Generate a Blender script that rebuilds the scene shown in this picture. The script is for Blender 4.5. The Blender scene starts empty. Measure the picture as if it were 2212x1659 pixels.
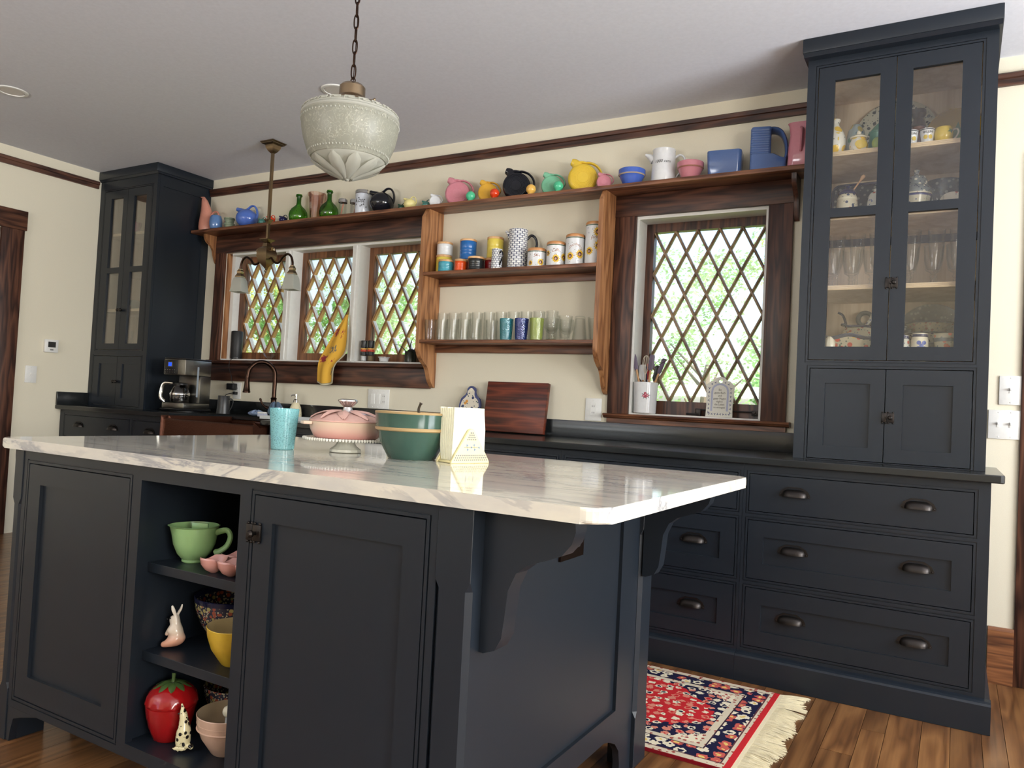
import bpy, bmesh, math, random
from mathutils import Vector, Matrix
rnd = random.Random(7)
PI = math.pi
scn = bpy.context.scene
COL = scn.collection

# ------------------------------------------------------------------ camera, world, lights, exposure
CX, CY, CZ = 5.7685, -3.9253, 1.0675
YAW, PIT, ROL, FPX = 0.5267, 0.0300, -0.0511, 1659.9
fw = Vector((-math.sin(YAW)*math.cos(PIT), math.cos(YAW)*math.cos(PIT), math.sin(PIT)))
rt = Vector((math.cos(YAW), math.sin(YAW), 0))
up = rt.cross(fw)
r2 = rt*math.cos(ROL) - up*math.sin(ROL)
u2 = up*math.cos(ROL) + rt*math.sin(ROL)
cam = bpy.data.cameras.new('camera')
cam.sensor_width = 36.0
cam.lens = FPX/2212*36
cam.clip_start = 0.05
cam_o = bpy.data.objects.new('camera', cam)
COL.objects.link(cam_o)
M = Matrix.Identity(4)
for i in range(3):
    M[i][0], M[i][1], M[i][2] = r2[i], u2[i], -fw[i]
M[0][3], M[1][3], M[2][3] = CX, CY, CZ
cam_o.matrix_world = M
scn.camera = cam_o

w = bpy.data.worlds.new('world')
scn.world = w
w.use_nodes = True
wn = w.node_tree.nodes
sky = wn.new('ShaderNodeTexSky')
sky.sky_type = 'NISHITA'
sky.sun_disc = False
sky.sun_elevation = math.radians(50)
sky.sun_rotation = math.radians(100)
sky.air_density = 1.0
sky.dust_density = 3.0
w.node_tree.links.new(sky.outputs[0], wn['Background'].inputs[0])
wn['Background'].inputs[1].default_value = 0.62

def lamp(name, kind, loc, rot, energy, color, **kw):
    l = bpy.data.lights.new(name, kind)
    l.energy = energy
    l.color = color
    for k, v in kw.items():
        setattr(l, k, v)
    o = bpy.data.objects.new(name, l)
    COL.objects.link(o)
    o.location = loc
    o.rotation_euler = rot
    return o
# the sun, high on the east side of the house
lamp('sun', 'SUN', (20, -6, 20), (0, math.radians(42), math.radians(-16)), 5.5, (1, .93, .82), angle=math.radians(1))
# daylight through the two big windows of the east wall, then an added fill for the ceiling
lamp('daylight_east_a', 'AREA', (8.74, -1.75, 1.55), (0, math.radians(130), 0), 260, (.93, .96, 1.0), shape='RECTANGLE', size=1.7, size_y=1.7)
lamp('daylight_east_b', 'AREA', (8.74, -4.6, 1.55), (0, math.radians(132), 0), 240, (1.0, .96, .90), shape='RECTANGLE', size=1.7, size_y=1.7)

lamp('ceiling_fill_south', 'AREA', (2.6, -6.94, 1.45), (math.radians(172), 0, 0), 260, (.97, .97, 1.0), shape='RECTANGLE', size=2.4, size_y=1.5)  # added fill lamp aimed up to brighten the ceiling and left side

scn.view_settings.view_transform = 'Standard'
scn.view_settings.look = 'None'
scn.view_settings.exposure = 0.0
scn.view_settings.gamma = 1.0
scn.view_settings.use_curve_mapping = False
cy = scn.cycles
cy.use_denoising = True
cy.max_bounces = 8
cy.diffuse_bounces = 4
cy.glossy_bounces = 4
cy.transmission_bounces = 6
cy.transparent_max_bounces = 24
cy.caustics_reflective = False
cy.caustics_refractive = False
cy.sample_clamp_indirect = 4.0
cy.use_adaptive_sampling = True
cy.adaptive_threshold = 0.02

# ------------------------------------------------------------------ materials
def new_mat(name):
    m = bpy.data.materials.new(name)
    m.use_nodes = True
    nt = m.node_tree
    return m, nt, nt.nodes['Principled BSDF']

def N(nt, kind, **kw):
    n = nt.nodes.new(kind)
    for k, v in kw.items():
        if k[0] == '_':
            n.inputs[k[1:].replace('_', ' ')].default_value = v
        else:
            setattr(n, k, v)
    return n

def L(nt, a, b):
    nt.links.new(a, b)

def srgb(r, g, b):
    f = lambda c: (c/255/12.92) if c/255 <= .04045 else ((c/255+.055)/1.055)**2.4
    return (f(r), f(g), f(b), 1)

def plain(name, c, rough=.5, metal=0, spec=.5, bump=0, bscale=60, coat=0):
    m, nt, b = new_mat(name)
    c = c if len(c) == 4 else (*c, 1)
    b.inputs['Base Color'].default_value = c
    b.inputs['Roughness'].default_value = rough
    b.inputs['Metallic'].default_value = metal
    b.inputs['Specular IOR Level'].default_value = spec
    b.inputs['Coat Weight'].default_value = coat
    tc = N(nt, 'ShaderNodeTexCoord')
    nz = N(nt, 'ShaderNodeTexNoise', _Scale=bscale, _Detail=3.0)
    L(nt, tc.outputs['Object'], nz.inputs['Vector'])
    mx = N(nt, 'ShaderNodeMix', data_type='RGBA', blend_type='MULTIPLY')
    mx.inputs['Factor'].default_value = .12
    mx.inputs[6].default_value = c
    L(nt, nz.outputs['Fac'], mx.inputs[7])
    L(nt, mx.outputs[2], b.inputs['Base Color'])
    if bump:
        bp = N(nt, 'ShaderNodeBump', _Strength=bump, _Distance=.002)
        L(nt, nz.outputs['Fac'], bp.inputs['Height'])
        L(nt, bp.outputs[0], b.inputs['Normal'])
    return m

def ramp(nt, stops):
    r = N(nt, 'ShaderNodeValToRGB')
    e = r.color_ramp.elements
    while len(e) < len(stops):
        e.new(.5)
    for k, (p, c) in enumerate(stops):
        e[k].position = p
        e[k].color = c if len(c) == 4 else (*c, 1)
    return r

def wood(name, dark, mid, light, axis='x', rough=.45, rings=9.0, vary=.0, coat=0.0):
    m, nt, b = new_mat(name)
    tc = N(nt, 'ShaderNodeTexCoord')
    oi = N(nt, 'ShaderNodeObjectInfo')
    off = N(nt, 'ShaderNodeVectorMath', operation='SCALE')
    cmb = N(nt, 'ShaderNodeCombineXYZ')
    for k, f in enumerate((1, .63, .37)):
        mm = N(nt, 'ShaderNodeMath', operation='MULTIPLY')
        mm.inputs[1].default_value = 13*f
        L(nt, oi.outputs['Random'], mm.inputs[0])
        L(nt, mm.outputs[0], cmb.inputs[k])
    add = N(nt, 'ShaderNodeVectorMath', operation='ADD')
    L(nt, tc.outputs['Object'], add.inputs[0])
    L(nt, cmb.outputs[0], add.inputs[1])
    mp = N(nt, 'ShaderNodeMapping')
    sc = {'x': (.35, 3.2, 3.2), 'y': (3.2, .35, 3.2), 'z': (3.2, 3.2, .35)}[axis]
    mp.inputs['Scale'].default_value = sc
    L(nt, add.outputs[0], mp.inputs['Vector'])
    n1 = N(nt, 'ShaderNodeTexNoise', _Scale=2.2, _Detail=3.0, _Roughness=.55)
    L(nt, mp.outputs[0], n1.inputs['Vector'])
    mul = N(nt, 'ShaderNodeMath', operation='MULTIPLY')
    mul.inputs[1].default_value = rings
    L(nt, n1.outputs['Fac'], mul.inputs[0])
    fr = N(nt, 'ShaderNodeMath', operation='PINGPONG')
    fr.inputs[1].default_value = .5
    L(nt, mul.outputs[0], fr.inputs[0])
    mp2 = N(nt, 'ShaderNodeMapping')
    mp2.inputs['Scale'].default_value = tuple(s*(40 if s > 1 else 5) for s in sc)
    L(nt, add.outputs[0], mp2.inputs['Vector'])
    n2 = N(nt, 'ShaderNodeTexNoise', _Scale=1.0, _Detail=2.0)
    L(nt, mp2.outputs[0], n2.inputs['Vector'])
    mixf = N(nt, 'ShaderNodeMath', operation='MULTIPLY_ADD')
    mixf.inputs[1].default_value = .55
    L(nt, n2.outputs['Fac'], mixf.inputs[0])
    L(nt, fr.outputs[0], mixf.inputs[2])
    rp = ramp(nt, [(.22, dark), (.5, mid), (.8, light)])
    L(nt, mixf.outputs[0], rp.inputs[0])
    out = rp.outputs[0]
    if vary:
        hs = N(nt, 'ShaderNodeHueSaturation')
        mr = N(nt, 'ShaderNodeMapRange')
        mr.inputs['To Min'].default_value = 1-vary
        mr.inputs['To Max'].default_value = 1+vary
        L(nt, oi.outputs['Random'], mr.inputs['Value'])
        L(nt, mr.outputs[0], hs.inputs['Value'])
        L(nt, out, hs.inputs['Color'])
        out = hs.outputs[0]
    L(nt, out, b.inputs['Base Color'])
    b.inputs['Roughness'].default_value = rough
    b.inputs['Coat Weight'].default_value = coat
    b.inputs['Coat Roughness'].default_value = .2
    bp = N(nt, 'ShaderNodeBump', _Strength=.12, _Distance=.002)
    L(nt, mixf.outputs[0], bp.inputs['Height'])
    L(nt, bp.outputs[0], b.inputs['Normal'])
    return m

def thin_glass(name, tint=(.97, .98, .97), refl=.10, edge=.55, rough=.02, facing_tint=None):
    """clear, thin-walled glass: see-through face on, bright and denser at grazing angles"""
    m, nt, b = new_mat(name)
    nt.nodes.remove(b)
    out = nt.nodes['Material Output']
    tr = N(nt, 'ShaderNodeBsdfTransparent')
    lw = N(nt, 'ShaderNodeLayerWeight', _Blend=.35)
    ft = facing_tint or tuple(c*.72 for c in tint)
    mx = N(nt, 'ShaderNodeMix', data_type='RGBA')
    mx.inputs[6].default_value = (*tint, 1)
    mx.inputs[7].default_value = (*ft, 1)
    L(nt, lw.outputs['Facing'], mx.inputs['Factor'])
    L(nt, mx.outputs[2], tr.inputs[0])
    gl = N(nt, 'ShaderNodeBsdfGlossy', _Roughness=rough)
    mr = N(nt, 'ShaderNodeMapRange')
    mr.inputs['To Min'].default_value = refl*.5
    mr.inputs['To Max'].default_value = edge
    L(nt, lw.outputs['Fresnel'], mr.inputs['Value'])
    ms = N(nt, 'ShaderNodeMixShader')
    L(nt, mr.outputs[0], ms.inputs[0])
    L(nt, tr.outputs[0], ms.inputs[1])
    L(nt, gl.outputs[0], ms.inputs[2])
    L(nt, ms.outputs[0], out.inputs[0])
    return m

def pattern(name, base, c1, c2, c3=None, scale=60, dens=(.25, .35), rough=.2, bands=None, vec='Object'):
    """stamped pottery glaze: small flowers and dots in c1 / c2 / c3 over base, optional solid bands (z0, z1, colour)"""
    m, nt, b = new_mat(name)
    tc = N(nt, 'ShaderNodeTexCoord')
    v1 = N(nt, 'ShaderNodeTexVoronoi', _Scale=scale)
    L(nt, tc.outputs[vec], v1.inputs['Vector'])
    v2 = N(nt, 'ShaderNodeTexVoronoi', _Scale=scale*1.9)
    L(nt, tc.outputs[vec], v2.inputs['Vector'])
    col = base if len(base) == 4 else (*base, 1)
    sep = N(nt, 'ShaderNodeSeparateColor')
    L(nt, v1.outputs['Color'], sep.inputs[0])
    pick = N(nt, 'ShaderNodeMix', data_type='RGBA')
    pick.inputs[6].default_value = (*c1[:3], 1)
    pick.inputs[7].default_value = (*(c3 or c1)[:3], 1)
    gt = N(nt, 'ShaderNodeMath', operation='GREATER_THAN')
    gt.inputs[1].default_value = .5
    L(nt, sep.outputs[0], gt.inputs[0])
    L(nt, gt.outputs[0], pick.inputs['Factor'])
    lt1 = N(nt, 'ShaderNodeMath', operation='LESS_THAN')
    lt1.inputs[1].default_value = dens[0]
    L(nt, v1.outputs['Distance'], lt1.inputs[0])
    lt2 = N(nt, 'ShaderNodeMath', operation='LESS_THAN')
    lt2.inputs[1].default_value = dens[1]
    L(nt, v2.outputs['Distance'], lt2.inputs[0])
    m1 = N(nt, 'ShaderNodeMix', data_type='RGBA')
    m1.inputs[6].default_value = col
    m1.inputs[7].default_value = (*c2[:3], 1)
    L(nt, lt2.outputs[0], m1.inputs['Factor'])
    m2 = N(nt, 'ShaderNodeMix', data_type='RGBA')
    L(nt, m1.outputs[2], m2.inputs[6])
    L(nt, pick.outputs[2], m2.inputs[7])
    L(nt, lt1.outputs[0], m2.inputs['Factor'])
    out = m2.outputs[2]
    if bands:
        sx = N(nt, 'ShaderNodeSeparateXYZ')
        L(nt, tc.outputs['Object'], sx.inputs[0])
        for z0, z1, bc in bands:
            a = N(nt, 'ShaderNodeMath', operation='COMPARE')
            a.inputs[1].default_value = (z0+z1)/2
            a.inputs[2].default_value = (z1-z0)/2
            L(nt, sx.outputs[2], a.inputs[0])
            mb = N(nt, 'ShaderNodeMix', data_type='RGBA')
            L(nt, out, mb.inputs[6])
            mb.inputs[7].default_value = (*bc[:3], 1)
            L(nt, a.outputs[0], mb.inputs['Factor'])
            out = mb.outputs[2]
    L(nt, out, b.inputs['Base Color'])
    b.inputs['Roughness'].default_value = rough
    return m

def ceramic(name, c, rough=.13, mottled=0.0):
    m = plain(name, c, rough, spec=.55)
    return m

m_wall = plain('cream_wall_paint', srgb(232, 225, 204), .85, spec=.2, bump=.05, bscale=300)
m_ceil = plain('ceiling_paint', srgb(226, 228, 236), .9, spec=.1)
m_white = plain('white_window_paint', srgb(235, 235, 230), .5, bump=.15, bscale=40)
m_navy = plain('navy_cabinet_paint', (.0105, .0150, .0220), .36, spec=.42, bump=.03, bscale=400)
m_maple = wood('maple_ply_interior', srgb(222, 200, 166), srgb(232, 212, 180), srgb(240, 222, 194), 'z', .6, 4)
m_plyedge = plain('ply_edge', srgb(224, 200, 160), .6)
m_dark_x = wood('dark_stained_wood_x', srgb(34, 16, 10), srgb(66, 38, 27), srgb(92, 57, 41), 'x', .4)
m_dark_z = wood('dark_stained_wood_z', srgb(34, 17, 11), srgb(70, 42, 31), srgb(98, 63, 46), 'z', .4)
m_dark_y = wood('dark_stained_wood_y', srgb(34, 17, 11), srgb(70, 42, 31), srgb(98, 63, 46), 'y', .4)
m_pine_z = wood('amber_pine_z', srgb(112, 70, 42), srgb(152, 104, 66), srgb(176, 126, 84), 'z', .4, 8)
m_pine_x = wood('brown_pine_x', srgb(66, 38, 25), srgb(112, 70, 47), srgb(136, 90, 62), 'x', .4, 9)
m_sash = wood('sash_wood', srgb(70, 42, 24), srgb(112, 72, 44), srgb(134, 90, 58), 'z', .45, 6)
m_muntin = wood('muntin_wood', srgb(112, 78, 50), srgb(146, 106, 72), srgb(170, 130, 92), 'z', .5, 5)
m_muntin_d = wood('muntin_wood_dark', srgb(92, 72, 52), srgb(134, 108, 80), srgb(160, 134, 104), 'z', .5, 5)
m_floor = wood('oak_floor', srgb(84, 54, 30), srgb(112, 75, 43), srgb(134, 94, 56), 'y', .34, 6, vary=.16, coat=.25)
m_base = wood('baseboard_wood', srgb(60, 30, 14), srgb(110, 66, 36), srgb(140, 90, 54), 'x', .45, 12)
m_cut = wood('walnut_board', srgb(50, 18, 10), srgb(92, 38, 22), srgb(124, 58, 36), 'x', .4, 8)
m_lid = wood('light_wood_lid', srgb(190, 140, 90), srgb(212, 166, 116), srgb(224, 182, 134), 'x', .45, 4)
m_pane = thin_glass('window_pane', (.98, .99, .98), .06, .5)
m_cabpane = thin_glass('cabinet_pane', (.985, .985, .98), .08, .5, facing_tint=(.94, .95, .94))
m_glass = thin_glass('clear_glass', (.992, .995, .992), .02, .16, .02, facing_tint=(.84, .86, .85))
m_brass = plain('aged_brass', srgb(150, 130, 104), .27, 1.0)
m_bronze = plain('dark_bronze', srgb(62, 46, 38), .3, 1.0)
m_iron = plain('dark_iron', srgb(58, 54, 52), .38, .9)
m_steel = plain('stainless_steel', srgb(150, 148, 142), .3, 1.0)
m_chrome = plain('chrome', srgb(225, 225, 222), .12, 1.0)
m_copper = plain('hammered_copper', srgb(84, 50, 36), .42, .8, bump=.9, bscale=90)
m_black = plain('black_plastic', (.012, .012, .013), .3)
m_blackm = plain('black_matte', (.014, .014, .015), .5)
m_soap = plain('black_soapstone', (.012, .014, .015), .2, spec=.55, bump=.02, bscale=20)
m_plate = plain('white_plastic', srgb(238, 238, 234), .35)
m_shadeg = plain('socket_dark', (.05, .05, .05), .5)
# ------------------------------------------------------------------ geometry helpers
class MB:
    """collects shapes into one mesh"""
    def __init__(s):
        s.bm = bmesh.new()
        s.mi = 0
    def quad(s, vs):
        try:
            f = s.bm.faces.new(vs)
            f.material_index = s.mi
            return f
        except ValueError:
            return None
    def box(s, x0, x1, y0, y1, z0, z1, bev=0, M=None):
        vs = [s.bm.verts.new((x, y, z)) for x in (x0, x1) for y in (y0, y1) for z in (z0, z1)]
        fs = [s.quad([vs[i] for i in q]) for q in ((0,1,3,2), (4,6,7,5), (0,4,5,1), (2,3,7,6), (0,2,6,4), (1,5,7,3))]
        if bev:
            es = {e for f in fs for e in f.edges}
            r = bmesh.ops.bevel(s.bm, geom=list(es), offset=bev, segments=2, affect='EDGES', profile=.5)
            vs = list({v for f in r['faces'] for v in f.verts} | {v for v in vs if v.is_valid})
            for f in r['faces']:
                f.material_index = s.mi
        if M:
            for v in vs:
                v.co = M @ v.co
        return s
    def prism(s, pts, a0, a1, plane='xz', M=None):
        f = {'xz': lambda p, a: (p[0], a, p[1]), 'yz': lambda p, a: (a, p[0], p[1]), 'xy': lambda p, a: (p[0], p[1], a)}[plane]
        A = [s.bm.verts.new(f(p, a0)) for p in pts]
        B = [s.bm.verts.new(f(p, a1)) for p in pts]
        n = len(pts)
        s.quad(A); s.quad(B[::-1])
        for i in range(n):
            s.quad([A[i], B[i], B[(i+1) % n], A[(i+1) % n]])
        if M:
            for v in A+B:
                v.co = M @ v.co
        return s
    def lathe(s, prof, n=32, c=(0, 0, 0), rx=1, ry=1, fn=None, M=None):
        """fn(angle, r, z) -> r lets flutes and ribs in"""
        rings = []
        nv = []
        for r, z in prof:
            if r < 1e-6:
                v = [s.bm.verts.new((c[0], c[1], c[2]+z))]
            else:
                v = []
                for k in range(n):
                    a = 2*PI*k/n
                    q = fn(a, r, z) if fn else r
                    v.append(s.bm.verts.new((c[0]+q*math.cos(a)*rx, c[1]+q*math.sin(a)*ry, c[2]+z)))
            rings.append(v); nv += v
        for A, B in zip(rings, rings[1:]):
            if len(A) == 1 and len(B) == 1:
                continue
            for k in range(n):
                k2 = (k+1) % n
                if len(A) == 1:
                    s.quad([A[0], B[k2], B[k]])
                elif len(B) == 1:
                    s.quad([A[k], A[k2], B[0]])
                else:
                    s.quad([A[k], A[k2], B[k2], B[k]])
        if M:
            for v in nv:
                v.co = M @ v.co
        return s
    def tube(s, pts, r, n=10, rb=None, bn=None, caps=True, closed=False, M=None):
        """r, rb: half widths (number or list) in the bend plane and across it; bn: fixed across direction"""
        P = [Vector(p) for p in pts]
        m = len(P)
        rr = r if isinstance(r, (list, tuple)) else [r]*m
        rbb = rr if rb is None else (rb if isinstance(rb, (list, tuple)) else [rb]*m)
        rings = []
        nrm = None
        for i in range(m):
            if closed:
                t = (P[(i+1) % m]-P[i-1]).normalized()
            else:
                t = (P[min(i+1, m-1)]-P[max(i-1, 0)]).normalized()
            if bn is not None:
                b = Vector(bn)
                nn = b.cross(t)
                if nn.length < 1e-6:
                    nn = t.orthogonal()
                nn.normalize()
                b = t.cross(nn)
            else:
                if nrm is None:
                    nrm = t.orthogonal().normalized()
                nn = (nrm - t*nrm.dot(t))
                if nn.length < 1e-6:
                    nn = t.orthogonal()
                nn.normalize()
                nrm = nn
                b = t.cross(nn)
            ring = []
            for k in range(n):
                a = 2*PI*k/n
                ring.append(s.bm.verts.new(P[i]+nn*rr[i]*math.cos(a)+b*rbb[i]*math.sin(a)))
            rings.append(ring)
        pairs = list(zip(rings, rings[1:]))
        if closed:
            pairs.append((rings[-1], rings[0]))
        for A, B in pairs:
            for k in range(n):
                s.quad([A[k], A[(k+1) % n], B[(k+1) % n], B[k]])
        if caps and not closed:
            s.quad(rings[0][::-1]); s.quad(rings[-1])
        if M:
            for ring in rings:
                for v in ring:
                    v.co = M @ v.co
        return s
    def hf(s, u0, u1, v0, v1, base, rects, back, f=None):
        """a slab whose front is at depth base, with rectangles (u0,u1,v0,v1,depth or None=hole) set into it; last match wins"""
        f = f or (lambda u, v, d: (u, d, v))
        us = sorted({u0, u1} | {x for r in rects for x in r[:2] if u0 < x < u1})
        vs = sorted({v0, v1} | {x for r in rects for x in r[2:4] if v0 < x < v1})
        def dep(i, j):
            if i < 0 or j < 0 or i >= len(us)-1 or j >= len(vs)-1:
                return None
            uc, vc = (us[i]+us[i+1])/2, (vs[j]+vs[j+1])/2
            d = base
            for r in rects:
                if r[0] < uc < r[1] and r[2] < vc < r[3]:
                    d = r[4]
            return d
        V = {}
        def vert(i, j, d):
            k = (i, j, round(d, 6))
            if k not in V:
                V[k] = s.bm.verts.new(f(us[i], vs[j], d))
            return V[k]
        def wall(a, b, d1, d2):
            e1 = back if d1 is None else d1
            e2 = back if d2 is None else d2
            if abs(e1-e2) < 1e-7:
                return
            s.quad([vert(*a, e1), vert(*b, e1), vert(*b, e2), vert(*a, e2)])
        for i in range(len(us)-1):
            for j in range(len(vs)-1):
                d = dep(i, j)
                if d is None:
                    continue
                s.quad([vert(i, j, d), vert(i+1, j, d), vert(i+1, j+1, d), vert(i, j+1, d)])
                s.quad([vert(i, j, back), vert(i, j+1, back), vert(i+1, j+1, back), vert(i+1, j, back)])
        for i in range(len(us)):
            for j in range(len(vs)-1):
                d1, d2 = dep(i-1, j), dep(i, j)
                if d1 != d2:
                    wall((i, j), (i, j+1), d1, d2)
        for j in range(len(vs)):
            for i in range(len(us)-1):
                d1, d2 = dep(i, j-1), dep(i, j)
                if d1 != d2:
                    wall((i, j), (i+1, j), d1, d2)
        return s
    def ball(s, c, r, n=20, m=12, sx=1, sy=1, sz=1, M=None):
        prof = [(math.sin(PI*k/m)*r, -math.cos(PI*k/m)*r*sz) for k in range(m+1)]
        prof[0] = (0, prof[0][1]); prof[-1] = (0, prof[-1][1])
        return s.lathe(prof, n, c, sx, sy, M=M)
    def mesh(s, name, mats, smooth=38, M=None):
        if M:
            bmesh.ops.transform(s.bm, matrix=M, verts=s.bm.verts)
        bmesh.ops.recalc_face_normals(s.bm, faces=s.bm.faces)
        me = bpy.data.meshes.new(name)
        s.bm.to_mesh(me)
        s.bm.free()
        for m in (mats if isinstance(mats, (list, tuple)) else [mats]):
            me.materials.append(m)
        if smooth:
            me.polygons.foreach_set('use_smooth', [True]*len(me.polygons))
            me.set_sharp_from_angle(angle=math.radians(smooth))
        return me

def cat(pts, k=6, closed=False):
    """a smooth curve through points"""
    P = [Vector(p) for p in pts]
    n = len(P)
    out = []
    rng = range(n) if closed else range(n-1)
    for i in rng:
        p0 = P[(i-1) % n] if closed else P[max(i-1, 0)]
        p1, p2 = P[i], P[(i+1) % n]
        p3 = P[(i+2) % n] if closed else P[min(i+2, n-1)]
        for j in range(k):
            t = j/k
            out.append(.5*((2*p1)+(-p0+p2)*t+(2*p0-5*p1+4*p2-p3)*t*t+(-p0+3*p1-3*p2+p3)*t**3))
    if not closed:
        out.append(P[-1])
    return out

def root_of(o):
    while o.parent:
        o = o.parent
    return o

def slim(t, k):
    t.scale = (k, k, 1)
    return t

def thing(name, label, category, loc=(0, 0, 0), rz=0, group=None):
    o = bpy.data.objects.new(name, None)
    o.empty_display_size = .05
    COL.objects.link(o)
    o.location = loc
    o.rotation_euler = (0, 0, rz)
    o['label'] = label
    o['category'] = category
    if group:
        o['group'] = group
    return o

def part(parent, name, mb, mats, label=None, smooth=38, world=False, stuff=False):
    """a mesh child; world=True: the shape was given in room coordinates (parent unrotated)"""
    M = None
    if world:
        M = Matrix.Translation(-Vector(root_of(parent).location))
    me = mb.mesh(name, mats, smooth, M) if isinstance(mb, MB) else mb
    o = bpy.data.objects.new(name, me)
    COL.objects.link(o)
    o.parent = parent
    if label:
        o['label'] = label
    if stuff:
        o['kind'] = 'stuff'
    return o

def one(name, label, category, mb, mats, loc=(0, 0, 0), rz=0, group=None, smooth=38, world=False, rot=None):
    """a thing that is one mesh"""
    M = Matrix.Translation(-Vector(loc)) if world else None
    me = mb.mesh(name, mats, smooth, M) if isinstance(mb, MB) else mb
    o = bpy.data.objects.new(name, me)
    COL.objects.link(o)
    o.location = loc
    o.rotation_euler = rot or (0, 0, rz)
    o['label'] = label
    o['category'] = category
    if group:
        o['group'] = group
    return o

def struct(name, mb, mats, smooth=0, parent=None):
    me = mb.mesh(name, mats, smooth) if isinstance(mb, MB) else mb
    o = bpy.data.objects.new(name, me)
    COL.objects.link(o)
    if parent:
        o.parent = parent
    else:
        o['kind'] = 'structure'
    return o

def copy_tree(o, parent=None):
    c = o.copy()
    COL.objects.link(c)
    c.parent = parent
    for ch in list(o.children):
        copy_tree(ch, c)
    return c

def dup(root, loc, label, rz=None, scale=None):
    c = copy_tree(root)
    c.location = loc
    if rz is not None:
        c.rotation_euler = (0, 0, rz)
    if scale:
        c.scale = (scale,)*3
    c['label'] = label
    return c

def text_shape(txt, size, shear=0.0, spacing=1.0, align='CENTER'):
    """flat glyph faces of a line of text: (verts xz, faces), centred on x"""
    cu = bpy.data.curves.new('t', 'FONT')
    cu.body = txt
    cu.size = size
    cu.shear = shear
    cu.space_character = spacing
    cu.align_x = align
    cu.resolution_u = 3
    o = bpy.data.objects.new('t', cu)
    COL.objects.link(o)
    dg = bpy.context.evaluated_depsgraph_get()
    me = bpy.data.meshes.new_from_object(o.evaluated_get(dg))
    vs = [(v.co.x, v.co.y) for v in me.vertices]
    fs = [tuple(p.vertices) for p in me.polygons]
    bpy.data.objects.remove(o)
    bpy.data.curves.remove(cu)
    bpy.data.meshes.remove(me)
    return vs, fs

def add_flat(mb, vs, fs, f):
    V = [mb.bm.verts.new(f(x, z)) for x, z in vs]
    for q in fs:
        mb.quad([V[i] for i in q])

def wrap(r, ang, z0):
    """map flat (x, z) onto a cylinder of radius r around the point facing angle ang (0 = +x)"""
    def f(x, z):
        a = ang + x/r
        return (r*math.cos(a), r*math.sin(a), z0+z)
    return f

def star(n, r0, r1, c=(0, 0), a0=0, k=1):
    pts = []
    for i in range(2*n):
        r = r1 if i % 2 == 0 else r0
        a = a0+PI*i/n
        pts.append((c[0]+r*math.cos(a)*k, c[1]+r*math.sin(a)))
    c0 = [c]+pts
    return c0, [(0, i+1, (i+1) % (2*n)+1) for i in range(2*n)]

def disc2(r, c=(0, 0), n=14, k=1):
    pts = [c]+[(c[0]+r*math.cos(2*PI*i/n)*k, c[1]+r*math.sin(2*PI*i/n)) for i in range(n)]
    return pts, [(0, i+1, (i+1) % n+1) for i in range(n)]
# ------------------------------------------------------------------ the setting
H = 2.71
XR, YF = 8.8, -7.0
W1 = (.915, 2.85, 1.31, 2.125)          # triple window opening
W2 = (4.226, 4.925, 1.062, 2.140)       # single window opening
b = MB(); b.hf(-.16, XR+.16, -.05, H+.05, 0.0, [(*W1, None), (*W2, None)], .16)
struct('wall_back', b, m_wall)
D1 = (-2.02, -1.155, 0, 2.135)
b = MB(); b.hf(YF-.16, .0, -.05, H+.05, 0.0, [(*D1, None)], -.16, f=lambda u, v, d: (d, u, v))
struct('wall_left', b, m_wall)
b = MB(); b.hf(YF-.16, .0, -.05, H+.05, XR, [(-2.6, -.9, .7, 2.4, None), (-5.45, -3.75, .7, 2.4, None)], XR+.16, f=lambda u, v, d: (d, u, v))
struct('wall_right', b, m_wall)
b = MB(); b.hf(-.16, XR+.16, -.05, H+.05, YF, [(1.3, 3.9, .6, 2.3, None)], YF-.16)  # opening added in the unseen front wall to go with the ceiling fill
struct('wall_front', b, m_wall)
we = bpy.data.objects.new('window_5', None); COL.objects.link(we); we['kind'] = 'structure'  # added window frame, made up to go with the ceiling fill lamp
b = MB(); b.hf(1.301, 3.899, .601, 2.299, YF-.06, [(1.38, 2.56, .68, 2.22, None), (2.64, 3.82, .68, 2.22, None)], YF-.11); part(we, 'sash', b, m_white, smooth=0)
b = MB(); b.box(1.37, 3.83, YF-.087, YF-.083, .67, 2.23); part(we, 'pane', b, m_pane, smooth=0)
b = MB(); b.box(-.16, XR+.16, YF-.16, .16, H, H+.15)
struct('ceiling', b, m_ceil)
b = MB(); b.box(-.16, XR+.16, YF-.16, .16, -.2, -.014)
floor = struct('floor', b, m_floor)
# floor boards run towards the window wall; those the picture can show are single boards
x = 0.0
far = MB()
wcyc = [.071, .115, .083, .099, .076, .108, .088, .094]
k = 0
while x < XR:
    wd = wcyc[k % 8]
    y0 = YF
    cut = YF + rnd.uniform(.4, 1.4)
    while y0 < 0:
        y1 = min(0, cut)
        if 2.5 < x < 6.7 and y1 > -3.6 and y0 < -.3:
            b = MB(); b.box(-wd/2+.0008, wd/2-.0008, -(y1-y0)/2+.0008, (y1-y0)/2-.0008, -.014, 0)
            p = struct('plank', b, m_floor, parent=floor)
            p.location = (x+wd/2, (y0+y1)/2, 0)
        else:
            far.box(x+.0008, x+wd-.0008, y0+.0008, y1-.0008, -.014, 0)
        y0 = y1
        cut = y1 + rnd.uniform(1.1, 2.4)
    x += wd
    k += 1
o = struct('plank_field', far, m_floor, parent=floor)
o['kind'] = 'stuff'

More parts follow.
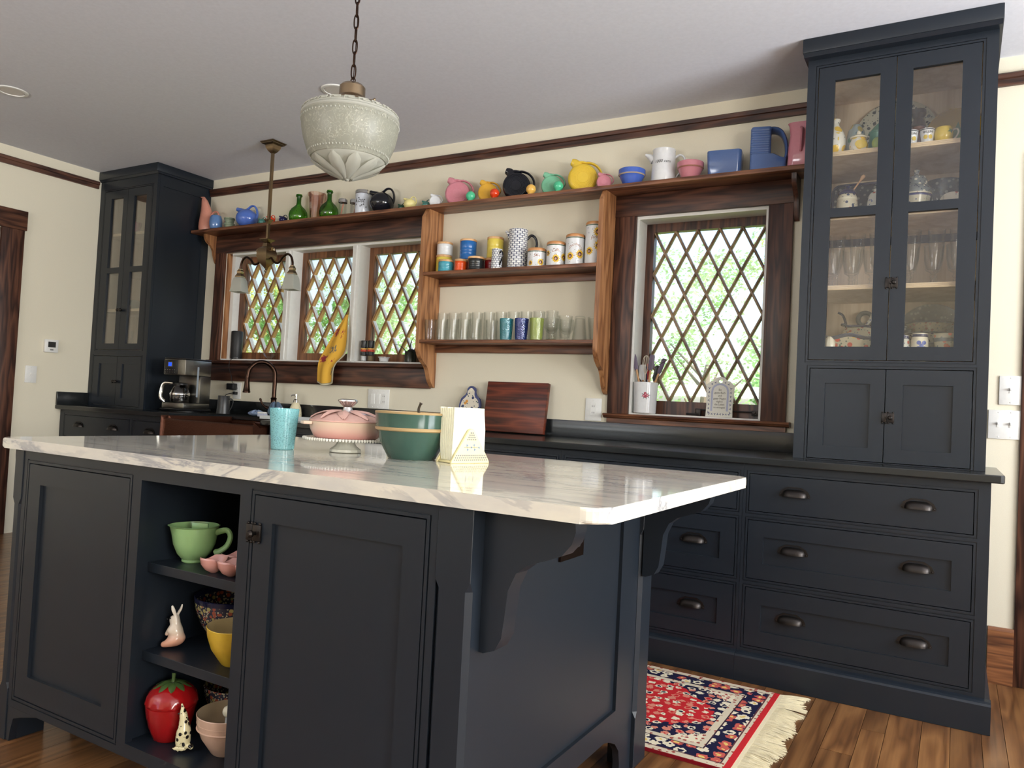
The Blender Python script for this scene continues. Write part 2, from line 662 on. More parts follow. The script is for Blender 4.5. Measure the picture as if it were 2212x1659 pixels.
# picture rail and baseboard
def rail(name, f):
    b = MB()
    prof = [(0, 2.578), (-.016, 2.578), (-.018, 2.606), (-.024, 2.610), (-.026, 2.628), (-.020, 2.634), (0, 2.634)]
    f(b, prof)
    return struct(name, b, m_dark_x if 'left' not in name else m_dark_y)
rail('trim_1', lambda b, p: b.prism(p, .70, 5.15, 'yz'))
rail('trim_2', lambda b, p: b.prism(p, 5.872, XR, 'yz'))
b = MB(); b.prism([(-q[0], q[1]) for q in [(0, 2.578), (-.016, 2.578), (-.018, 2.606), (-.024, 2.610), (-.026, 2.628), (-.020, 2.634), (0, 2.634)]], YF, -.488, 'xz')
struct('trim_3', b, m_dark_y)
b = MB(); b.box(5.906, 6.0, -.02, 0, 0, .225); b.prism([(0, .225), (-.02, .225), (-.012, .237), (0, .237)], 5.906, 6.0, 'yz')
struct('baseboard_back', b, m_base)

# doors: one in the left wall, one right of the tall cupboard in the window wall
d1 = bpy.data.objects.new('door_1', None); COL.objects.link(d1); d1['kind'] = 'structure'
b = MB(); b.box(0, .024, -1.155, -1.005, 0, 2.137, .003); part(d1, 'side_casing', b, m_dark_z)
b = MB(); b.box(0, .024, -2.17, -2.02, 0, 2.137, .003); part(d1, 'side_casing', b, m_dark_z)
b = MB(); b.box(0, .03, -2.19, -.994, 2.137, 2.274, .003); part(d1, 'head_casing', b, m_dark_y)
b = MB(); b.hf(-2.0, -1.175, .01, 2.12, -.045, [(-1.9, -1.65, .25, .95, -.06), (-1.53, -1.28, .25, .95, -.06), (-1.9, -1.28, 1.1, 2.0, -.06)], -.09, f=lambda u, v, d: (d, u, v)); part(d1, 'door_leaf', b, m_dark_z, smooth=0)
b = MB(); b.box(-.14, .0, -1.175, -1.155, 0, 2.135); b.box(-.14, 0, -2.02, -2.0, 0, 2.135); b.box(-.14, 0, -2.0, -1.175, 2.12, 2.135); part(d1, 'jamb', b, m_dark_z, smooth=0)
d2 = bpy.data.objects.new('door_2', None); COL.objects.link(d2); d2['kind'] = 'structure'
b = MB(); b.box(6.0, 6.125, -.013, 0, 0, 2.137, .003); part(d2, 'side_casing', b, m_dark_z)
b = MB(); b.box(6.98, 7.105, -.024, 0, 0, 2.137, .003); part(d2, 'side_casing', b, m_dark_z)
b = MB(); b.box(6.0, 7.105, -.014, 0, 2.137, 2.274, .003); part(d2, 'head_casing', b, m_dark_x)
b = MB(); b.hf(6.125, 6.98, 0, 2.137, -.004, [(6.22, 6.50, .25, .95, .008), (6.6, 6.88, .25, .95, .008), (6.22, 6.88, 1.1, 2.0, .008)], .0 + .012); part(d2, 'door_leaf', b, m_dark_z, smooth=0)

# ------------------------------------------------------------------ lattice windows
diamond = {}
m_mun_warm = plain('muntin_side_warm_bounce', srgb(222, 172, 118), .6)  # pale orange stands in for warm bounced light on the rising bars
def lattice(parent, x0, x1, z0, z1, nx, nz, y, mat, bw=.0135, dep=.030):
    dx, dz = (x1-x0)/nx, (z1-z0)/nz
    sl = dz/dx
    ln = math.hypot(dx, dz)
    for fam in (0, 1):
        for k in range(-nz, nx+nz+1):
            # fam 0: z = z1 - sl*(x - x0 - k*dx); fam 1: z = z1 + sl*(x - x0 - k*dx)
            xa = x0 + k*dx
            pts = []
            if fam == 0:
                a, c = max(x0, xa), min(x1, xa+nz*dx)
                if c-a < 1e-4: continue
                pts = [(a, z1-sl*(a-xa)), (c, z1-sl*(c-xa))]
            else:
                a, c = max(x0, xa-nz*dx), min(x1, xa)
                if c-a < 1e-4: continue
                pts = [(a, z1+sl*(a-xa)), (c, z1+sl*(c-xa))]
            (ax, az), (cx, cz) = pts
            px, pz = (cx-ax), (cz-az)
            l = math.hypot(px, pz); ux, uz = px/l, pz/l
            e = .006
            ax -= ux*e; az -= uz*e; cx += ux*e; cz += uz*e
            h = bw/2
            o = .0012*fam
            b = MB()
            mx, mz = (ax+cx)/2, (az+cz)/2
            L2 = (l+2*e)/2
            # a bar with a rounded front bead
            sec = [(-h, y+dep), (-h, y+.008+o), (-h*.45, y+o), (h*.45, y+o), (h, y+.008+o), (h, y+dep)]
            A, B = [], []
            for (s_, yy) in sec:
                nxv, nzv = -uz*s_, ux*s_
                A.append(b.bm.verts.new((-ux*L2+nxv, yy, -uz*L2+nzv)))
                B.append(b.bm.verts.new((ux*L2+nxv, yy, uz*L2+nzv)))
            n = len(sec)
            b.quad(A); b.quad(B[::-1])
            for i in range(n):
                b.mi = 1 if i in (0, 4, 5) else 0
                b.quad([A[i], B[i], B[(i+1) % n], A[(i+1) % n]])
            p = part(parent, 'muntin', b, [mat, (m_white if fam == 0 else m_mun_warm) if nx == 4 else mat], smooth=0)  # triple window: sky white on falling bars, warm bounce on rising, painted in
            p.location = (mx, 0, mz)
    yy = y+.016
    for i in range(2*nx+1):
        for j in range(2*nz+1):
            if (i+j) % 2 == 0:
                continue
            c = (x0+i*dx/2, z1-j*dz/2)
            q = [(dx/2, 0), (0, dz/2), (-dx/2, 0), (0, -dz/2)]
            q = [p for p in q if x0-1e-4 <= c[0]+p[0] <= x1+1e-4 and z0-1e-4 <= c[1]+p[1] <= z1+1e-4]
            if len(q) < 3:
                continue
            key = (nx, nz, round(dx, 4), tuple((round(p[0], 4), round(p[1], 4)) for p in q))
            if key not in diamond:
                b = MB(); b.prism(q, yy, yy+.003); diamond[key] = b.mesh('pane', m_pane, 0)
            p = part(parent, 'pane', diamond[key], None)
            p.location = (c[0], 0, c[1])

def sash(parent, x0, x1, z0, z1, gx0, gx1, gz0, gz1, nx, nz, y, mat, mmat):
    b = MB(); b.hf(x0, x1, z0, z1, y, [(gx0, gx1, gz0, gz1, None)], y+.045)
    s = part(parent, 'sash', b, mat, smooth=0)
    lattice(s, gx0, gx1, gz0, gz1, nx, nz, y+.003, mmat, *((.0105, .038) if nx == 4 else (.0135, .030)))
    return s

w1 = bpy.data.objects.new('window_1', None); COL.objects.link(w1); w1['kind'] = 'structure'
b = MB(); b.box(.815, .915, -.022, 0, 1.31, 2.125, .002); part(w1, 'side_casing', b, m_dark_z)
b = MB(); b.box(2.85, 2.897, -.022, 0, 1.31, 2.125, .002); part(w1, 'side_casing', b, m_dark_z)
b = MB(); b.box(.815, 2.897, -.024, 0, 2.125, 2.258, .002); part(w1, 'head_casing', b, m_dark_x)
b = MB(); b.prism([(0, 1.281), (-.036, 1.281), (-.046, 1.288), (-.048, 1.302), (-.040, 1.310), (0, 1.310)], .80, 2.897, 'yz'); part(w1, 'sill', b, m_dark_x)
b = MB(); b.box(.812, 2.897, -.022, 0, 1.156, 1.281, .002); part(w1, 'apron', b, m_dark_x)
b = MB(); b.box(.916, 2.849, .0, .16, 1.3101, 1.322); part(w1, 'inner_sill', b, m_white, smooth=0)
b = MB(); b.box(.916, .934, .005, .04, 1.322, 2.124); part(w1, 'stop_bead', b, m_pine_z, smooth=0)
b = MB(); b.box(.916, .968, .04, .16, 1.322, 2.124); part(w1, 'jamb_liner', b, m_white, smooth=0)
b = MB(); b.box(2.80, 2.849, .005, .16, 1.322, 2.124); part(w1, 'jamb_liner', b, m_white, smooth=0)
b = MB(); b.box(.968, 2.80, .012, .16, 2.108, 2.124); part(w1, 'head_liner', b, m_white, smooth=0)
for xa, xb in ((1.548, 1.616), (2.184, 2.250)):
    b = MB(); b.hf(xa, xb, 1.322, 2.108, .0, [(xa+.027, xb-.027, 1.322, 2.108, -.006)], .16); part(w1, 'mullion', b, m_white, smooth=0)
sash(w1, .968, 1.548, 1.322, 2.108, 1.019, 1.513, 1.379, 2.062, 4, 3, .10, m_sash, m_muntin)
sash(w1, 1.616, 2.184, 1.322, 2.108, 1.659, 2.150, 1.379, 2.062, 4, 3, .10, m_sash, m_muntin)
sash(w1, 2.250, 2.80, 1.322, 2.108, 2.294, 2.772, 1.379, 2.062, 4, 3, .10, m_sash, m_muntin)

w2 = bpy.data.objects.new('window_2', None); COL.objects.link(w2); w2['kind'] = 'structure'
b = MB(); b.box(4.106, 4.226, -.022, 0, 1.062, 2.140, .002); part(w2, 'side_casing', b, m_dark_z)
b = MB(); b.box(4.925, 5.044, -.022, 0, 1.062, 2.140, .002); part(w2, 'side_casing', b, m_dark_z)
b = MB(); b.box(4.104, 5.044, -.024, 0, 2.140, 2.258, .002); part(w2, 'head_casing', b, m_dark_x)
b = MB(); b.prism([(0, 1.036), (-.030, 1.036), (-.040, 1.042), (-.042, 1.047), (-.050, 1.050), (-.052, 1.058), (-.046, 1.062), (0, 1.062)], 4.094, 5.066, 'yz'); part(w2, 'sill', b, m_pine_x)
b = MB(); b.box(4.106, 5.046, -.020, 0, 1.0115, 1.036); part(w2, 'apron', b, m_pine_x, smooth=0)
b = MB(); b.box(4.227, 4.924, 0, .16, 1.0621, 1.070); part(w2, 'inner_sill', b, m_white, smooth=0)
b = MB(); b.box(4.227, 4.240, -.004, .16, 1.070, 2.139); part(w2, 'jamb_liner', b, m_white, smooth=0)
b = MB(); b.box(4.911, 4.924, -.004, .16, 1.070, 2.139); part(w2, 'jamb_liner', b, m_white, smooth=0)
b = MB(); b.box(4.240, 4.911, -.004, .16, 2.122, 2.139); part(w2, 'head_liner', b, m_white, smooth=0)
s2 = sash(w2, 4.240, 4.911, 1.070, 2.122, 4.284, 4.884, 1.143, 2.075, 5, 4, .115, m_dark_z, m_muntin_d)
# casement operator bar along the foot of the sash
b = MB(); b.tube([(4.58, .075, 1.103), (4.87, .085, 1.103)], .0045, 8); b.tube([(4.87, .112, 1.095), (4.87, .08, 1.103)], .008, 8); b.box(4.855, 4.89, .09, .115, 1.085, 1.112, .003); b.box(4.57, 4.60, .065, .09, 1.0705, 1.11, .004); b.tube([(4.585, .06, 1.078), (4.53, .045, 1.080)], .006, 8)
part(w2, 'operator_bar', b, m_iron)

# other windows of the room, in the east wall (out of frame): plain glazed frames
for n, (ya, yb) in enumerate(((-2.6, -.9), (-5.45, -3.75))):
    we = bpy.data.objects.new('window_%d' % (3+n), None); COL.objects.link(we); we['kind'] = 'structure'
    b = MB(); b.hf(ya+.001, yb-.001, .701, 2.399, XR+.06, [(ya+.07, (ya+yb)/2-.03, .77, 2.33, None), ((ya+yb)/2+.03, yb-.07, .77, 2.33, None)], XR+.11, f=lambda u, v, d: (d, u, v)); part(we, 'sash', b, m_white, smooth=0)
    b = MB(); b.box(XR+.083, XR+.087, ya+.06, yb-.06, .76, 2.34); part(we, 'pane', b, m_pane, smooth=0)

# ------------------------------------------------------------------ outdoors: lawn and trees
m_lawn = plain('lawn', srgb(150, 170, 90), .9)
b = MB(); b.box(-16, 20, .3, 30, -.75, -.7)
g = struct('ground', b, m_lawn)
g['kind'] = 'structure'
m_bark = plain('bark', srgb(120, 105, 90), .9, bump=.5, bscale=30)
def leafmat(name, c):
    m, nt, bs = new_mat(name)
    bs.inputs['Base Color'].default_value = c
    bs.inputs['Roughness'].default_value = .6
    oi = N(nt, 'ShaderNodeNewGeometry')
    hs = N(nt, 'ShaderNodeHueSaturation')
    hs.inputs['Color'].default_value = c
    mr = N(nt, 'ShaderNodeMapRange'); mr.inputs['To Min'].default_value = .7; mr.inputs['To Max'].default_value = 1.5
    L(nt, oi.outputs['Random Per Island'], mr.inputs['Value'])
    L(nt, mr.outputs[0], hs.inputs['Value'])
    mr2 = N(nt, 'ShaderNodeMapRange'); mr2.inputs['To Min'].default_value = .46; mr2.inputs['To Max'].default_value = .54
    L(nt, oi.outputs['Random Per Island'], mr2.inputs['Value'])
    L(nt, mr2.outputs[0], hs.inputs['Hue'])
    L(nt, hs.outputs[0], bs.inputs['Base Color'])
    tl = N(nt, 'ShaderNodeBsdfTranslucent')
    L(nt, hs.outputs[0], tl.inputs[0])
    ms = N(nt, 'ShaderNodeMixShader'); ms.inputs[0].default_value = .45
    L(nt, bs.outputs[0], ms.inputs[1]); L(nt, tl.outputs[0], ms.inputs[2])
    L(nt, ms.outputs[0], nt.nodes['Material Output'].inputs[0])
    return m
leaf_a = leafmat('leaf_yellow_green', srgb(204, 208, 116))
leaf_b = leafmat('leaf_green', srgb(150, 188, 112))
leaf_c = leafmat('leaf_pale', srgb(186, 210, 158))
def tree(x, y, h, rad, n, mat, label, kind='tree', trunk_h=None, leaf=.095):
    t = thing('garden_tree' if kind == 'tree' else 'garden_shrub', label, kind, (x, y, -.7), rnd.random()*6, 'trees and shrubs beyond the lattice windows')
    b = MB()
    th = trunk_h or h*.55
    b.tube(cat([(0, 0, 0), (.05*h*.2, 0, th*.5), (0, .04*h*.2, th)], 4), [.05*h*.35+.03]*4+[.03*h*.3+.02]*4+[.02*h*.2+.015], 8)
    for q in range(6):
        a = q*1.05+rnd.random()
        b.tube([(0, 0, th*(.55+.07*q)), (math.cos(a)*rad*.5, math.sin(a)*rad*.5, th*(.55+.07*q)+rad*.5)], [.035, .012], 6)
    part(t, 'trunk', b, m_bark)
    b = MB()
    cl = []
    for q in range(40):
        a = rnd.uniform(0, 2*PI); rr = rad*math.sqrt(rnd.random()); zz = rnd.uniform(.18 if kind != 'tree' else .35, 1.0)*h
        cl.append((rr*math.cos(a), rr*math.sin(a), zz, rnd.uniform(.25, .5)*rad*.7))
    for q in range(n):
        c = cl[q % 40]
        d = Vector((rnd.gauss(0, 1), rnd.gauss(0, 1), rnd.gauss(0, .8))).normalized()*c[3]*rnd.random()**.4
        p = Vector(c[:3])+d
        s = leaf*rnd.uniform(.5, 1.1)
        u = Vector((rnd.gauss(0, 1), rnd.gauss(0, 1), rnd.gauss(0, 1))).normalized()
        v = u.orthogonal().normalized()
        b.quad([b.bm.verts.new(p+u*s*.5), b.bm.verts.new(p+v*s*.28), b.bm.verts.new(p-u*s*.5), b.bm.verts.new(p-v*s*.28)])
    part(t, 'foliage', b, mat, smooth=0, stuff=True)
for x, y, h, rad, n, mt, lb, kd in (
    (-6.9, 6.2, 3.9, 1.05, 5600, leaf_a, 'yellow green tree seen through the leftmost lattice casement', 'tree'),
    (-4.0, 5.6, 3.4, .85, 5200, leaf_b, 'mid green tree seen through the middle lattice casement', 'tree'),
    (-1.6, 5.2, 3.4, .85, 5200, leaf_c, 'pale tree seen through the casement beside the open shelves', 'tree'),
    (-6.4, 10.6, 5.0, 1.5, 5600, leaf_c, 'pale tall tree far behind the triple window', 'tree'),
    (-1.9, 9.6, 5.2, 1.4, 5600, leaf_a, 'yellow tall tree far behind the triple window', 'tree'),
    (2.1, 8.8, 4.8, 1.2, 5600, leaf_c, 'pale leafy tree in the upper half of the single window', 'tree'),
    (3.75, 5.0, 2.3, .55, 4200, leaf_b, 'bright green shrub low in the single lattice window', 'shrub'),
    (2.2, 4.6, 2.1, .55, 4200, leaf_a, 'yellow green shrub low beside the green one in the single window', 'shrub'),
    (-2.9, 3.2, 2.0, .5, 3600, leaf_a, 'golden green shrub low behind the towel window', 'shrub'),
    (-10.2, 9.5, 5.6, 1.5, 5600, leaf_a, 'yellow green tree farthest left beyond the triple window', 'tree'),
    (-3.9, 13.2, 6.4, 1.8, 5600, leaf_c, 'tallest pale tree far behind the middle casement', 'tree'),
    (3.9, 11.8, 6.0, 1.5, 5600, leaf_a, 'yellow green tree far behind the single window', 'tree'),
    (.4, 5.6, 3.0, .8, 4600, leaf_b, 'green tree between the two window walls', 'tree'),
    (5.9, 9.6, 5.4, 1.2, 5200, leaf_b, 'green tree behind the china cupboard side of the single window', 'tree')):
    tree(x, y, h, rad, n, mt, lb, kd)
# ------------------------------------------------------------------ cabinet builders
def bead_rects(o, y):
    """a fine groove and bead round an opening o=(x0,x1,z0,z1)"""
    x0, x1, z0, z1 = o
    return [(x0-.011, x1+.011, z0-.011, z1+.011, y+.004), (x0-.0075, x1+.0075, z0-.0075, z1+.0075, y-.0005), (x0, x1, z0, z1, None)]

pull_mesh = None
def pull():
    """cup pull: a half dome with a flange and two screws"""
    global pull_mesh
    if pull_mesh:
        return pull_mesh
    b = MB()
    nu, nv = 16, 8
    W, Hh, D = .048, .030, .027
    g = []
    for i in range(nu+1):
        u = -1+2*i/nu
        e = max(0, 1-abs(u)**3.2)**.5
        row = []
        for j in range(nv+1):
            t = j/nv*PI/2
            row.append(b.bm.verts.new((u*W, -.001-D*e*math.sin(t), -.013+Hh*(.25+.75*e)*math.cos(t))))
        g.append(row)
    for i in range(nu):
        for j in range(nv):
            b.quad([g[i][j], g[i+1][j], g[i+1][j+1], g[i][j+1]])
    bk = [b.bm.verts.new((-1*W+2*W*i/nu, -.001, -.013)) for i in range(nu+1)]
    for i in range(nu):
        b.quad([g[i][nv], g[i+1][nv], bk[i+1], bk[i]])
    fl = [(-.058, -.014), (-.046, -.014), (-.040, .010), (-.02, .021), (.02, .021), (.040, .010), (.046, -.014), (.058, -.014), (.060, -.006), (.050, .012), (.025, .026), (-.025, .026), (-.050, .012), (-.060, -.006)]
    b.prism(fl, -.003, 0)
    for sx in (-1, 1):
        b.ball((sx*.053, -.003, -.008), .0032, 8, 6)
    pull_mesh = b.mesh('handle', m_iron)
    return pull_mesh

def add_pull(p, x, y, z):
    o = part(p, 'handle', pull(), None)
    r = root_of(p).location
    o.location = (x-r.x, y-r.y, z-r.z)

def latch(p, x, y, z):
    b = MB()
    b.box(x-.023, x-.003, y-.006, y, z-.019, z+.019, .0015)
    b.box(x-.002, x+.024, y-.006, y, z-.019, z+.019, .0015)
    b.lathe([(0, 0), (.0045, 0), (.0045, .008), (.0085, .013), (.009, .019), (.005, .024), (0, .0245)], 12, M=Matrix.Translation((x+.010, y-.005, z)) @ Matrix.Rotation(PI/2, 4, 'X'))
    for sx in (-.019, -.006, .003, .020):
        for sz in (-.024, .024):
            b.ball((x+sx, y-.003, z+sz*.9), .0035, 8, 6)
    b.box(x-.006, x+.002, y-.010, y-.004, z-.003, z+.003)
    part(p, 'latch', b, m_iron, 'iron cupboard latch', world=True)

def knob(p, x, y, z):
    b = MB()
    b.lathe([(0, 0), (.004, 0), (.004, .010), (.011, .014), (.013, .020), (.009, .026), (0, .028)], 14, M=Matrix.Translation((x, y, z)) @ Matrix.Rotation(PI/2, 4, 'X'))
    part(p, 'knob', b, m_iron, world=True)

def glass_door(p, x0, x1, z0, z1, y, panes):
    b = MB(); b.hf(x0, x1, z0, z1, y, [(*q, None) for q in panes], y+.020)
    d = part(p, 'door', b, m_navy, smooth=0, world=True)
    for q in panes:
        b = MB(); b.box(q[0]-.004, q[1]+.004, y+.011, y+.014, q[2]-.004, q[3]+.004)
        part(d, 'pane', b, m_cabpane, smooth=0, world=True)
    return d

def panel_door(p, x0, x1, z0, z1, y, pan, name='door', rec=.009):
    b = MB(); b.hf(x0, x1, z0, z1, y, [(*pan, y+rec)] if pan else [], y+.020)
    return part(p, name, b, m_navy, smooth=0, world=True)

def tall_cabinet(x0, x1, label, op, split, low, gl, gr, gz, lowp, crown, side_right=True):
    yf = -.463
    r = thing('tall_cabinet', label, 'cabinet', ((x0+x1)/2, -.24, .914))
    y2 = yf+.021
    # carcass
    for s, xa, xb, xin0, xin1 in ((0, x0, x0+.010, x0+.0105, x0+.022), (1, x1-.010, x1, x1-.022, x1-.0105)):
        b = MB()
        if s == 1:
            b.hf(y2, 0, .9145, 2.634, x1, [(-.412, -.064, .985, 2.552, x1-.006)], x1-.010, f=lambda u, v, d: (d, u, v))
        else:
            b.box(xa, xb, y2, 0, .9145, 2.634)
        part(r, 'side_panel', b, m_navy, smooth=0, world=True)
        b = MB(); b.box(xin0, xin1, y2+.001, -.013, .92, 2.60)
        part(r, 'lining', b, m_maple, smooth=0, world=True)
    b = MB(); b.box(x0+.011, x1-.011, -.012, -.001, .92, 2.634); part(r, 'back_panel', b, m_maple, smooth=0, world=True)
    b = MB(); b.box(x0+.0225, x1-.0225, y2+.001, -.013, 2.595, 2.612); part(r, 'top_panel', b, m_maple, smooth=0, world=True)
    b = MB(); b.box(x0+.0225, x1-.0225, y2+.001, -.013, op[2]-.019, op[2]+.001); part(r, 'floor_panel', b, m_maple, smooth=0, world=True)
    for zs in (2.235, 1.958, 1.656):
        b = MB(); b.box(x0+.0225, x1-.0225, -.424, -.013, zs-.020, zs); s = part(r, 'shelf', b, m_maple, smooth=0, world=True)
        for q in range(3):
            b = MB(); b.box(x0+.0225, x1-.0225, -.4262, -.4242, zs-.0195+.0068*q, zs-.0195+.0068*q+.005)
            part(s, 'edge_ply', b, m_plyedge, smooth=0, world=True)
    b = MB(); b.box(x0+.0225, x1-.0225, -.034, -.013, 1.905, 1.9375); part(r, 'shelf_cleat', b, m_blackm, smooth=0, world=True)
    # front
    b = MB(); b.hf(x0, x1, .9145, 2.634, yf, bead_rects(op, yf)+bead_rects(low, yf), yf+.020); part(r, 'face_frame', b, m_navy, smooth=0, world=True)
    g = .003
    dl = glass_door(r, op[0]+g, split-g/2, op[2]+g, op[3]-g, yf, [(*gl, *q) for q in gz])
    dr = glass_door(r, split+g/2, op[1]-g, op[2]+g, op[3]-g, yf, [(*gr, *q) for q in gz])
    pl = panel_door(r, low[0]+g, split-g/2, low[2]+g, low[3]-g, yf, lowp[0])
    pr = panel_door(r, split+g/2, low[1]-g, low[2]+g, low[3]-g, yf, lowp[1])
    # crown
    cf, cl, cr = crown
    b = MB(); b.box(x0-cl, x1+cr, cf, -.001, 2.648, 2.709, .003); b.prism([(cf+.004, 2.648), (cf+.016, 2.634), (-.002, 2.634), (-.002, 2.648)], x0-max(0, cl-.004), x1+cr-.004, 'yz'); part(r, 'crown', b, m_navy, world=True)
    return r, dl, dr, pl, pr

rc, dl, dr, pl, pr = tall_cabinet(5.163, 5.866, 'tall navy china cupboard with glass doors beside the single lattice window',
    (5.207, 5.814, 1.333, 2.596), 5.511, (5.217, 5.817, .917, 1.300), (5.274, 5.450), (5.571, 5.746), [(1.391, 1.941), (1.979, 2.532)],
    [(5.280, 5.454, .975, 1.237), (5.575, 5.750, .975, 1.237)], (-.520, .016, .013))
latch(dr, 5.519, -.463, 1.652)
latch(pr, 5.523, -.463, 1.102)
lc, dl, dr, pl, pr = tall_cabinet(.002, .693, 'tall navy china cupboard with glass doors in the corner behind the coffee maker',
    (.064, .638, 1.343, 2.556), .351, (.052, .636, .927, 1.298), (.146, .295), (.428, .575), [(1.391, 1.925), (1.965, 2.495)],
    [(.125, .306, .985, 1.240), (.410, .570, .985, 1.240)], (-.486, -.001, .021))
knob(dl, .337, -.463, 1.640); knob(dr, .368, -.463, 1.640)
knob(pl, .336, -.463, 1.107); knob(pr, .367, -.463, 1.107)

# ------------------------------------------------------------------ base cabinets and worktop
YB = -.660
ROWS = [(.689, .845), (.413, .655), (.139, .379)]
def base_unit(label, x0, x1, bays, end=False, rows=ROWS, top=.8835):
    r = thing('base_cabinet', label, 'cabinet', ((x0+x1)/2, -.33, 0))
    b = MB(); b.hf(x0, x1, 0, top, 0-.004, [(x0+.018, x1-.018, .139, top-.02, -.6)] , YB+.021, f=lambda u, v, d: (u, d, v))
    b = MB(); b.box(x0, x0+.018, YB+.021, -.001, 0.001, top); b.box(x1-.018, x1, YB+.021, -.001, .001, top); b.box(x0+.018, x1-.018, -.012, -.001, .001, top); b.box(x0+.018, x1-.018, YB+.021, -.012, .115, .133)
    part(r, 'carcass', b, m_navy, smooth=0, world=True)
    rects = []
    for (a, c) in bays:
        for (za, zb) in rows:
            rects += bead_rects((a, c, za, zb), YB)
    b = MB(); b.hf(x0, x1, .001, top, YB, rects, YB+.020); part(r, 'face_frame', b, m_navy, smooth=0, world=True)
    g = .003
    for (a, c) in bays:
        for k, (za, zb) in enumerate(rows):
            pan = None if zb-za < .2 else (a+.066, c-.066, za+.065, zb-.067)
            d = panel_door(r, a+g, c-g, za+g, zb-g, YB, pan, 'drawer')
            zc_ = (za+zb)/2+.010
            yy = YB+(.009 if pan else 0)
            for px in ((a+.18, c-.18) if c-a > .5 else ((a+c)/2,)):
                add_pull(d, px, yy, zc_)
    xe = x1+(.019 if end else 0)
    b = MB(); b.box(x0, xe, -.695, YB, .001, .100); b.prism([(YB, .100), (-.695, .100), (-.690, .107), (-.680, .112), (YB, .116)], x0, xe, 'yz')
    if end:
        b.box(x1, xe, YB, -.001, .001, .100); b.prism([(x1, .100), (xe, .100), (xe-.006, .108), (x1, .115)], YB, -.001, 'xz')
    part(r, 'plinth', b, m_navy, smooth=0, world=True)
    return r
base_unit('navy drawer cabinet under the right china cupboard, at the open end of the run', 5.007, 5.880, [(5.030, 5.831)], end=True)
base_unit('navy drawer cabinet below the single lattice window', 4.160, 5.006, [(4.183, 4.984)])
base_unit('navy drawer cabinet below the walnut cutting board', 3.313, 4.159, [(3.336, 4.136)])
base_unit('navy drawer cabinet just right of the copper sink', 2.205, 3.312, [(2.23, 2.74), (2.79, 3.29)])
base_unit('navy drawer cabinet under the coffee maker corner', .004, 1.285, [(.066, .838), (.885, 1.250)])
sk = thing('base_cabinet', 'navy sink cabinet under the copper apron sink', 'cabinet', (1.745, -.33, 0))
b = MB(); b.hf(1.286, 2.204, .001, .62, YB, bead_rects((1.33, 1.743, .139, .59), YB)+bead_rects((1.747+.01, 2.16, .139, .59), YB), YB+.02); part(sk, 'face_frame', b, m_navy, smooth=0, world=True)
panel_door(sk, 1.333, 1.740, .142, .587, YB, (1.40, 1.675, .205, .52)); panel_door(sk, 1.760, 2.157, .142, .587, YB, (1.82, 2.095, .205, .52))
b = MB(); b.box(1.286, 1.300, YB+.021, -.001, .001, .88); b.box(2.19, 2.204, YB+.021, -.001, .001, .88); b.box(1.3, 2.19, -.012, -.001, .001, .60); part(sk, 'carcass', b, m_navy, smooth=0, world=True)
b = MB(); b.box(1.286, 2.204, -.695, YB, .001, .112); part(sk, 'plinth', b, m_navy, smooth=0, world=True)

ct = thing('countertop', 'black soapstone worktop along the window wall', 'countertop', (3.0, -.35, .884))
b = MB()
b.prism([(0.003, -.002), (5.92, -.002), (5.92, -.688), (5.916, -.697), (5.907, -.701), (2.172, -.701), (2.172, -.215), (1.318, -.215), (1.318, -.701), (.003, -.701)], .8842, .914, 'xy')
bmesh.ops.bevel(b.bm, geom=[e for e in b.bm.edges if abs(e.verts[0].co.z-e.verts[1].co.z) < 1e-5], offset=.004, segments=2, affect='EDGES', profile=.5)
part(ct, 'slab', b, m_soap, smooth=0, world=True)
b = MB(); b.box(.695, 5.161, -.021, -.001, .9143, 1.011, .002); part(ct, 'backsplash', b, m_soap, world=True)
b = MB(); b.box(.002, .022, -.700, -.465, .9143, 1.011, .002); part(ct, 'backsplash', b, m_soap, world=True)

b = MB()
b.hf(1.312, 2.178, -.738, -.205, .882, [(1.345, 2.145, -.705, -.235, .66)], .635, f=lambda u, v, d: (u, v, d))
bmesh.ops.remove_doubles(b.bm, verts=b.bm.verts, dist=1e-5)
bmesh.ops.bevel(b.bm, geom=[e for e in b.bm.edges if len(e.link_faces) == 2 and e.calc_face_angle(0) > .5], offset=.018, segments=3, affect='EDGES', profile=.5)
one('apron_sink', 'hammered copper apron sink set into the black worktop', 'sink', b, m_copper, (1.745, -.47, .635), world=True)

# ------------------------------------------------------------------ island
YI = -2.647
isl = thing('kitchen_island', 'navy kitchen island with open shelves, corbels and a marble top', 'island', (4.13, -2.12, 0))
ops = [(3.370, 3.862, .134, .827), (3.910, 4.290, .137, .825), (4.339, 4.842, .134, .832)]
b = MB(); b.hf(3.340, 4.871, .102, .8635, YI, bead_rects(ops[0], YI)+[(*ops[1], None)]+bead_rects(ops[2], YI), YI+.020); part(isl, 'face_frame', b, m_navy, smooth=0, world=True)
panel_door(isl, 3.373, 3.859, .137, .824, YI, (3.434, 3.797, .205, .766), rec=.010)
dd = panel_door(isl, 4.342, 4.839, .137, .829, YI, (4.402, 4.784, .205, .769), rec=.010)
latch(dd, 4.345, YI, .742)
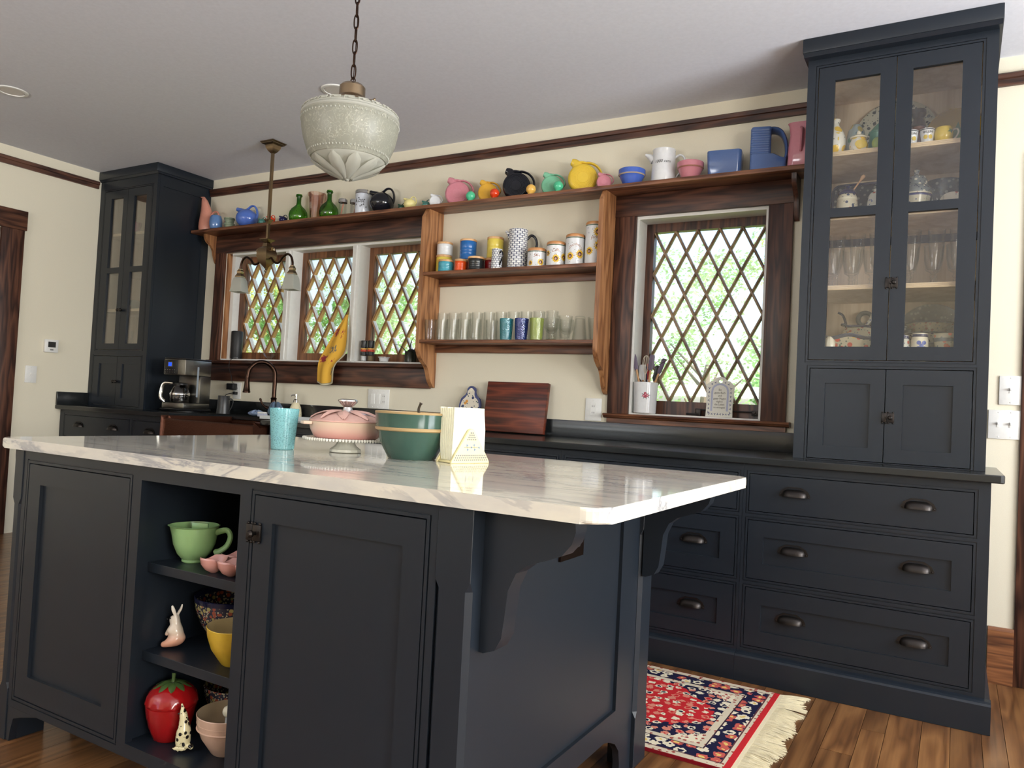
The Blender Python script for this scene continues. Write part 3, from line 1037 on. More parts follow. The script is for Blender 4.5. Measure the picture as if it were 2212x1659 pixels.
# the shelf box
b = MB(); b.box(3.878, 3.896, YI+.021, -2.06, .12, .86); part(isl, 'partition', b, m_navy, smooth=0, world=True)
b = MB(); b.box(4.304, 4.322, YI+.021, -2.06, .12, .86); part(isl, 'partition', b, m_navy, smooth=0, world=True)
b = MB(); b.box(3.35, 4.87, -2.06, -2.045, .12, .86); part(isl, 'centre_panel', b, m_navy, smooth=0, world=True)
b = MB(); b.box(3.36, 4.868, YI+.021, -1.66, .112, .1355); part(isl, 'bottom_panel', b, m_navy, smooth=0, world=True)
for zs in (.601, .366):
    b = MB(); b.box(3.897, 4.303, -2.604, -2.061, zs-.025, zs, .001); part(isl, 'shelf', b, m_navy, smooth=0, world=True)
b = MB(); b.box(3.36, 4.87, -1.64, -1.622, .102, .8635); part(isl, 'back_panel', b, m_navy, smooth=0, world=True)
b = MB(); b.box(3.42, 4.80, -2.50, -1.75, .001, .1115); part(isl, 'plinth', b, m_blackm, smooth=0, world=True)
# end panels
b = MB(); b.hf(-2.545, -1.690, .145, .8635, 4.944, [(-2.535, -1.822, .212, .800, 4.934)], 4.924, f=lambda u, v, d: (d, u, v)); part(isl, 'end_panel', b, m_navy, smooth=0, world=True)
b = MB(); b.prism([(-1.690, .146), (-1.900, .146), (-1.86, .135), (-1.815, .115), (-1.785, .085), (-1.775, .045), (-1.775, .001), (-1.690, .001)], 4.924, 4.944, 'yz'); part(isl, 'foot', b, m_navy, world=True)
b = MB(); b.prism([(-2.545, .146), (-2.335, .146), (-2.375, .135), (-2.42, .115), (-2.45, .085), (-2.46, .045), (-2.46, .001), (-2.545, .001)], 4.924, 4.944, 'yz'); part(isl, 'foot', b, m_navy, world=True)
b = MB(); b.hf(-2.545, -1.690, .145, .8635, 3.306, [(-2.535, -1.822, .212, .800, 3.316)], 3.326, f=lambda u, v, d: (d, u, v)); part(isl, 'end_panel', b, m_navy, smooth=0, world=True)
def post(x0, x1, y0, y1):
    b = MB()
    rings = []
    for z, c in ((.001, .001), (.150, .001), (.168, .011), (.700, .011), (.718, .001), (.8635, .001)):
        q = [(x0+c, y0), (x1-c, y0), (x1, y0+c), (x1, y1-c), (x1-c, y1), (x0+c, y1), (x0, y1-c), (x0, y0+c)]
        rings.append([b.bm.verts.new((p[0], p[1], z)) for p in q])
    b.quad(rings[0]); b.quad(rings[-1])
    for A, B in zip(rings, rings[1:]):
        for i in range(8):
            b.quad([A[i], A[(i+1) % 8], B[(i+1) % 8], B[i]])
    part(isl, 'corner_post', b, m_navy, smooth=0, world=True)
post(4.871, 4.956, -2.650, -2.546); post(4.871, 4.956, -1.689, -1.590)
post(3.296, 3.340, -2.650, -2.546); post(3.296, 3.375, -1.689, -1.590)
b = MB(); b.box(3.341, 3.36, -2.647+.021, -2.546, .001, .10); part(isl, 'foot', b, m_navy, smooth=0, world=True)
b = MB(); b.prism([(3.341, .1015), (3.492, .1015), (3.47, .09), (3.44, .06), (3.42, .001), (3.341, .001)][:2]+[(3.41, .1015-.02), (3.375, .07), (3.362, .03), (3.358, .001), (3.341, .001)], YI, YI+.02, 'xz'); part(isl, 'foot', b, m_navy, world=True)
cprof = [(0, .8635), (.198, .8635), (.200, .838), (.193, .815), (.172, .790), (.138, .776), (.102, .764), (.076, .743), (.060, .708), (.055, .655), (.050, .612), (.036, .586), (.010, .576), (0, .577)]
for xs, sc, ya, yb in ((4.9565, 1, -2.607, -2.557), (4.9565, 1, -1.688, -1.640), (3.2955, -.42, -2.607, -2.557), (3.2955, -.42, -1.688, -1.640)):
    b = MB(); b.prism([(xs+p[0]*sc, p[1]) for p in cprof], ya, yb, 'xz'); part(isl, 'corbel', b, m_navy, smooth=25, world=True)
op_ = thing('electrical_outlet', 'dark bronze outlet plate on the end of the island, under the overhang', 'outlet', (4.936, -2.155, .735))
b = MB(); b.hf(-.066, .066, -.040, .040, .0045, [(-.024, .002-.026+.024, 0, 0, .004)] if False else [(-.040, -.006, -.016, .016, .0075), (.006, .040, -.016, .016, .0075)], -.0018, f=lambda u, v, d: (d, u, v)); part(op_, 'plate', b, m_bronze, smooth=0)
for s in (-1, 1):
    b = MB(); b.lathe([(0, 0), (.014, 0), (.014, .003), (0, .003)], 16, M=Matrix.Translation((.0076, s*.023, 0)) @ Matrix.Rotation(PI/2, 4, 'Y')); part(op_, 'socket', b, m_blackm)

# marble
def marble():
    m, nt, b = new_mat('veined_marble')
    tc = N(nt, 'ShaderNodeTexCoord')
    mp = N(nt, 'ShaderNodeMapping'); mp.inputs['Scale'].default_value = (1.0, 4.2, 3.0); mp.inputs['Rotation'].default_value = (0, 0, math.radians(-6))
    L(nt, tc.outputs['Object'], mp.inputs['Vector'])
    nz = N(nt, 'ShaderNodeTexNoise', _Scale=1.6, _Detail=6.0, _Roughness=.62, _Distortion=.6)
    L(nt, mp.outputs[0], nz.inputs['Vector'])
    sub = N(nt, 'ShaderNodeMath', operation='SUBTRACT'); sub.inputs[1].default_value = .5
    L(nt, nz.outputs['Fac'], sub.inputs[0])
    ab = N(nt, 'ShaderNodeMath', operation='ABSOLUTE'); L(nt, sub.outputs[0], ab.inputs[0])
    r1 = ramp(nt, [(0, (.0, 0, 0)), (.010, (.45, .45, .45)), (.034, (1, 1, 1))])
    L(nt, ab.outputs[0], r1.inputs[0])
    n2 = N(nt, 'ShaderNodeTexNoise', _Scale=2.3, _Detail=3.0); L(nt, mp.outputs[0], n2.inputs['Vector'])
    r2 = ramp(nt, [(.42, (1, 1, 1)), (.62, (0, 0, 0))]); L(nt, n2.outputs['Fac'], r2.inputs[0])
    mxx = N(nt, 'ShaderNodeMath', operation='MAXIMUM'); L(nt, r1.outputs[0], mxx.inputs[0]); L(nt, r2.outputs[0], mxx.inputs[1])
    n3 = N(nt, 'ShaderNodeTexNoise', _Scale=5.0, _Detail=5.0, _Roughness=.6); L(nt, mp.outputs[0], n3.inputs['Vector'])
    r3 = ramp(nt, [(.3, srgb(206, 203, 196)), (.62, srgb(226, 221, 206))]); L(nt, n3.outputs['Fac'], r3.inputs[0])
    mx = N(nt, 'ShaderNodeMix', data_type='RGBA')
    mx.inputs[6].default_value = srgb(150, 150, 154)
    L(nt, mxx.outputs[0], mx.inputs['Factor']); L(nt, r3.outputs[0], mx.inputs[7])
    L(nt, mx.outputs[2], b.inputs['Base Color'])
    b.inputs['Roughness'].default_value = .06
    b.inputs['Specular IOR Level'].default_value = .6
    return m
m_marble = marble()
def rounded(x0, x1, y0, y1, r, n=6):
    pts = []
    for cx_, cy_, a in ((x1-r, y1-r, 0), (x0+r, y1-r, 90), (x0+r, y0+r, 180), (x1-r, y0+r, 270)):
        for k in range(n+1):
            t = math.radians(a+90*k/n)
            pts.append((cx_+r*math.cos(t), cy_+r*math.sin(t)))
    return pts
b = MB(); b.prism(rounded(3.205, 5.233, -2.662, -1.556, .045), .8642, .895, 'xy')
bmesh.ops.bevel(b.bm, geom=[e for e in b.bm.edges if abs(e.verts[0].co.z-e.verts[1].co.z) < 1e-5], offset=.007, segments=3, affect='EDGES', profile=.5)
one('island_worktop', 'white marble slab with grey veins on the island', 'countertop', b, m_marble, (4.2, -2.1, .8642), smooth=0, world=True)

# ------------------------------------------------------------------ the shelf over and between the windows
sh = thing('wall_shelf', 'brown pine wall shelf running over both lattice windows with two lower boards between them', 'shelf', (3.0, 0, 2.26))
b = MB(); b.box(.700, 5.150, -.168, -.001, 2.2585, 2.281, .003); part(sh, 'top_shelf', b, m_pine_x, world=True)
prof = [(0, 2.258), (-.150, 2.258), (-.184, 2.205), (-.184, 1.415)]+[tuple(p)[:2] for p in cat([(-.184, 1.415, 0), (-.180, 1.385, 0), (-.160, 1.345, 0), (-.125, 1.312, 0), (-.095, 1.292, 0), (-.072, 1.255, 0), (-.055, 1.210, 0), (-.030, 1.178, 0), (-.012, 1.163, 0)], 3)][1:]+[(0, 1.163)]
for xa, xb in ((2.8975, 2.928), (4.077, 4.1035)):
    b = MB(); b.prism([(p[0]-.001, p[1]) for p in prof], xa, xb, 'yz'); part(sh, 'upright', b, m_pine_z, smooth=25, world=True)
for zt, za in ((1.862, 1.842), (1.448, 1.4285)):
    b = MB(); b.box(2.9285, 4.0765, -.189, -.001, za, zt, .002); part(sh, 'lower_shelf', b, m_pine_x, world=True)
    b = MB(); b.box(2.9285, 4.0765, -.020, -.001, za-.045, za-.0002, .001); part(sh, 'cleat', b, m_pine_x, world=True)
    for q in (3.18, 3.72):
        pass
bprof = [(0, 2.258), (-.122, 2.258), (-.120, 2.235)]+[tuple(p)[:2] for p in cat([(-.120, 2.235, 0), (-.105, 2.205, 0), (-.07, 2.180, 0), (-.045, 2.150, 0), (-.034, 2.11, 0), (-.014, 2.06, 0), (-.004, 2.05, 0)], 3)][1:]+[(0, 2.05)]
b = MB(); b.prism([(p[0]-.001, p[1]) for p in bprof], .792, .8145, 'yz'); part(sh, 'bracket', b, m_pine_z, smooth=25, world=True)
b = MB(); b.prism([(p[0]-.001, p[1]) for p in bprof], 5.0465, 5.069, 'yz'); part(sh, 'bracket', b, m_dark_z, smooth=25, world=True)
# ------------------------------------------------------------------ pottery colours
def glaze(name, c, rough=.12):
    return plain(name, c, rough, spec=.55)
g_pink = glaze('glaze_rose', srgb(206, 134, 146)); g_salmon = glaze('glaze_salmon', srgb(218, 150, 130)); g_yel = glaze('glaze_yellow', srgb(224, 190, 66))
g_amber = glaze('glaze_amber', srgb(222, 172, 62)); g_black = glaze('glaze_black', (.008, .009, .014, 1)); g_mint = glaze('glaze_mint', srgb(126, 190, 156))
g_red = glaze('glaze_poppy', srgb(222, 66, 28)); g_cobalt = glaze('glaze_cobalt', srgb(74, 104, 190)); g_blue = glaze('glaze_steel_blue', srgb(82, 108, 160))
g_peri = glaze('glaze_periwinkle', srgb(86, 118, 200)); g_white = glaze('glaze_white', srgb(232, 234, 236)); g_pyel = glaze('glaze_pale_yellow', srgb(232, 220, 150))
g_teal = glaze('glaze_teal', srgb(70, 130, 122)); g_dgreen = glaze('glaze_dark_green', srgb(34, 74, 56)); g_navy = glaze('glaze_navy', srgb(28, 30, 78))
g_sage = glaze('glaze_sage', srgb(138, 152, 128)); g_ball_m = glaze('glaze_ball_green', srgb(84, 196, 148)); g_ball_y = glaze('glaze_ball_yellow', srgb(236, 186, 92))
g_sky = glaze('glaze_denim', srgb(96, 132, 184)); g_cream = glaze('glaze_cream', srgb(238, 230, 204)); g_hole = plain('dark_hole', (.01, .01, .01), .6)
glass_green = thin_glass('green_glass', (.34, .66, .16), .10, .4, .03, facing_tint=(.10, .30, .03))
glass_pink = thin_glass('pink_glass', (.95, .82, .77), .10, .45, .03, facing_tint=(.74, .56, .50))
ZS = 2.2812       # top of the long shelf
ZM = 1.8622       # middle board
ZL = 1.4482       # lower board

def disc_pitcher(name, label, R, mat, x, y, z, rz, cat_='pitcher', group='disc shaped pitchers on the long shelf'):
    t = thing(name, label, cat_, (x, y, z), rz, group)
    c = .90*R
    T = .40*R
    Mx = Matrix.Translation((0, 0, c)) @ Matrix.Rotation(PI/2, 4, 'X')
    b = MB()
    prof = [(0, T*.98)]
    for k in range(1, 7):                       # concentric rings on the face
        r = R*(.30+.085*k)
        prof += [(r-.012*R, T*(1-.05*(k/6)**3)), (r, T*(.955-.05*(k/6)**3)), (r+.012*R, T*(.99-.05*(k/6)**3))]
    prof += [(R*.90, T*.86), (R*.97, T*.62), (R, T*.25), (R, -T*.25), (R*.97, -T*.62), (R*.88, -T*.9), (R*.6, -T), (0, -T)]
    b.lathe(prof, 40, M=Mx)
    for v in b.bm.verts:
        if v.co.z < 0:
            v.co.z = 0
            v.co.x *= .98
    part(t, 'body', b, mat)
    # spout: a tapering open lip rising from the upper left of the disc
    b = MB()
    P = cat([(-.18*R, 0, c+.50*R), (-.36*R, 0, c+.80*R), (-.56*R, 0, c+1.02*R), (-.80*R, 0, c+1.12*R)], 4)
    n = len(P)
    b.tube(P, [R*(.50-.28*i/(n-1)) for i in range(n)], 16, rb=[T*(.92-.28*i/(n-1)) for i in range(n)], bn=(0, 1, 0))
    # the rim running back from the spout to the handle
    P = cat([(-.55*R, 0, c+1.02*R), (-.15*R, 0, c+1.08*R), (.22*R, 0, c+1.02*R)], 4)
    b.tube(P, .12*R, 10, rb=T*.74, bn=(0, 1, 0))
    s = part(t, 'spout', b, mat)
    b = MB(); b.ball((0, 0, 0), .15*R, 14, 8, sx=.10, sy=T*.50/(.15*R), sz=1, M=Matrix.Translation((-.806*R, 0, c+1.122*R)) @ Matrix.Rotation(.45, 4, 'Y'))
    part(s, 'mouth', b, g_hole)
    b = MB()
    P = cat([(.05*R, 0, c+1.06*R), (.42*R, 0, c+1.08*R), (.84*R, 0, c+.92*R), (1.16*R, 0, c+.56*R), (1.23*R, 0, c+.16*R), (.98*R, 0, c-.16*R)], 5)
    b.tube(P, .085*R, 10, rb=T*.42, bn=(0, 1, 0))
    part(t, 'handle', b, mat)
    return t
YSH = -.088
disc_pitcher('disc_pitcher', 'rose pink disc pitcher, large, between the white mini pitcher and the amber pitcher', .077, g_pink, 3.085, YSH, ZS, .42)
disc_pitcher('disc_pitcher', 'amber yellow disc pitcher of middle size with a red ball in front', .060, g_amber, 3.304, YSH, ZS, .42)
disc_pitcher('disc_pitcher', 'glossy black disc pitcher between the amber and the mint one', .082, g_black, 3.500, YSH, ZS, .42)
disc_pitcher('disc_pitcher', 'mint green disc pitcher with a green ball in front', .060, g_mint, 3.732, YSH, ZS, .42)
disc_pitcher('disc_pitcher', 'bright yellow disc pitcher, the tallest, over the right upright', .083, g_yel, 3.925, YSH, ZS, .42)
disc_pitcher('mini_disc_pitcher', 'rose pink mini disc pitcher beside the bright yellow pitcher', .041, g_pink, 4.062, -.105, ZS, .42)
disc_pitcher('mini_disc_pitcher', 'white mini disc pitcher beside the teal mini jug', .037, g_white, 2.930, -.105, ZS, .42)
def ball_shaker(label, mat, x):
    t = thing('ball_shaker', label, 'shaker', (x, -.138, ZS), 0, 'ball shakers in front of the disc pitchers')
    b = MB(); b.lathe([(0, 0), (.017, 0), (.018, .005)]+[(.0325*math.sin(a), .038-.0325*math.cos(a)) for a in [k*PI/14 for k in range(3, 14)]]+[(0, .0705)], 24); part(t, 'body', b, mat)
    b = MB()
    for k in range(5):
        a = k*2*PI/5
        b.ball((.009*math.cos(a), .009*math.sin(a), .0692), .0015, 6, 4)
    part(t, 'hole', b, g_hole, stuff=True)
    t.scale = (.87,)*3
ball_shaker('mint green ball shaker in front of the rose pink pitcher', g_ball_m, 3.214)
ball_shaker('poppy red ball shaker in front of the amber pitcher', g_red, 3.382)
ball_shaker('pale orange ball shaker beside the black pitcher', g_ball_y, 3.626)
ball_shaker('mint green ball shaker in front of the mint pitcher', g_ball_m, 3.800)

def ball_jug(name, label, R, mat, x, y, z, rz, lip=None, group=None, hk=1.0):
    t = thing(name, label, 'jug', (x, y, z), rz, group)
    b = MB()
    prof = [(0, 0), (.62*R, 0), (.68*R, .04*R)]
    for k in range(3, 15):
        a = PI*k/16
        prof.append((R*math.sin(a), R*.86*(1-math.cos(a))))
    prof += [(.30*R, R*1.70), (0, R*1.72)]
    b.lathe(prof, 36); part(t, 'body', b, mat)
    b = MB()
    P = cat([(-.15*R, 0, 1.50*R), (-.45*R, 0, 1.58*R), (-.78*R, 0, 1.66*R), (-1.02*R, 0, 1.74*R)], 4)
    n = len(P)
    b.tube(P, [R*(.24-.06*i/(n-1)) for i in range(n)], 14, rb=[R*(.34-.14*i/(n-1)) for i in range(n)], bn=(0, 1, 0))
    s = part(t, 'spout', b, mat)
    b = MB(); b.ball((-1.03*R, 0, 1.745*R), .15*R, 12, 8, sx=.25, sy=1.05, sz=1.0); part(s, 'mouth', b, g_hole)
    b = MB()
    P = cat([(-.2*R, 0, 1.62*R), (.10*R, 0, 1.80*R*hk), (.38*R, 0, 2.02*R*hk), (.72*R, 0, 2.00*R*hk), (.96*R, 0, 1.66*R*hk), (1.03*R, 0, 1.2*R), (.96*R, 0, .86*R)], 5)
    b.tube(P, .085*R, 10, rb=.15*R, bn=(0, 1, 0)); part(t, 'handle', b, mat)
    return t
ball_jug('ball_jug', 'periwinkle blue ball jug left of the chandelier rod', .079, g_peri, 1.215, -.086, ZS, .35)
ball_jug('ball_jug', 'glossy black ball jug beside the white canister with metal lid', .080, g_black, 2.487, -.086, ZS, .35)
GM = 'miniature jugs on the long shelf'
ball_jug('mini_jug', 'sage green mini jug behind the chandelier rod', .028, g_teal, 1.395, -.10, ZS, .35, group=GM)
ball_jug('mini_jug', 'poppy red mini jug right of the chandelier rod', .031, g_red, 1.492, -.11, ZS, .35, group=GM)
ball_jug('mini_jug', 'dark navy mini jug beside the left green bottle', .029, g_navy, 1.606, -.10, ZS, .35, group=GM)
ball_jug('mini_jug', 'dark green mini jug half behind the pale yellow one', .026, g_dgreen, 2.655, -.085, ZS, .35, group=GM)
ball_jug('mini_jug', 'pale yellow mini jug between the black ball jug and the upright', .040, g_pyel, 2.733, -.105, ZS, .35, group=GM)
ball_jug('mini_jug', 'teal mini jug over the left upright', .028, g_teal, 2.848, -.085, ZS, .35, group=GM)

# tall salmon pitcher with a swept spout
t = thing('tall_pitcher', 'tall salmon pink pitcher with a swept beak beside the corner cupboard', 'pitcher', (.776, -.088, ZS), .1)
b = MB()
secs = [(0, 0, .060), (0, .004, .070), (.002, .03, .076), (.0, .07, .074), (-.008, .12, .062), (-.018, .165, .049), (-.032, .205, .037), (-.048, .24, .027), (-.060, .262, .017), (-.072, .270, .008)]
b.tube([(-.001+q[0], 0, q[1]) for q in secs], [q[2] for q in secs], 22, rb=[q[2]*.95 for q in secs], bn=(0, 1, 0)); part(t, 'body', b, g_salmon)
b = MB(); b.tube(cat([(-.075, 0, .268), (-.03, 0, .246), (.0, 0, .20), (.035, 0, .150)], 5), .006, 8, rb=.024, bn=(0, 1, 0)); part(t, 'lip', b, g_salmon)
t.scale = (.84, .80, 1)
b = MB(); b.tube(cat([(.045, 0, .122), (.085, 0, .150), (.125, 0, .142), (.142, 0, .105), (.130, 0, .068), (.10, 0, .045), (.06, 0, .035)], 5), .0075, 10, rb=.011, bn=(0, 1, 0)); part(t, 'handle', b, g_salmon)

t = thing('ribbed_cup', 'denim blue rounded cup with slanting ribs in front of the salmon pitcher', 'cup', (.918, -.120, ZS))
b = MB(); b.lathe([(0, 0), (.040, 0), (.055, .008), (.064, .03), (.066, .055), (.060, .085), (.050, .104), (.046, .106), (.044, .100), (.054, .07), (.052, .02), (0, .012)], 40, fn=lambda a, r, z: r*(1+.018*math.sin(10*a+40*z))); part(t, 'body', b, g_sky)
slim(t, .72)
for k in range(2):
    t = thing('ramekin', ['lower sage green ramekin beside the blue ball jug', 'upper sage green ramekin, stacked on the other'][k], 'bowl', (1.044, -.10, ZS+.0405*k), 0, 'stacked sage green ramekins')
    b = MB(); b.lathe([(0, 0), (.034, 0), (.040, .004), (.047, .026), (.053, .030), (.053, .040), (.049, .040), (.044, .028), (.036, .008), (0, .007)], 28); part(t, 'body', b, g_sage)
    slim(t, .74)

def bottle(label, x, y, s):
    t = thing('glass_bottle', label, 'bottle', (x, y, ZS), 0, 'round green glass bottles')
    P = [(0, .004), (.060, 0), (.076, .010), (.084, .03), (.086, .048), (.080, .072), (.062, .094), (.038, .110), (.024, .122), (.020, .140), (.021, .175), (.025, .188), (.027, .190), (.027, .196), (.018, .196), (.017, .180), (.0165, .14), (.020, .124)]
    b = MB(); b.lathe([(q[0]*s, q[1]*s) for q in P], 32); part(t, 'body', b, glass_green)
    b = MB(); b.lathe([(.0255*s, .1785*s), (.030*s, .182*s), (.030*s, .188*s), (.0265*s, .1905*s)], 24); part(t, 'lip_ring', b, glass_green)
    slim(t, .75)
bottle('round green glass bottle left of the pink glass pitcher', 1.738, -.088, 1.0)
bottle('round green glass bottle right of the pink glass pitcher', 2.026, -.088, 1.0)
t = thing('glass_pitcher', 'pink pressed glass pitcher between the two green bottles', 'pitcher', (1.880, -.066, ZS))
b = MB(); b.lathe([(0, .003), (.042, 0), (.044, .01), (.046, .02), (.052, .10), (.062, .185), (.064, .198), (.061, .198), (.053, .10), (.042, .02), (0, .012)], 40, fn=lambda a, r, z: r*(1+.03*math.cos(12*a)*(1 if z > .012 else 0))); part(t, 'body', b, glass_pink)
b = MB(); b.tube(cat([(.062, 0, .175), (.095, 0, .185), (.112, 0, .150), (.098, 0, .10), (.060, 0, .070)], 5), .007, 10); part(t, 'handle', b, glass_pink)
b = MB(); b.tube(cat([(-.066, 0, .188), (-.08, 0, .196), (-.092, 0, .204)], 4), [.016]*5+[.012]*3+[.006], 10, rb=[.02]*5+[.016]*3+[.010]); part(t, 'spout', b, glass_pink)
slim(t, .80)
for k, (xx, yy, lb) in enumerate(((2.176, -.115, 'square glass shaker with a cinnamon stick and a metal cap'), (2.240, -.075, 'square glass shaker with a metal cap next to the white canister'))):
    t = thing('glass_shaker', lb, 'shaker', (xx, yy, ZS), .4, 'square glass shakers on the long shelf')
    b = MB(); b.lathe([(0, .003), (.030, 0), (.032, .01), (.032, .088), (.028, .094), (.026, .088), (.027, .012), (0, .010)], 8); part(t, 'body', b, m_glass)
    b = MB(); b.lathe([(.033, .090), (.035, .092), (.035, .112), (.031, .116), (0, .117)], 24); part(t, 'cap', b, m_chrome)
    b = MB(); b.tube([(-.012+.01*k, 0, .0125), (.004+.01*k, .002, .085)], .0055 if k == 0 else .0045, 8); part(t, 'cinnamon_stick', b, glaze('cinnamon', srgb(176, 110, 84), .6))
    slim(t, .86)
t = thing('opal_canister', 'white opal glass canister with black handwriting and a metal lid', 'canister', (2.322, -.082, ZS))
b = MB(); b.lathe([(0, 0), (.060, 0), (.064, .006), (.064, .140), (.058, .148), (0, .149)], 36); part(t, 'body', b, glaze('opal_white', srgb(214, 220, 230), .2))
b = MB(); b.lathe([(.064, .142), (.067, .144), (.067, .160), (.062, .165), (0, .166)], 36); part(t, 'lid', b, m_chrome)
m_ink = plain('ink_black', (.012, .012, .012), .6)
vs, fs = text_shape('Kost', .046, .35); b = MB(); add_flat(b, vs, fs, wrap(.0645, math.radians(-78), .078)); part(t, 'writing', b, m_ink, smooth=0)
b = MB()
for q in range(7):
    v, f = star(4, .003, .009, (rnd.uniform(-.05, .06), rnd.uniform(-.04, .06)), rnd.random()*3); add_flat(b, v, f, wrap(.0645, math.radians(-66), .07))
part(t, 'printed_insects', b, m_ink, smooth=0, stuff=True)
slim(t, .80)

def footed_bowl(label, x, c, band, r, h, name='mixing_bowl'):
    t = thing(name, label, 'bowl', (x, -.108, ZS), 0, 'small ribbed mixing bowls on the long shelf')
    b = MB(); b.lathe([(0, 0), (.58*r, 0), (.62*r, .004), (.84*r, h*.45), (.92*r, h*.62), (1.0*r, h*.66), (1.0*r, h*.97), (.96*r, h), (.92*r, h*.95), (.86*r, h*.6), (.55*r, .012), (0, .010)], 40, fn=lambda a, q, z: q*(1+.008*math.cos(24*a)) if .004 < z < h*.6 else q); part(t, 'body', b, c)
    b = MB(); b.lathe([(.925*r, h*.60), (.955*r, h*.61), (.985*r, h*.655), (1.006*r, h*.665), (.99*r, h*.70)], 40); part(t, 'band', b, band)
footed_bowl('cobalt blue mixing bowl with a cream band, left of the white measuring jug', 4.224, g_cobalt, glaze('band_cream', srgb(200, 180, 150)), .072, .084)
footed_bowl('rose pink mixing bowl with a tan band, right of the white measuring jug', 4.543, g_pink, glaze('band_tan', srgb(170, 120, 100)), .068, .086)

t = thing('measuring_jug', 'white enamel measuring jug marked 1000 ccm', 'jug', (4.388, -.076, ZS), .25)
b = MB(); b.lathe([(0, 0), (.062, 0), (.064, .004), (.061, .10), (.0585, .172), (.0605, .176), (.0605, .180), (.056, .178), (.058, .1), (.060, .008), (0, .006)], 40); part(t, 'body', b, g_white)
b = MB(); b.tube([(-.052, 0, .128), (-.074, 0, .150), (-.098, 0, .162)], [.022, .015, .006], 12, rb=[.026, .017, .008], bn=(0, 1, 0)); part(t, 'spout', b, g_white)
b = MB(); b.tube(cat([(.058, 0, .140), (.082, -.005, .152), (.104, -.01, .138), (.110, -.012, .105), (.095, -.01, .070), (.072, -.004, .040), (.058, 0, .022)], 5), .0055, 10, rb=.008, bn=(.2, 1, 0)); part(t, 'handle', b, g_white)
vs, fs = text_shape('1000 ccm', .022, .2); b = MB(); add_flat(b, vs, fs, wrap(.0618, math.radians(-92), .100)); part(t, 'writing', b, m_ink, smooth=0)

t = thing('refrigerator_dish', 'steel blue rectangular refrigerator dish left of the blue water jug', 'dish', (4.716, -.088, ZS), .12)
b = MB()
rings = []
for z, k in ((0, .90), (.004, .93), (.10, 1.0), (.116, 1.01), (.121, .99), (.117, .93), (.012, .86)):
    rings.append([b.bm.verts.new((p[0]*k, p[1]*k, z)) for p in rounded(-.084, .084, -.060, .060, .020, 5)])
b.quad(rings[0][::-1]); b.quad(rings[-1])
for A, B in zip(rings, rings[1:]):
    for i in range(len(A)):
        b.quad([A[i], A[(i+1) % len(A)], B[(i+1) % len(A)], B[i]])
part(t, 'body', b, g_blue)
t = thing('refrigerator_jug', 'steel blue refrigerator water jug with a ribbed square front and looped handle', 'jug', (4.925, -.086, ZS), .22)
b = MB()
def rrect_loft(b, secs, r=.014, n=4):
    rings = []
    for z, x0, x1, hy in secs:
        rings.append([b.bm.verts.new((p[0], p[1], z)) for p in rounded(x0, x1, -hy, hy, min(r, hy*.6), n)])
    b.quad(rings[0][::-1]); b.quad(rings[-1])
    for A, B in zip(rings, rings[1:]):
        for i in range(len(A)):
            b.quad([A[i], A[(i+1) % len(A)], B[(i+1) % len(A)], B[i]])
rrect_loft(b, [(0, -.080, .078, .052), (.004, -.084, .084, .056), (.055, -.084, .086, .056), (.062, -.084, .060, .056), (.078, -.084, .030, .056)])
part(t, 'body', b, g_blue)
b = MB()
secs = [(.0785, -.085, .012, .057)]
for k in range(10):
    z = .084+k*.0115
    secs += [(z, -.085, .012, .057), (z+.004, -.083, .012, .055), (z+.008, -.085, .012, .057)]
secs += [(.202, -.085, .014, .057), (.212, -.080, .012, .054)]
rrect_loft(b, secs); part(t, 'ribbed_front', b, g_blue)
b = MB(); b.tube(cat([(-.02, 0, .203), (.025, 0, .208), (.060, 0, .190), (.080, 0, .145), (.086, 0, .09), (.078, 0, .045)], 5), .010, 12, rb=.050, bn=(0, 1, 0)); part(t, 'handle', b, g_blue)
t = thing('water_pitcher', 'rose pink water pitcher half hidden by the right china cupboard', 'pitcher', (5.090, -.086, ZS), 0)
b = MB()
rrect_loft(b, [(0, -.060, .06, .058), (.006, -.066, .062, .062), (.10, -.064, .06, .06), (.16, -.058, .058, .056), (.205, -.064, .06, .058), (.214, -.070, .06, .058), (.210, -.062, .056, .052), (.13, -.05, .05, .046)], .03, 6); part(t, 'body', b, g_pink)
b = MB(); b.tube(cat([(.0, -.058, .18), (.005, -.074, .17), (.005, -.078, .12), (.0, -.058, .07)], 4), .006, 8, rb=.012); part(t, 'handle', b, g_pink)

# ------------------------------------------------------------------ middle board: canisters
def canister(label, x, y, z, r, h, mat, rings=3, lid=True):
    t = thing('lidded_canister', label, 'canister', (x, y, z), 0, 'coloured canisters with wooden lids')
    hl = .013 if lid else 0
    hb = h-hl
    prof = [(0, 0), (r*.94, 0), (r, .004)]
    for k in range(rings):
        zz = hb*(.3+.16*k)
        prof += [(r, zz-.003), (r*.982, zz), (r, zz+.003)]
    prof += [(r, hb-.003), (r*.97, hb), (0, hb)]
    b = MB(); b.lathe(prof, 36); part(t, 'body', b, mat)
    slim(t, .87)
    b = MB(); b.lathe([(0, hb+.0002), (r*1.02, hb+.0002), (r*1.03, hb+.004), (r*1.02, hb+.0105), (r*.97, h), (0, h)], 36); part(t, 'lid', b, m_lid)
c_white = glaze('canister_white', srgb(226, 228, 228), .2); c_yel = glaze('canister_yellow', srgb(226, 204, 88), .2); c_blue = glaze('canister_blue', srgb(36, 104, 176), .2)
c_teal = glaze('canister_teal', srgb(72, 160, 178), .2); c_or = glaze('canister_orange', srgb(226, 82, 26), .2); c_blk = glaze('canister_black', (.014, .016, .016, 1), .25); c_red = glaze('canister_red', srgb(120, 18, 20), .2)
YB_, YF_ = -.068, -.140
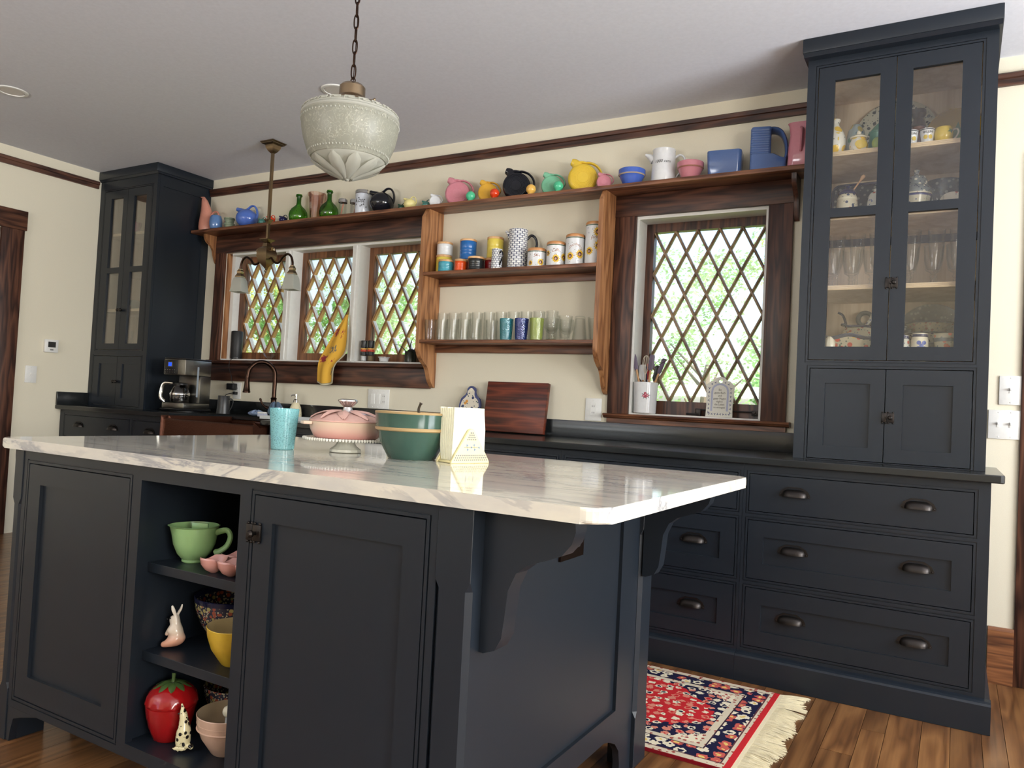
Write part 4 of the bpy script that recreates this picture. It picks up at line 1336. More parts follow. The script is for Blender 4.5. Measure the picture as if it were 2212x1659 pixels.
canister('yellow canister with wooden lid, under the white one', 2.994, YB_, ZM, .055, .118, c_yel)
canister('white canister with wooden lid, on the yellow one by the left upright', 2.997, YB_, ZM+.1182, .056, .080, c_white)
canister('short red canister with wooden lid, under the blue one', 3.172, YB_, ZM, .056, .079, c_red)
canister('tall blue canister with wooden lid, standing on the red one', 3.170, YB_, ZM+.0792, .058, .126, c_blue)
canister('dark red canister with wooden lid, under the tall yellow one', 3.350, YB_, ZM, .056, .079, c_red)
canister('tall yellow canister with wooden lid, on the dark red one', 3.362, YB_, ZM+.0792, .056, .126, c_yel)
canister('short turquoise canister with wooden lid in the front row', 3.062, YF_, ZM, .053, .072, c_teal)
canister('short orange canister with wooden lid between turquoise and black', 3.172, YF_, ZM, .044, .070, c_or)
canister('short black canister with wooden lid in the front row', 3.279, YF_, ZM, .056, .079, c_blk)

def basket_mat():
    m, nt, b = new_mat('basket_weave_print')
    tc = N(nt, 'ShaderNodeTexCoord')
    sep = N(nt, 'ShaderNodeSeparateXYZ'); L(nt, tc.outputs['Object'], sep.inputs[0])
    at = N(nt, 'ShaderNodeMath', operation='ARCTAN2'); L(nt, sep.outputs[1], at.inputs[0]); L(nt, sep.outputs[0], at.inputs[1])
    cb = N(nt, 'ShaderNodeCombineXYZ')
    mu = N(nt, 'ShaderNodeMath', operation='MULTIPLY'); mu.inputs[1].default_value = 6/PI; L(nt, at.outputs[0], mu.inputs[0])
    mz = N(nt, 'ShaderNodeMath', operation='MULTIPLY'); mz.inputs[1].default_value = 82; L(nt, sep.outputs[2], mz.inputs[0])
    L(nt, mu.outputs[0], cb.inputs[0]); L(nt, mz.outputs[0], cb.inputs[1])
    br = N(nt, 'ShaderNodeTexBrick', offset=.5)
    br.inputs['Scale'].default_value = 1.0
    br.inputs['Brick Width'].default_value = 1.0
    br.inputs['Row Height'].default_value = 1.0
    br.inputs['Mortar Size'].default_value = .11
    br.inputs['Mortar Smooth'].default_value = .4
    br.inputs['Color1'].default_value = srgb(232, 232, 228); br.inputs['Color2'].default_value = srgb(216, 218, 222); br.inputs['Mortar'].default_value = srgb(52, 58, 92)
    L(nt, cb.outputs[0], br.inputs['Vector'])
    L(nt, br.outputs[0], b.inputs['Base Color'])
    b.inputs['Roughness'].default_value = .25
    bp = N(nt, 'ShaderNodeBump', _Strength=.5, _Distance=.003); bp.invert = True
    L(nt, br.outputs['Fac'], bp.inputs['Height']); L(nt, bp.outputs[0], b.inputs['Normal'])
    return m
m_basket = basket_mat()
for nm, lb, x, y, r, h, hd in (('basket_jug', 'small white jug with blue basket weave and a navy handle', 3.422, -.140, .034, .118, -.45), ('basket_pitcher', 'tall white pitcher with blue basket weave and a navy handle', 3.528, -.085, .062, .236, .42)):
    t = thing(nm, lb, 'jug', (x, y, ZM), hd, 'basket weave jugs on the middle board')
    b = MB(); b.lathe([(0, 0), (r*.98, 0), (r*1.02, .004), (r*.98, h*.5), (r*.94, h*.88), (r*.97, h*.985), (r*.95, h), (r*.88, h*.985), (r*.88, .012), (0, .010)], 40); part(t, 'body', b, m_basket)
    b = MB(); b.tube([(-r*.80, 0, h*.80), (-r*1.02, 0, h*.90), (-r*1.30, 0, h*.965)], [r*.26, r*.2, r*.09], 10, rb=[r*.36, r*.26, r*.12], bn=(0, 1, 0)); part(t, 'spout', b, m_basket)
    b = MB(); b.tube(cat([(r*.86, 0, h*.76), (r*1.3, 0, h*.87), (r*1.75, 0, h*.80), (r*1.9, 0, h*.62), (r*1.55, 0, h*.42), (r*.98, 0, h*.20)], 5), r*.13, 10); part(t, 'handle', b, g_black)
    slim(t, .93)
petal = glaze('sunflower_yellow', srgb(236, 190, 40), .3); seed = glaze('sunflower_brown', srgb(84, 44, 26), .3); seed2 = glaze('sunflower_centre', srgb(206, 160, 140), .3); lett = glaze('letter_brown', srgb(150, 84, 20), .3); sprig = glaze('sprig_blue', srgb(70, 84, 130), .3); sprig_g = glaze('sprig_green', srgb(70, 92, 60), .3)
def sun_canister(label, x, y, r, h, word, tz, ts, suns):
    t = thing('sunflower_canister', label, 'canister', (x, y, ZM), 0, 'sunflower canisters with wooden lids')
    b = MB(); b.lathe([(0, 0), (r*.93, 0), (r*.98, .004), (r, .01), (r, h-.028), (r*1.02, h-.024), (r*1.02, h-.019), (r*.98, h-.017), (0, h-.017)], 40); part(t, 'body', b, g_white)
    b = MB(); b.lathe([(r*1.022, h-.0245), (r*1.028, h-.022), (r*1.022, h-.0195)], 40); part(t, 'rim_line', b, sprig_g)
    b = MB(); b.lathe([(0, h-.0168), (r*1.0, h-.0168), (r*1.03, h-.012), (r*1.0, h-.004), (r*.92, h), (0, h)], 40); part(t, 'lid', b, glaze('lid_orange_wood', srgb(206, 146, 92), .35))
    slim(t, .93)
    A = math.radians(-62)
    vs, fs = text_shape(word, ts, .15); b = MB(); add_flat(b, vs, fs, lambda u, v: wrap(r*1.006, A, 0)(u, tz+v-3.2*u*u/ (r*1.0)*.25)); part(t, 'writing', b, lett, smooth=0)
    for (u, z, s) in suns:
        b = MB()
        v, f = star(13, s*.70, s*1.06, (u, z)); add_flat(b, v, f, wrap(r+.0012, A, 0))
        b.mi = 1; v, f = disc2(s*.48, (u, z)); add_flat(b, v, f, wrap(r+.0019, A, 0))
        b.mi = 2; v, f = disc2(s*.26, (u-.08*s, z-.1*s)); add_flat(b, v, f, wrap(r+.0024, A, 0))
        part(t, 'painted_sunflower', b, [petal, seed, seed2], smooth=0)
    b = MB()
    for q in range(16):
        b.mi = q % 2
        v, f = star(3, .0012, rnd.uniform(.003, .0065), (rnd.uniform(-r*1.1, r*1.1), rnd.uniform(.012, h-.035)), rnd.random()*3); add_flat(b, v, f, wrap(r*1.003, A, 0))
    part(t, 'painted_sprigs', b, [sprig, sprig_g], smooth=0, stuff=True)
sun_canister('shortest sunflower canister, lettered Sale', 3.668, -.105, .058, .112, 'Sale', .062, .026, [(-.040, .024, .016), (.026, .030, .022)])
sun_canister('sunflower canister lettered Caffe, next to the shortest', 3.787, -.100, .057, .143, 'Caffe', .085, .025, [(.0, .044, .025), (.055, .055, .024), (-.058, .075, .018)])
sun_canister('sunflower canister lettered Zucchero, next to the tallest', 3.903, -.095, .057, .178, 'Zucchero', .112, .022, [(-.032, .052, .024), (.028, .064, .027)])
sun_canister('tallest sunflower canister, lettered Farina, by the right upright', 4.018, -.090, .0565, .240, 'Farina', .145, .024, [(-.036, .075, .024), (.02, .105, .030), (.012, .180, .028)])

# ------------------------------------------------------------------ lower board: drinking glasses
def tumbler_mesh(nm, r0, r1, h, base=.010, mat=None, flutes=0):
    b = MB()
    fn = (lambda a, r, z: r*(1+.02*math.cos(flutes*a))) if flutes else None
    b.lathe([(0, .001), (r0*.9, 0), (r0, .003), (r1, h-.001), (r1-.0012, h), (r1-.0028, h-.001), (r0-.003, base+.003), (r0*.8, base), (0, base)], 24, fn=fn)
    return b.mesh(nm, mat or m_glass)
def glass_thing(name, label, me, loc, group, flip=None):
    o = bpy.data.objects.new(name, me); COL.objects.link(o)
    o.location = loc; o['label'] = label; o['category'] = 'glass'; o['group'] = group
    if flip:
        o.rotation_euler = (PI, 0, 0); o.location.z += flip
    return o
mt = tumbler_mesh('short_tumbler', .030, .035, .124, .012, flutes=8)
ords = ['first', 'second', 'third', 'fourth', 'fifth', 'sixth', 'seventh', 'eighth', 'ninth', 'tenth', 'eleventh', 'twelfth']
for k in range(5):
    glass_thing('short_tumbler', 'short clear tumbler in the front row, %s from the left upright' % ords[k], mt, (2.976+.0815*k, -.148, ZL), 'short clear tumblers')
mt2 = tumbler_mesh('straight_tumbler', .032, .036, .118, .008)
glass_thing('straight_tumbler', 'straight clear tumbler left of the turquoise tumbler', mt2, (3.410, -.140, ZL), 'straight clear tumblers')
mt3 = tumbler_mesh('tall_tumbler', .030, .035, .176, .012)
for k in range(10):
    h = k > 4
    glass_thing('tall_tumbler', 'tall clear tumbler in the back row, %s from the left upright' % ords[k], mt3, (2.998+.0845*k, -.052, ZL), 'tall clear tumblers')
def bubbly(name, c, f):
    m, nt, b = new_mat(name)
    tc = N(nt, 'ShaderNodeTexCoord'); nz = N(nt, 'ShaderNodeTexVoronoi', _Scale=160.0); L(nt, tc.outputs['Object'], nz.inputs['Vector'])
    nt.nodes.remove(b)
    tr = N(nt, 'ShaderNodeBsdfTransparent'); tr.inputs[0].default_value = (*c, 1)
    df = N(nt, 'ShaderNodeBsdfDiffuse'); df.inputs[0].default_value = (*f, 1)
    gl = N(nt, 'ShaderNodeBsdfGlossy', _Roughness=.06)
    a = N(nt, 'ShaderNodeMixShader'); a.inputs[0].default_value = .45; L(nt, tr.outputs[0], a.inputs[1]); L(nt, df.outputs[0], a.inputs[2])
    bp = N(nt, 'ShaderNodeBump', _Strength=.7, _Distance=.002); L(nt, nz.outputs['Distance'], bp.inputs['Height']); L(nt, bp.outputs[0], gl.inputs['Normal'])
    c2 = N(nt, 'ShaderNodeMixShader'); c2.inputs[0].default_value = .12; L(nt, a.outputs[0], c2.inputs[1]); L(nt, gl.outputs[0], c2.inputs[2])
    L(nt, c2.outputs[0], nt.nodes['Material Output'].inputs[0])
    return m
for xx, nm, mt_ in ((3.512, 'turquoise', bubbly('bubble_glass_turquoise', (.18, .62, .66), (.05, .34, .40))), (3.612, 'cobalt blue', bubbly('bubble_glass_cobalt', (.05, .12, .55), (.02, .05, .32))), (3.710, 'lime green', bubbly('bubble_glass_lime', (.62, .74, .22), (.50, .58, .16)))):
    glass_thing('bubble_tumbler', '%s bubble glass tumbler on the lower board' % nm, tumbler_mesh('bubble_tumbler', .033, .040, .124, .014, mt_), (xx, -.143, ZL), 'coloured bubble glass tumblers')
b = MB(); b.lathe([(0, 0), (.036, 0), (.038, .003), (.012, .010), (.007, .018), (.009, .036), (.028, .048), (.040, .068), (.040, .122), (.0385, .123), (.037, .12), (.037, .07), (.02, .053), (0, .05)], 24)
gb = b.mesh('stemmed_glass', m_glass)
glass_thing('stemmed_glass', 'short stemmed glass right of the lime tumbler', gb, (3.802, -.140, ZL), 'stemmed glasses on the lower board')
glass_thing('stemmed_glass', 'short stemmed glass half behind the first one', gb, (3.868, -.085, ZL), 'stemmed glasses on the lower board')
mt4 = tumbler_mesh('flared_tumbler', .028, .041, .134, .012, flutes=10)
glass_thing('flared_tumbler', 'flared clear tumbler upright beside the stemmed glass', mt4, (3.890, -.148, ZL), 'flared clear tumblers')
glass_thing('flared_tumbler', 'flared clear tumbler turned upside down', mt4, (3.966, -.120, ZL), 'flared clear tumblers', flip=.134)
glass_thing('flared_tumbler', 'flared clear tumbler in the corner by the right upright', mt4, (4.034, -.072, ZL), 'flared clear tumblers')
# ------------------------------------------------------------------ wall plates, thermostat
def plate(name, label, x, z, wd, ht, kinds, y=0, cat_='switch', wall='back', group=None):
    """a wall plate; kinds: t toggle, r rocker, o outlet"""
    t = thing(name, label, cat_, (x, -.0005, z) if wall == 'back' else (.0005, x, z), 0 if wall == 'back' else PI/2, group)
    b = MB(); b.hf(-wd/2, wd/2, -ht/2, ht/2, -.0065, [], 0)
    bmesh.ops.bevel(b.bm, geom=list(b.bm.edges), offset=.0025, segments=2, affect='EDGES', profile=.5)
    part(t, 'plate', b, m_plate)
    n = len(kinds)
    for k, q in enumerate(kinds):
        u = (k-(n-1)/2)*.046
        b = MB()
        if q == 't':
            b.box(u-.005, u+.005, -.0085, -.0066, -.012, .012)
            b.box(u-.0035, u+.0035, -.022, -.0075, -.002, .008, .001)
            part(t, 'toggle', b, m_plate, smooth=0)
        elif q == 'r':
            b.box(u-.0165, u+.0165, -.0085, -.0066, -.033, .033)
            b.prism([(-.0086, -.031), (-.0115, .031), (-.0086, .031)], u-.015, u+.015, 'yz')
            part(t, 'rocker', b, m_plate, smooth=0)
        else:
            b.box(u-.0165, u+.0165, -.0085, -.0066, -.033, .033)
            o = part(t, 'receptacle', b, m_plate, smooth=0)
            b = MB()
            for s in (-1, 1):
                b.box(u-.007, u-.0045, -.0088, -.0084, s*.018-.004, s*.018+.005); b.box(u+.0045, u+.007, -.0088, -.0084, s*.018-.004, s*.018+.005); b.lathe([(0, 0), (.0025, 0)], 8, c=(u, -.0088, s*.018-.009))
            part(o, 'slot', b, m_blackm, smooth=0, stuff=True)
        b = MB()
        for s in (-1, 1):
            b.ball((u, -.0066, s*ht*.42), .003, 8, 6, sy=.4)
        part(t, 'screw', b, m_plate)
    return t
plate('light_switch', 'single toggle switch plate right of the china cupboard, the upper of two', 5.962, 1.248, .085, .125, 't')
plate('light_switch', 'double toggle switch plate right of the china cupboard, below the single one', 5.943, 1.100, .120, .125, 'tt')
plate('light_switch', 'three gang plate with two rockers and an outlet over the backsplash', 2.483, 1.076, .178, .127, 'rro')
plate('electrical_outlet', 'white outlet plate beside the single lattice window, below the wall shelf', 4.019, 1.077, .098, .125, 'o', cat_='outlet')
plate('electrical_outlet', 'white outlet plate with a black charger plugged in, behind the dark mug', 1.128, 1.085, .080, .122, 'o', cat_='outlet')
plate('light_switch', 'single toggle switch plate on the wall beside the door, below the thermostat', -.890, 1.127, .080, .122, 't', wall='left')
t = thing('thermostat', 'white wall thermostat with a dark screen near the door', 'thermostat', (.0005, -.766, 1.342), PI/2)
b = MB(); b.box(-.048, .048, -.024, 0, -.047, .047, .004); part(t, 'case', b, m_plate)
b = MB(); b.box(-.027, .027, -.0255, -.0242, -.010, .030); part(t, 'screen', b, plain('screen_dark', (.012, .012, .012), .15), smooth=0)
b = MB(); b.box(-.012, .012, -.0265, -.0242, -.032, -.022, .001); part(t, 'button', b, plain('grey_button', (.2, .2, .2), .5))

# ------------------------------------------------------------------ ceiling lights
for xx, yy, lb in ((1.090, -1.670, 'round recessed ceiling light near the left wall'), (2.850, -.930, 'round recessed ceiling light behind the schoolhouse pendant')):
    t = thing('recessed_light', lb, 'ceiling light', (xx, yy, H), 0, 'recessed ceiling lights')
    b = MB(); b.lathe([(.062, -.001), (.064, -.007), (.078, -.006), (.082, -.001)], 40); part(t, 'trim_ring', b, m_plate)
    b = MB(); b.lathe([(0, -.004), (.060, -.004), (.0615, -.001)], 40); part(t, 'lens', b, plain('light_lens', srgb(226, 222, 216), .4))

# ------------------------------------------------------------------ schoolhouse pendant
def frost(name, c, tr_=.25):
    m, nt, b = new_mat(name)
    b.inputs['Base Color'].default_value = c
    b.inputs['Roughness'].default_value = .35
    tl = N(nt, 'ShaderNodeBsdfTranslucent'); tl.inputs[0].default_value = c
    ms = N(nt, 'ShaderNodeMixShader'); ms.inputs[0].default_value = .5
    L(nt, b.outputs[0], ms.inputs[1]); L(nt, tl.outputs[0], ms.inputs[2])
    L(nt, ms.outputs[0], nt.nodes['Material Output'].inputs[0])
    return m, nt, b
def etched(name, c, scale=34):
    m, nt, b = frost(name, c)
    tc = N(nt, 'ShaderNodeTexCoord')
    w_ = N(nt, 'ShaderNodeTexNoise', _Scale=scale*.9, _Detail=1.0, _Distortion=2.4)
    L(nt, tc.outputs['Object'], w_.inputs['Vector'])
    r = ramp(nt, [(.46, (c[0]*.74, c[1]*.74, c[2]*.74)), (.49, (min(1, c[0]*1.35), min(1, c[1]*1.35), min(1, c[2]*1.35))), (.52, (c[0]*.74, c[1]*.74, c[2]*.74))])
    L(nt, w_.outputs['Fac'], r.inputs[0]); L(nt, r.outputs[0], b.inputs['Base Color'])
    return m
m_frost, _, _ = frost('frosted_glass', srgb(206, 206, 196))
m_etch = etched('etched_frosted_glass', srgb(196, 196, 182))
PX, PY = 4.060, -2.100
t = thing('pendant_light', 'frosted schoolhouse pendant lamp with embossed leaves, hanging on a chain over the island', 'pendant lamp', (PX, PY, 1.768))
R_ = .207
# etched drum, Greek key collar, leaf cup
b = MB(); b.lathe([(.160, .060), (.178, .085), (.194, .118), (.203, .150), (.2065, .178), (.205, .186), (.202, .182), (.2, .15), (.174, .085), (.156, .060)], 56); sh_ = part(t, 'glass_bowl', b, m_etch)
b = MB(); b.lathe([(.2045, .1865), (.209, .190), (.208, .196), (.2035, .198)], 56); part(sh_, 'rim_bead', b, m_frost)
for zz, rr in ((.176, .2070), (.073, .1700)):
    b = MB()
    for k in range(72):
        a = 2*PI*k/72
        b.ball((rr*math.cos(a), rr*math.sin(a), zz), .0034, 6, 4)
    part(sh_, 'bead_row', b, m_frost, stuff=True)
b = MB(); b.lathe([(.2034, .1985), (.2025, .204), (.192, .213), (.165, .221), (.130, .226), (.100, .229), (.100, .226), (.13, .223), (.163, .217), (.188, .209), (.199, .202)], 56); co_ = part(t, 'glass_collar', b, m_frost)
b = MB()
for k in range(22):      # Greek key relief
    a = 2*PI*k/22
    def pt(u, v):
        r0 = .2015-.0385*v/.045*1.0 if False else .203-(.013 if v > .5 else .0)*0
        zz = .2040+.0105*v
        rr = .2050-.0130*v*v-.0005*v
        return Vector((rr*math.cos(a+u), rr*math.sin(a+u), zz))
    key = [(-.11, 0), (-.11, .9), (.09, .9), (.09, .25), (-.03, .25), (-.03, .6)]
    for p, q in zip(key, key[1:]):
        b.tube([pt(*p), pt(*q)], .0022, 5)
part(co_, 'key_relief', b, m_frost, stuff=True)
def leafcup(a, r, z):
    k = 1+.07*abs(math.cos(5*a))*(math.sin(PI*min(1, z/.06)))
    return r*k
b = MB(); b.lathe([(0, 0), (.010, .001), (.018, .008), (.045, .018), (.085, .030), (.125, .045), (.150, .056), (.1545, .0605), (.150, .060), (.12, .050), (0, .02)], 60, fn=leafcup); lc_ = part(t, 'glass_base', b, m_frost)
for k in range(10):
    a = 2*PI*k/10
    b = MB()
    pts = [(.022, .004), (.06, .016), (.10, .028), (.138, .044), (.158, .058)]
    wd = [.006, .020, .030, .026, .004]
    rows = []
    for (rr, zz), ww in zip(pts, wd):
        rows.append([b.bm.verts.new((rr*math.cos(a)-s*ww*math.sin(a), rr*math.sin(a)+s*ww*math.cos(a), zz-.003-.005*(1-abs(s)))) for s in (-1, -.5, 0, .5, 1)])
    for A, B in zip(rows, rows[1:]):
        for i in range(4):
            b.quad([A[i], A[i+1], B[i+1], B[i]])
    part(lc_, 'embossed_leaf', b, m_frost, smooth=80)
b = MB(); b.lathe([(0, -.006), (.006, -.005), (.010, .0), (.006, .006), (0, .007)], 14); part(t, 'finial', b, m_frost)
b = MB(); b.lathe([(.106, .2293), (.116, .233), (.110, .242), (.078, .253), (.062, .259), (.056, .266), (.055, .296), (.046, .304), (.028, .309), (0, .310)], 40); fi_ = part(t, 'fitter', b, m_brass)
for k in range(3):
    a = 2*PI*k/3+4.2
    b = MB(); b.tube([(.098*math.cos(a), .098*math.sin(a), .243), (.124*math.cos(a), .124*math.sin(a), .243)], .003, 8); b.ball((.126*math.cos(a), .126*math.sin(a), .243), .0055, 10, 8); part(fi_, 'thumb_screw', b, m_brass)
b = MB(); b.tube(cat([(-.010, 0, .309), (-.012, 0, .320), (0, 0, .330), (.012, 0, .320), (.010, 0, .309)], 4), .0028, 8); part(t, 'loop', b, m_bronze)
def link_mesh(k):
    b = MB()
    hw, hh = .0095, .0235
    P = []
    for q in range(20):
        a = 2*PI*q/20
        ca, sa = math.cos(a), math.sin(a)
        P.append((hw*ca, 0, hh*(abs(sa)**.75)*(1 if sa > 0 else -1)))
    b.tube(P, .0030, 8, closed=True)
    return b.mesh('chain_link', m_bronze)
lm = link_mesh(0)
z = .348
k = 0
while 1.768+z < H-.06:
    o = part(t, 'chain_link', lm, None)
    o.location = (0, 0, z)
    o.rotation_euler = (0, 0, .5 if k % 2 == 0 else .5+PI/2)
    z += .0405
    k += 1
b = MB(); b.lathe([(0, H-1.768-.001), (.060, H-1.768-.001), (.060, H-1.768-.012), (.03, H-1.768-.035), (.008, H-1.768-.05), (0, H-1.768-.05)], 32); part(t, 'ceiling_canopy', b, m_brass)
b = MB(); b.tube([(.001, .001, .31), (.004, .003, .5), (-.003, .002, .75), (.001, .001, H-1.768-.04)], .0018, 6); part(t, 'cord', b, m_bronze)
slim(t, .745)

# ------------------------------------------------------------------ two light chandelier over the sink
QX, QY = 1.862, -.456
t = thing('chandelier', 'aged brass two light fixture on a square rod over the sink', 'chandelier', (QX, QY, 1.735))
def sq(b, secs, tw=PI/4):
    b.lathe(secs, 4, M=Matrix.Rotation(tw, 4, 'Z'))
zc_ = H-1.735
b = MB(); sq(b, [(0, zc_-.001), (.083, zc_-.001), (.083, zc_-.006), (.074, zc_-.010), (.074, zc_-.015), (.050, zc_-.022), (.047, zc_-.038), (.030, zc_-.060), (.014, zc_-.072), (0, zc_-.072)]); part(t, 'ceiling_canopy', b, m_brass, smooth=25)
b = MB(); sq(b, [(.0115, .30), (.0115, zc_-.0715)]); part(t, 'rod', b, m_brass, smooth=0)
for zz, rr in ((.455, .030), (.325, .050)):
    b = MB(); sq(b, [(.012, zz-.014), (.014, zz-.012), (rr*.55, zz-.004), (rr, zz+.010), (rr, zz+.014), (rr*.5, zz+.016), (.012, zz+.016)]); part(t, 'rod_collar', b, m_brass, smooth=25)
b = MB(); sq(b, [(0, .138), (.006, .140), (.010, .150), (.020, .162), (.050, .190), (.064, .225), (.062, .255), (.052, .278), (.030, .290), (.026, .312), (0, .312)]); part(t, 'body', b, m_brass, smooth=25)
b = MB(); b.ball((0, 0, .132), .010, 12, 8); part(t, 'finial', b, m_brass)
for s in (-1, 1):
    b = MB(); b.tube(cat([(s*.045, 0, .215), (s*.075, 0, .186), (s*.115, 0, .182), (s*.150, 0, .215), (s*.190, 0, .232), (s*.222, 0, .215), (s*.238, 0, .178), (s*.240, 0, .150)], 5), .0075, 10); ar = part(t, 'arm', b, m_bronze)
    b = MB(); b.tube(cat([(s*.04, 0, .262), (s*.062, -.01, .280), (s*.078, -.012, .272), (s*.074, -.012, .258)], 4), .004, 8); b.ball((s*.075, -.012, .262), .008, 8, 6); part(ar, 'scroll', b, m_brass)
    c = Matrix.Translation((s*.240, 0, 0)) @ Matrix.Rotation(PI/4+.25, 4, 'Z') @ Matrix.Diagonal((.76, .76, 1, 1))
    b = MB(); b.lathe([(0, .158), (.020, .156), (.020, .150), (.030, .140), (.030, .134), (.026, .126), (.040, .110), (.044, .106), (.044, .100), (0, .100)], 4, M=c); hd = part(t, 'socket', b, m_brass, smooth=25)
    b = MB(); b.lathe([(.034, .0995), (.048, .097), (.062, .078), (.070, .045), (.076, .012), (.083, .001), (.081, .0), (.073, .012), (.067, .045), (.058, .077), (.040, .092)], 4, M=c); part(t, 'glass_shade', b, m_frost, smooth=25)
    b = MB(); b.lathe([(0, .098), (.012, .098), (.013, .080), (.026, .055), (.024, .030), (.012, .018), (0, .015)], 16, M=Matrix.Translation((s*.240, 0, 0))); part(t, 'bulb', b, m_frost)

# ------------------------------------------------------------------ window sill things
ZA = 1.3222   # inner sill of the triple window
t = thing('smart_speaker', 'black cylinder speaker on the sill of the leftmost casement', 'speaker', (1.026, .052, ZA))
b = MB(); b.lathe([(0, 0), (.048, 0), (.050, .003), (.050, .208), (.047, .212), (.040, .214), (0, .214)], 32); part(t, 'body', b, m_blackm)
b = MB(); b.lathe([(.0505, .006), (.0515, .010), (.0505, .014)], 32); part(t, 'base_ring', b, m_black)
slim(t, .84)
b = MB(); b.tube(cat([(1.066, -.0, ZA+.003), (1.078, -.030, 1.318), (1.082, -.052, 1.300), (1.083, -.053, 1.25), (1.085, -.030, 1.19), (1.09, -.03, 1.165), (1.092, -.02, 1.140)], 6), .0022, 6)
for v in b.bm.verts:
    v.co.x = 1.026+(v.co.x-1.026)/.84; v.co.y = .052+(v.co.y-.052)/.84
part(t, 'cord', b, m_blackm, world=True)
t = thing('plug_adapter', 'black charger block plugged into the outlet behind the mug', 'plug', (1.096, -.010, 1.113))
b = MB(); b.box(-.038, .038, -.040, -.0005, -.024, .024, .006); part(t, 'body', b, m_black)
t = thing('power_plug', 'black plug with a short cord in the lower socket of the outlet', 'plug', (1.130, -.010, 1.066))
b = MB(); b.box(-.014, .014, -.026, -.0005, -.011, .011, .004); part(t, 'body', b, m_black)
b = MB(); b.tube(cat([(-.012, -.022, 0), (-.045, -.030, -.006), (-.075, -.04, -.022), (-.085, -.045, -.06), (-.085, -.05, -.140)], 5), .0028, 6); part(t, 'cord', b, m_black)
t = thing('crystal_bowl', 'small cut crystal bowl on the sill of the leftmost casement', 'bowl', (1.404, .035, ZA))
b = MB(); b.lathe([(0, .001), (.026, 0), (.030, .006), (.055, .030), (.066, .046), (.064, .047), (.050, .030), (.026, .010), (0, .008)], 36, fn=lambda a, r, z: r*(1+.05*math.cos(12*a)*min(1, z/.04))); part(t, 'body', b, m_glass)
slim(t, .72)
for k, (xx, c) in enumerate(((2.306, srgb(222, 222, 224)), (2.367, srgb(120, 100, 74)))):
    t = thing('spice_grinder', ['glass salt grinder with a black cap on the right casement sill', 'glass pepper grinder with a black cap on the right casement sill'][k], 'grinder', (xx, .030, ZA), 0, 'spice grinders on the sill')
    b = MB(); b.lathe([(0, .001), (.024, 0), (.027, .004), (.027, .088), (.022, .094), (.021, .09), (.025, .08), (.025, .006), (0, .004)], 24); part(t, 'body', b, m_glass)
    b = MB(); b.lathe([(0, .0045), (.0235, .0045), (.0235, .036), (0, .038)], 20); part(t, 'contents', b, plain('grinder_fill_%d' % k, c, .9))
    b = MB(); b.lathe([(.022, .0945), (.027, .096), (.025, .112), (.0245, .122), (.027, .138), (.025, .140), (0, .140)], 24); part(t, 'cap', b, m_black)
    b = MB(); b.lathe([(.0276, .042), (.0279, .043), (.0279, .062), (.0276, .063)], 24); lb_ = part(t, 'paper_label', b, plain('label_dark_%d' % k, (.02, .02, .02), .5))
    b = MB(); b.lathe([(.0280, .066), (.0282, .067), (.0282, .078), (.0280, .079)], 24); part(t, 'label_band', b, plain('label_red_%d' % k, srgb(200, 70, 40), .5))
    b = MB(); b.lathe([(.0280, .080), (.0282, .081), (.0282, .087), (.0280, .088)], 24); part(t, 'label_band', b, plain('label_gold_%d' % k, srgb(220, 170, 70), .5))
    slim(t, .84)
b = MB(); b.lathe([(0, 0), (.024, 0), (.029, .004), (.033, .024), (.040, .028), (.040, .031), (.032, .031), (.027, .006), (0, .005)], 28)
one('small_dish', 'small white flared dish beside the spice grinders', 'dish', b, g_white, (2.487, .022, ZA))
t = thing('potted_plant', 'dark green mug with soil and two long curved leaves in the sill corner', 'plant', (2.700, .030, ZA))
b = MB(); b.lathe([(0, 0), (.042, 0), (.045, .003), (.045, .066), (.047, .070), (.043, .070), (.041, .062), (0, .060)], 28); part(t, 'pot', b, glaze('dark_green_glaze', srgb(34, 40, 30), .25))
b = MB(); b.ball((0.006, 0, .060), .036, 16, 10, sz=.75); part(t, 'soil', b, plain('dark_soil', (.012, .009, .007), .9, bump=.5))
for pts in ([(-.028, 0, .05), (-.060, -.01, .085), (-.11, -.015, .112), (-.165, -.02, .112)], [(-.02, .01, .07), (-.012, .01, .12), (.012, .0, .155), (.045, -.01, .165)]):
    b = MB(); P = cat(pts, 5); n = len(P); b.tube(P, [.0012]*n, 6, rb=[.007*(1-i/(n-.5))+.001 for i in range(n)], bn=(.2, 1, .3)); part(t, 'leaf', b, plain('grey_green_leaf_%d' % len(pts), srgb(100, 110, 92), .5))
    slim(t, .84)

ZB = 1.0702   # inner sill of the single window
t = thing('utensil_crock', 'white crock with a painted rose bunch, full of spatulas, on the single window sill', 'crock', (4.305, .030, ZB))
b = MB(); b.lathe([(0, 0), (.056, 0), (.060, .004), (.062, .08), (.066, .166), (.063, .168), (.058, .16), (.054, .012), (0, .010)], 36); part(t, 'body', b, g_white)
A = math.radians(-68)
b = MB()
b.mi = 0
for q in range(9):
    v, f = star(2, .0022, .012, (.016*math.cos(q*.7), .014*math.sin(q*.7)), q*.7); add_flat(b, v, f, wrap(.0632, A, .098))
b.mi = 1
for u, v_ in ((-.010, -.004), (.0, .004), (.009, -.002), (.0, -.008), (-.003, .009)):
    v, f = disc2(.0075, (u, v_), 9); add_flat(b, v, f, wrap(.0637, A, .098))
b.mi = 2
for u, v_ in ((-.010, -.004), (.009, -.002), (.0, .004)):
    v, f = disc2(.0035, (u, v_), 8); add_flat(b, v, f, wrap(.0642, A, .098))
